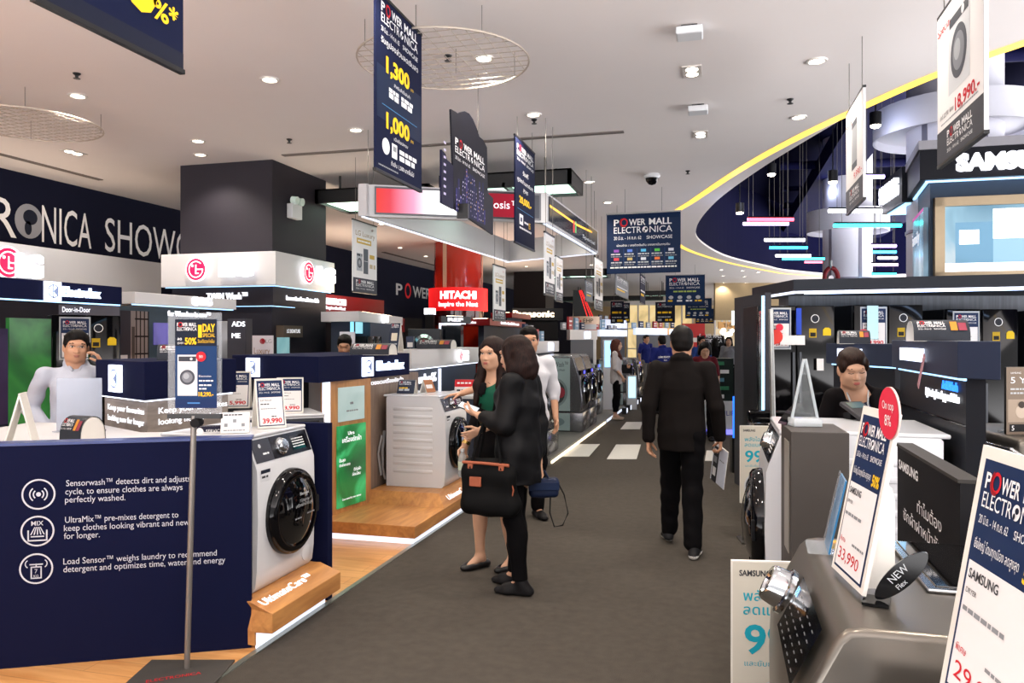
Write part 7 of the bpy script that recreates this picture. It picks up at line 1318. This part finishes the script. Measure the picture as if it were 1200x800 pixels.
def person(name_label, loc, rz, ht=1.70, h=.0065, J=None, arms=None, female=False, skin=None, hair=None, headp=(0, 0, 0), hair_fn=None, garments=(), group=None, hands=None, lips=None, glasses=False, legs=True, eyes=True, down=False, head_off=(0, 0, 0)):
    """one standing person facing local +Y; garments are callables(t, J, s) adding child meshes"""
    t = thing('person', loc, name_label, 'person', group, rz); s = ht / 1.70; skin = skin or (M_SKIN if female else M_SKINM); w = .155 if female else .19
    D = dict(pelvis=(0, 0, .93), waist=(0, 0, 1.07), chest=(0, .0, 1.27), neck=(0, -.02, 1.44), head=(0, .015, 1.585), shR=(w, -.01, 1.395), shL=(-w, -.01, 1.395), elR=(w + .06, -.03, 1.11), elL=(-w - .06, -.03, 1.11), wrR=(w + .07, .05, .865), wrL=(-w - .07, .05, .865),
             hipR=(.09, 0, .90), hipL=(-.09, 0, .90), knR=(.095, .02, .49), knL=(-.095, .02, .49), anR=(.095, -.02, .085), anL=(-.095, -.02, .085), toR=(.11, .17, 0), toL=(-.11, .17, 0), heR=(.095, -.075, 0), heL=(-.095, -.075, 0))
    D.update(J or {}); D = {k: np.array(v, float) * s for k, v in D.items()}; S = SDF(h); E = MB()
    H = head_frame(D['head'] + np.array(head_off) * s, *headp); P = head(S, H, E, s, female, lips, eyes, M_BROW, glasses, down); Rm = np.array(H)[:3, :3]
    S.cap(P(0, -.02, -.06) , D['neck'] - np.array([0, 0, .02]), .050 * s, .06 * s, .03)
    S.chain([D['neck'] - np.array([0, 0, .05]), D['chest'], D['waist'], D['pelvis']], [.068 * s, .120 * s, .10 * s, .122 * s], .05, flat=.66, ax=(0, 1, 0))
    hd = hands or {}
    for q in 'RL':
        S.cap(D['neck'] - np.array([0, 0, .065]), D['sh' + q], .036 * s, .042 * s, .03); S.chain([D['sh' + q], D['el' + q], D['wr' + q]], [.044 * s, .037 * s, .026 * s], .02)
        d0 = D['wr' + q] - D['el' + q]; sg = 1 if q == 'R' else -1; o = dict(d=d0, pn=(-sg, .1, 0), th=(0, 1, 0), curl=.3); o.update(hd.get(q, {})); hand(S, D['wr' + q] + d0 / np.linalg.norm(d0) * .015, o['d'], o['pn'], o['th'], o['curl'], s * (.92 if female else 1.0), o.get('thumb', .5), o.get('curls'))
        if legs:
            S.chain([D['hip' + q], D['kn' + q], D['an' + q]], [.078 * s, .050 * s, .034 * s], .02); kn, an = D['kn' + q], D['an' + q]; m = kn * .68 + an * .32; S.ell(m + np.array([0, -.018, 0]), (.046 * s, .048 * s, .11 * s), None, .03); S.cap(an, (D['he' + q] * .4 + D['to' + q] * .6) + np.array([0, 0, .03]), .034 * s, .026 * s, .02); S.cap(an, D['he' + q] + np.array([0, .02, .03]), .032 * s, .026 * s, .02)
    V, Fq = S.mesh(); np_mesh('body', V, Fq, [skin], None, t, E)
    if hair_fn:
        S = SDF(h); hair_fn(S, P, Rm, s); V, Fq = S.mesh(.0022, 3, 2.2); np_mesh('hair', V, Fq, [hair or M_HAIRB], None, t)
    for g in garments: g(t, D, s, h, P)
    return t, D, P
# garments -------------------------------------------------------------
def jacket(m, hem=.80, loose=1.0, slv=1.0, vneck=None, inner=None, collar=True, name='jacket', fold=.0045, seed=1, neck_open=.0, mi=None, mats=None, legs_bulge=None, slit=False):
    def f(t, D, s, h, P):
        S = SDF(h); L = loose; ch, wa, pe = D['chest'], D['waist'], D['pelvis']
        S.chain([D['neck'] - np.array([0, 0, .055]) * s, ch, wa, pe + np.array([0, 0, 0])], [.095 * s, .150 * s * L, .138 * s * L, .155 * s * L], .05, flat=.72)
        S.cap(pe, np.array([pe[0], pe[1], hem * s - .06]), .156 * s * L, .166 * s * L, .04, flat=.72)
        for q in 'RL':
            e, w_ = D['el' + q], D['wr' + q]; S.cap(D['neck'] - np.array([0, 0, .055]) * s, D['sh' + q], .056 * s, .052 * s, .025)
            if slv > .55: c = e + (w_ - e) * (slv - .5) * 2; S.chain([D['sh' + q], e], [.058 * s * L, .054 * s * L], .025); S.cap(e, c, .055 * s * L, .042 * s * L, .02)
            else: c = D['sh' + q] + (e - D['sh' + q]) * slv * 2; S.cap(D['sh' + q], c, .060 * s * L, .062 * s * L, .025)
        if collar: 
            for i in range(14): a0, a1 = i / 14 * 2 * math.pi, (i + 1) / 14 * 2 * math.pi; r = .070 * s; n0 = D['neck']; q_ = lambda a: n0 + np.array([r * math.cos(a), r * math.sin(a) * .95 - .005, .005 * s - .035 * s * math.sin(a)]); S.cap(q_(a0), q_(a1), .016 * s, None, .012)
        S.cap(D['neck'] + np.array([0, -.004, -.075]) * s, D['neck'] + np.array([0, -.008, .012]) * s, .090 * s, .070 * s, .03)
        S.cap(D['neck'] + np.array([0, .03, .025]) * s, D['neck'] + np.array([0, .03, .14]) * s, .052 * s, .06 * s, .01, 's')
        if vneck:
            z0, wd = vneck; a = np.array([0, .16 * s, z0 * s]); 
            for k in np.linspace(0, 1, 15):
                for yo, zo in ((0, 0), (-.045, .03)): S.cap(a + np.array([0, yo, zo]) * s, D['neck'] + np.array([(k - .5) * 2 * wd, .085 + yo * .8, -.0 + zo]) * s, .006, .020, .008, 's')
        S.box((pe[0], pe[1], hem * s - .15), (.5, .5, .15), .002, None, .006, 's')
        V, Fq = S.mesh(fold, seed); o = np_mesh(name, V, Fq, mats or [m], (lambda c: mi(c, D, s)) if mi else None, t)
    return f
def trousers(m, cut=.06, wide=1.0, name='trousers', fold=.004, seed=5, full=True):
    def f(t, D, s, h, P):
        S = SDF(h); S.ell(D['pelvis'] - np.array([0, 0, .02]), (.143 * s, .098 * s, .11 * s), None, .03)
        for q in 'RL': S.chain([D['hip' + q], D['kn' + q], D['an' + q] * .96 + D['kn' + q] * .04], [.092 * s * wide, .070 * s * wide, .060 * s * wide], .03); c_ = D['knR' if q == 'R' else 'knL'] * .68 + D['anR' if q == 'R' else 'anL'] * .32; S.ell(c_ + np.array([0, -.016, 0]), (.060 * s, .064 * s, .14 * s), None, .03); S.box(D['an' + q] + np.array([0, 0, cut * s - .085 * s - .06]), (.11, .11, .06), .002, None, .004, 's')
        V, Fq = S.mesh(fold, seed); np_mesh(name, V, Fq, [m], None, t)
    return f
def skirt(m, hem=.52, name='skirt', wide=1.0):
    def f(t, D, s, h, P):
        S = SDF(h); kx = (D['knR'] + D['knL']) / 2; S.chain([D['waist'], D['pelvis'], np.array([kx[0], kx[1] - .01, hem * s - .08])], [.115 * s, .160 * s * wide, .165 * s * wide], .04, flat=.76); S.box((0, 0, hem * s - .2), (.5, .5, .2), .002, None, .005, 's'); V, Fq = S.mesh(.004, 9); np_mesh(name, V, Fq, [m], None, t)
    return f
def shoes(m, sole=None, flat=False, h_=.06):
    def f(t, D, s, h, P):
        for q in 'RL':
            S = SDF(min(h, .006)); shoe(S, D['he' + q], D['to' + q], h_, flat=flat)
            if flat: mid = D['he' + q] * .45 + D['to' + q] * .55; S.ell(mid + np.array([0, -.01, .055]), (.032, .075, .03), None, .01, 's')
            V, Fq = S.mesh(); z0 = min(D['he' + q][2], D['to' + q][2]); np_mesh('shoe', V, Fq, [m, sole or m], lambda c: (c[:, 2] < z0 + .030).astype(int), t)
    return f
def place_p(px, z, zfoot=0.0): x, y = at(px, z); return (x, y, zfoot)
def face_cam(a, b):   # rz for a person facing cam-vector (right, away)
    X, Y = c2w(a, b); return math.atan2(Y, X) - math.pi / 2
def inner_top(m, hem=.95, low=.085, seed=4, name='top'):
    def f(t, D, s, h, P):
        S = SDF(h); S.chain([D['neck'] - np.array([0, 0, .07]) * s, D['chest'], D['waist'], D['pelvis']], [.095 * s, .138 * s, .115 * s, .13 * s], .05, flat=.70); 
        S.ell(D['neck'] + np.array([0, .06, -.03]) * s, (.085 * s, .10 * s, low * s), None, .01, 's'); S.box((0, 0, hem * s - .2), (.5, .5, .2), .002, None, .005, 's'); V, Fq = S.mesh(.002, seed); np_mesh(name, V, Fq, [m], None, t)
    return f
# --- man in the dark suit walking away
T_, D_, P_ = person('man in a black suit walking away down the aisle with a brochure in his hand', place_p(799, 5.92), R(2), 1.715, .0062,
    J=dict(hipL=(-.085, .02, .90), knL=(-.085, .17, .50), anL=(-.10, .20, .10), heL=(-.10, .16, .02), toL=(-.135, .40, .0), hipR=(.085, -.01, .90), knR=(.075, -.02, .48), anR=(.085, -.20, .085), heR=(.085, -.255, 0), toR=(.115, -.005, 0), shR=(.190, -.01, 1.38), shL=(-.190, -.0, 1.38), elR=(.255, -.02, 1.10), wrR=(.285, .05, .865), elL=(-.25, -.05, 1.10), wrL=(-.25, -.04, .855)),
    headp=(R(3), 0, 0), hair=M_HAIRB, hair_fn=lambda S, P, Rm, s: hair_short(S, P, Rm, s, 0), eyes=True, hands=dict(R=dict(d=(.02, .15, -1), pn=(-1, .1, 0), th=(0, 1, 0), curl=.75, thumb=1.0), L=dict(d=(.06, .08, -1), pn=(1, -.3, 0), th=(-.1, 1, 0), curl=.4)),
    garments=[jacket(M_SUITB, hem=.765, loose=1.08, fold=.0035, seed=11, vneck=(1.16, .05)), trousers(M_TROU, .045, 1.08, seed=12), shoes(mat('sneaker_black', '#1a1a1c', .6, noise=.1), mat('sneaker_white', '#d6d4d0', .6, noise=.05)), 
    lambda t, D, s, h, P: (lambda S: (S.chain([P(-.055, -.03, -.115), P(0, -.085, -.105), P(.055, -.03, -.115)], [.024, .028, .024], .02), np_mesh('shirt_collar', *S.mesh(), [mat('collar_dark', '#1c181a', .8)], None, t)))(SDF(.006))])
# swoosh-like side flash on each shoe is left plain; brochure held in the right hand
wr = Matrix.Rotation(R(2), 4, 'Z') @ Vector(D_['wrR']); q = Vector(T_.location) + wr
t = thing('brochure', (q.x + .01, q.y + .06, q.z - .095), 'white and black printed brochure held in the hand of the man in the suit', 'brochure', rz=R(-62)); M = Matrix.Rotation(R(14), 4, 'Y'); b = MB(); b.box(-.11, -.002, -.30, .11, .002, .01, M_CARD, M); b.box(-.107, -.006, -.296, .112, -.003, .006, mat('paper_white', '#c8ccd8', .6), M)
p = Pr(b, M @ Vector((-.11, -.0065, -.30)), M @ Vector((1, 0, 0)), M @ Vector((0, 0, 1))); p.rect(.02, .0, .08, .29, ink('#2c2c30'), 1); p.rect(.03, .05, .05, .07, PAPER, 2); p.rect(.03, .16, .05, .05, GREYI, 2); p.rect(.03, .24, .05, .03, PAPER, 2); p.line(.12, .2, .08, .01, GREYI); b.build('pages', t)
# --- woman with the tote bag (foreground)
M_COAT = mat('jacket_black', '#08080b', .6, noise=.12, nscale=30, spec=.22)
TB, DB, PB_ = person('woman with dark shoulder-length hair in a black jacket with a tote bag on her arm', place_p(607, 4.97), face_cam(-.93, .36), 1.655, .0062, female=True, skin=M_SKIN,
    J=dict(shR=(.165, -.02, 1.385), shL=(-.165, -.02, 1.385), elL=(-.215, .01, 1.11), wrL=(-.13, .225, 1.165), elR=(.20, -.07, 1.10), wrR=(.16, -.09, .83), hipR=(.08, 0, .90), hipL=(-.08, 0, .90), anR=(.085, .05, .085), heR=(.085, -.005, 0), toR=(.10, .235, 0), anL=(-.085, -.05, .085), heL=(-.085, -.105, 0), toL=(-.10, .135, 0), knR=(.085, .05, .49), knL=(-.085, 0, .49), head=(0, .02, 1.565)),
    headp=(R(-8), R(10), 0), hair=M_HAIRBR, hair_fn=lambda S, P, Rm, s: (hair_bob(S, P, Rm, s, -.15), S.cap(P(-.09, -.02, -.08), P(-.09, -.015, -.16), .03, .028, .03), S.ell(P(0, -.06, -.1), (.10, .075, .075), Rm, .04)), lips=M_LIPS,
    hands=dict(L=dict(d=(.25, .9, .15), pn=(.45, -.1, .9), th=(-.9, .3, .4), curl=.55, thumb=.9), R=dict(d=(-.02, -.05, -1), pn=(-1, .1, 0), th=(0, 1, 0), curl=.8, thumb=1.0)),
    garments=[jacket(M_COAT, hem=.72, loose=1.24, slv=.86, fold=.006, seed=21), trousers(M_TROU, .10, .84, seed=22), shoes(mat('shoe_black', '#121113', .5, noise=.1), mat('shoe_sole', '#1c1b1c', .7))])
def worldp(T, v): return Matrix.Translation(T.location) @ Matrix.Rotation(T.rotation_euler.z, 4, 'Z') @ Vector(v)
wl_ = DB['wrL']; hw = wl_ + (np.array([.25, .9, .15]) / .95) * .085
q = worldp(TB, hw + np.array([.015, .01, .03])); t = thing('mobile_phone', q, 'dark mobile phone in the hand of the woman with the tote bag', 'phone', rz=TB.rotation_euler.z); b = MB(); M = Matrix.Rotation(R(-22), 4, 'Y') @ Matrix.Rotation(R(20), 4, 'X'); b.rbox(-.036, -.07, -.004, .036, .07, .004, .003, M_BLACKG, M); b.build('case', t); b = MB(); b.box(-.032, -.064, .0042, .032, .064, .005, glow('phone_screen', '#a8b4c0', .6), M); b.build('screen', t)
# tote bag hanging from the left forearm
fa_ = DB['elL'] * .42 + DB['wrL'] * .58; q = worldp(TB, fa_); t = thing('tote_bag', (q.x, q.y, q.z), 'large black fabric tote bag with tan leather trim hanging from her forearm', 'bag', rz=TB.rotation_euler.z - R(90))
M_TOTE = mat('tote_black', '#09090a', .75, noise=.12, nscale=30, spec=.15); M_TAN = mat('tan_leather', '#9c5236', .55, noise=.1, nscale=25)
S = SDF(.007); S.box((.01, -.015, -.44), (.185, .062, .155), .05, None, .05); S.box((0, -.015, -.30), (.15, .045, .06), .03, None, .06); S.ell((.03, -.02, -.52), (.19, .085, .08), None, .05); V, Fq = S.mesh(.006, 31); np_mesh('bag_body', V, Fq, [M_TOTE], None, t)
for y in (-.075, .045):
    b = MB(); b.tube([(-.10, y, -.30), (-.06, y * .6, -.12), (-.01, y * .15, .052), (.03, y * .15, .052), (.075, y * .6, -.12), (.11, y, -.30)], .011, M_TOTE, 8); b.build('handle', t, smooth=60)
    b = MB(); 
    for x in (-.10, .11): b.rbox(x - .018, y - .008, -.36, x + .018, y + .008, -.27, .005, M_TAN)
    b.build('leather_tab', t)
b = MB(); b.tube([(-.155, -.07, -.265), (0, -.085, -.262), (.16, -.07, -.27)], .010, M_TAN, 8); b.build('rim_trim', t, smooth=60)
b = MB(); b.rbox(-.10, -.094, -.41, -.02, -.082, -.35, .004, M_TAN); b.build('leather_patch', t)
b = MB(); b.tube([(.15, -.07, -.30), (.185, -.06, -.42), (.15, -.07, -.58)], .005, M_TAN, 6); b.build('side_piping', t, smooth=60)
# small navy handbag in the right hand
q = worldp(TB, DB['wrR'] + np.array([0, -.02, -.115])); t = thing('handbag', q, 'small dark navy handbag with a long strap loop behind the tote bag', 'bag', rz=TH); S = SDF(.006); S.box((.015, 0, -.05), (.10, .05, .062), .03, None, .02); V, Fq = S.mesh(.003, 8); M_NB = mat('handbag_navy', '#16203a', .5, noise=.08); np_mesh('bag_body', V, Fq, [M_NB], None, t)
b = MB(); b.tube([(-.05, 0, .005), (-.025, 0, .05), (.02, 0, .06), (.05, 0, .0)], .007, M_NB, 8); b.build('handle', t, smooth=60); b = MB(); b.tube([(.10, 0, .0), (.15, 0, -.10), (.175, 0, -.22), (.14, 0, -.30), (.085, 0, -.31), (.055, .01, -.22), (.06, .02, -.10)], .005, M_BLACKM, 6); b.build('long_strap', t, smooth=60); b = MB(); b.rbox(-.085, -.056, -.06, .115, -.05, -.005, .004, mat('handbag_flap', '#1c2946', .45)); b.build('flap', t)
# --- woman in the green top
M_BLZ = mat('blazer_black', '#0d0a0c', .85, noise=.1, nscale=40, spec=.12); M_GRT = mat('green_top', '#11503c', .6, noise=.08, nscale=30)
TA, DA, PA_ = person('long-haired woman in a green top and black blazer holding a water bottle, facing left', place_p(579, 5.42), face_cam(-.80, -.62), 1.63, .0062, female=True, skin=M_SKIN,
    J=dict(elR=(.215, -.02, 1.12), wrR=(.225, .10, .905), elL=(-.19, .02, 1.13), wrL=(-.10, .18, 1.05), anR=(.09, .06, .085), heR=(.09, .01, 0), toR=(.10, .235, 0), anL=(-.10, -.10, .085), heL=(-.10, -.155, 0), toL=(-.10, .075, 0), knR=(.085, .08, .49), knL=(-.09, -.03, .48)),
    headp=(R(22), R(3), 0), hair=M_HAIRBR, hair_fn=lambda S, P, Rm, s: hair_long(S, P, Rm, s, -.36), lips=M_LIPS, hands=dict(R=dict(d=(.0, .25, -1), pn=(-1, .3, 0), th=(-.1, 1, .2), curl=.8, thumb=.9)),
    garments=[inner_top(M_GRT), jacket(M_BLZ, hem=.80, loose=1.03, slv=.80, vneck=(.86, .155), fold=.004, seed=31, collar=False), skirt(mat('skirt_black', '#0a090b', .85, noise=.1, nscale=30, spec=.12), .50), shoes(mat('flats_black', '#121113', .35, noise=.05), None, True)])
q = worldp(TA, DA['wrR'] + np.array([-.035, .05, -.145])); t = thing('water_bottle', q, 'clear water bottle held by the woman in the green top', 'bottle'); b = MB(); b.lathe([(0, -.08), (.028, -.08), (.031, -.07), (.031, .05), (.026, .07), (.013, .09), (.013, .10)], mat('bottle_clear', '#cfd8da', .08, noise=0, alpha=.45), 20); b.build('bottle', t, smooth=50); b = MB(); b.cyl((0, 0, .10), (0, 0, .118), .015, M_WHITEM, n=16); b.build('cap', t); b = MB(); b.lathe([(.0315, -.03), (.0318, .03)], mat('bottle_label', '#b8c4b0', .5), 20); b.build('label', t)
wdir = DA['wrR'] - DA['elR']; wdir /= np.linalg.norm(wdir); q = worldp(TA, DA['wrR'] - wdir * .01); b = MB(); dW = Matrix.Rotation(TA.rotation_euler.z, 4, 'Z') @ Vector(wdir); b.cyl(tuple(-dW * .012), tuple(dW * .012), .031, mat('watch_gold', '#b89858', .25, .9), n=20); b.build('wrist_watch', loc=q, label='gold wrist watch on the woman in the green top', cat='watch')
# --- man in the white shirt behind them
M_SHW = mat('shirt_white', '#c6c6cc', .7, noise=.05, nscale=25)
hx = worldp  # noqa
TM_, DM_, PM_ = person('man in a white shirt standing behind the two women and reaching towards the ribbed machine', place_p(619, 6.95), face_cam(.30, -.95), 1.725, .0065, J=dict(elR=(.40, .06, 1.20), wrR=(.63, .10, 1.135), shR=(.195, .0, 1.385), elL=(-.26, -.05, 1.12), wrL=(-.24, .06, .90)), headp=(R(-12), R(4), 0), hair_fn=lambda S, P, Rm, s: hair_short(S, P, Rm, s, 0), hands=dict(R=dict(d=(1, .12, -.08), pn=(0, .1, -1), th=(0, 1, .1), curl=.2)),
    garments=[jacket(M_SHW, hem=.80, loose=1.12, slv=.62, fold=.006, seed=41, name='shirt'), trousers(M_TROU, .06, 1.0, seed=42), shoes(mat('shoe_black', '#121113', .5))])
# --- man on the phone behind the counter
M_SHB = mat('shirt_pale_blue', '#a9aebc', .7, noise=.06, nscale=25, bump=.1, bscale=120)
lw = (-.095, .075, 1.50)
TP, DP, PP = person('man with glasses in a pale blue shirt talking on his phone behind the white counter', place_p(89, 5.75), face_cam(.48, -.88), 1.68, .0065, J=dict(elL=(-.29, .09, 1.20), wrL=(-.185, .09, 1.43), elR=(.30, -.09, 1.13), wrR=(.19, .07, .98), shR=(.205, -.01, 1.375), shL=(-.20, -.01, 1.375)), headp=(R(6), R(5), R(-4)), glasses=True, hair_fn=lambda S, P, Rm, s: hair_short(S, P, Rm, s, 0),
    hands=dict(L=dict(d=(.42, .05, .9), pn=(.9, -.1, -.4), th=(.1, .9, .3), curl=.5, thumb=.7), R=dict(d=(-.8, .3, -.3), pn=(-.2, -.8, 0), th=(-.1, .2, 1), curl=.4)),
    garments=[jacket(M_SHB, hem=.86, loose=1.06, slv=.97, fold=.0055, seed=51, vneck=(1.36, .028), name='shirt'), lambda t, D, s, h, P: (lambda S: ([S.cap(D['neck'] + np.array([q * .058, .01, .03]), D['neck'] + np.array([q * .022, .085, -.035]), .014, .010, .01) for q in (-1, 1)], S.cap(D['neck'] + np.array([-.058, .0, .03]), D['neck'] + np.array([0, -.065, .045]), .013, None, .01), S.cap(D['neck'] + np.array([.058, .0, .03]), D['neck'] + np.array([0, -.065, .045]), .013, None, .01), np_mesh('shirt_collar', *S.mesh(), [M_SHB], None, t)))(SDF(.006)), trousers(mat('trouser_navy', '#1a2034', .8), .06, 1.0), shoes(mat('shoe_black', '#121113', .5))])
q = worldp(TP, np.array(PP(-.092, .035, -.035))); t = thing('mobile_phone', q, 'black phone held to the ear of the man with glasses', 'phone', rz=TP.rotation_euler.z + R(6)); M = Matrix.Rotation(R(-35), 4, 'X'); b = MB(); b.rbox(-.005, -.034, -.07, .005, .034, .07, .004, M_BLACKG, M); b.build('case', t); b = MB(); b.box(.0052, -.03, -.062, .006, .03, .062, mat('phone_glass', '#1c2026', .1), M); b.build('screen', t)
# --- saleswoman looking down on the right
TS_, DS_, PS_ = person('saleswoman with tied-back hair in a black jacket looking down behind the white machine', place_p(1012, 4.62), face_cam(-.28, -.96), 1.62, .0062, female=True, skin=M_SKIN, J=dict(chest=(0, .04, 1.24), neck=(.05, .06, 1.385), head=(.085, .135, 1.525), shR=(.175, .05, 1.335), shL=(-.16, .05, 1.345), elR=(.25, .03, 1.09), wrR=(.14, .19, 1.0), elL=(-.25, .03, 1.09), wrL=(-.12, .19, 1.0)), headp=(R(10), R(19), R(5)), down=True, lips=M_LIPS,
    hair=hairmat('hair_dark_brown', '#120a08', '#33221b'), hair_fn=lambda S, P, Rm, s: (S.ell(P(0, -.014, .046), np.array([.080, .100, .082]) * s, Rm, .02), S.ell(P(0, .035, .086), np.array([.062, .055, .032]) * s, Rm, .03), S.ell(P(0, -.075, -.0), np.array([.07, .05, .06]) * s, Rm, .03), S.cap(P(0, -.12, .02), P(-.09, -.13, -.16), .035, .028, .03), [S.ell(P(q * .068, .03, .03), np.array([.018, .045, .045]) * s, Rm, .02) for q in (-1, 1)], S.ell(P(0, .125, -.012), np.array([.062, .068, .096]) * s, Rm, .015, 's')),
    hands=dict(R=dict(d=(-.5, .8, -.05), pn=(0, 0, -1), th=(-.8, -.4, 0), curl=.3), L=dict(d=(.4, .85, -.05), pn=(0, 0, -1), th=(.8, -.4, 0), curl=.3)),
    garments=[inner_top(mat('top_navy', '#151d3a', .7), 1.0, .045), jacket(M_BLZ, hem=.82, loose=1.08, slv=.97, vneck=(1.06, .075), fold=.004, seed=61), trousers(M_TROU, .06, 1.0), shoes(mat('shoe_black', '#121113', .5)),
    lambda t, D, s, h, P: (lambda b: (b.tube([tuple(D['neck'] + np.array([-.06, .03, .0])), tuple(D['neck'] + np.array([-.045, .115, -.07])), tuple(D['chest'] + np.array([-.02, .145, -.02]))], .005, SILVERI, 6), b.tube([tuple(D['neck'] + np.array([.06, .03, .0])), tuple(D['neck'] + np.array([.045, .115, -.07])), tuple(D['chest'] + np.array([.02, .145, -.02]))], .005, SILVERI, 6), b.build('lanyard', t)))(MB())])
# --- distant people
far = .011
person('salesman with dark hair bowed behind the navy header of the second station', place_p(404, 9.0), face_cam(.1, -1), 1.66, .010, headp=(0, R(22), 0), hair_fn=lambda S, P, Rm, s: hair_short(S, P, Rm, s, 0), down=True, garments=[jacket(M_SUIT, slv=.4, name='shirt'), trousers(M_TROU, .06), shoes(mat('shoe_black', '#121113', .5))])
M_LACE = mat('lace_white', '#bdb6b4', .8, noise=.25, nscale=60)
TF, DF, PF = person('woman with long auburn hair in a white lace blouse standing in the far aisle', place_p(722, 15.4), face_cam(.95, -.22), 1.60, .010, female=True, J=dict(elL=(-.20, .0, 1.12), wrL=(-.08, .19, 1.12), elR=(.20, .0, 1.10), wrR=(.17, .14, .92)), hair=M_HAIRR, hair_fn=lambda S, P, Rm, s: hair_long(S, P, Rm, s, -.3), hands=dict(R=dict(d=(-.1, .2, -1), pn=(-1, .2, 0), th=(0, 1, 0), curl=.5)), lips=M_LIPS, garments=[jacket(M_LACE, hem=.76, loose=1.05, slv=.62, name='blouse', collar=False, vneck=(1.25, .05)), trousers(M_TROU, .16, .95), shoes(mat('flats_beige', '#b09a84', .5), None, True)])
q = worldp(TF, (-.08, .20, 1.02)); b = MB(); b.rbox(-.12, -.04, -.10, .12, .04, .08, .02, M_BLACKM); b.build('clutch_bag', loc=q, rz=TF.rotation_euler.z + R(90), label='black clutch bag held by the woman in the lace blouse', cat='bag')
M_POLO = mat('polo_blue', '#1a2468', .75, noise=.08)
person('man in a blue polo shirt facing right beside the far lit displays', place_p(757, 23.5), face_cam(.5, -.8), 1.72, far, hair_fn=lambda S, P, Rm, s: hair_short(S, P, Rm, s, 0), garments=[jacket(M_POLO, slv=.35, hem=.86, name='polo_shirt'), trousers(mat('trouser_grey', '#6a6866', .8), .06), shoes(mat('shoe_black', '#121113', .5))])
def back_print(t, D, s, h, P):
    b = MB(); p = Pr(b, (.13, -.135 * s, 1.22 * s), (-1, 0, 0), (0, 0, 1)); p.txt('POWER MALL', .0, .0, .04, WHITE, w=.26, bold=.02); p.txt('staff', .06, -.06, .03, WHITE); b.build('back_print', t)
person('man in a blue polo shirt seen from behind, left of the suited man', place_p(776, 16.5), face_cam(-.1, 1), 1.68, far, hair_fn=lambda S, P, Rm, s: hair_short(S, P, Rm, s, 0), garments=[jacket(M_POLO, slv=.4, hem=.84, loose=1.05, name='polo_shirt'), trousers(M_TROU, .06), shoes(mat('shoe_black', '#121113', .5)), back_print])
person('woman in a maroon shirt with bowed head right of the suited man', place_p(826, 12.2), face_cam(-.1, -1), 1.56, far, female=True, headp=(0, R(28), 0), down=True, hair_fn=lambda S, P, Rm, s: hair_bob(S, P, Rm, s, -.1), garments=[jacket(mat('shirt_maroon', '#5a1520', .75, noise=.1), slv=.42, hem=.85, name='shirt'), trousers(M_TROU, .06), shoes(mat('shoe_black', '#121113', .5))])
person('shopper in a blue top just behind the woman in maroon', place_p(822, 18.5), face_cam(.3, -1), 1.66, far, hair_fn=lambda S, P, Rm, s: hair_short(S, P, Rm, s, 0), garments=[jacket(mat('shirt_blue', '#27407a', .75), slv=.4, hem=.85, name='shirt'), trousers(M_TROU, .06), shoes(mat('shoe_black', '#121113', .5))])
person('shopper in a grey top near the lit post sign in the far aisle', place_p(854, 21), face_cam(-.3, -1), 1.66, far, female=True, hair_fn=lambda S, P, Rm, s: hair_bob(S, P, Rm, s, -.12), garments=[jacket(mat('shirt_grey', '#77797e', .75), slv=.6, hem=.82, name='shirt'), trousers(M_TROU, .06), shoes(mat('shoe_black', '#121113', .5))])
person('shopper in black directly under the event board in the far aisle', place_p(838, 24), face_cam(.2, 1), 1.62, far, female=True, hair_fn=lambda S, P, Rm, s: hair_bob(S, P, Rm, s, -.14), garments=[jacket(M_SUIT, slv=.8, hem=.82), trousers(M_TROU, .06), shoes(mat('shoe_black', '#121113', .5))])
bpy.data.scenes.remove(TS)
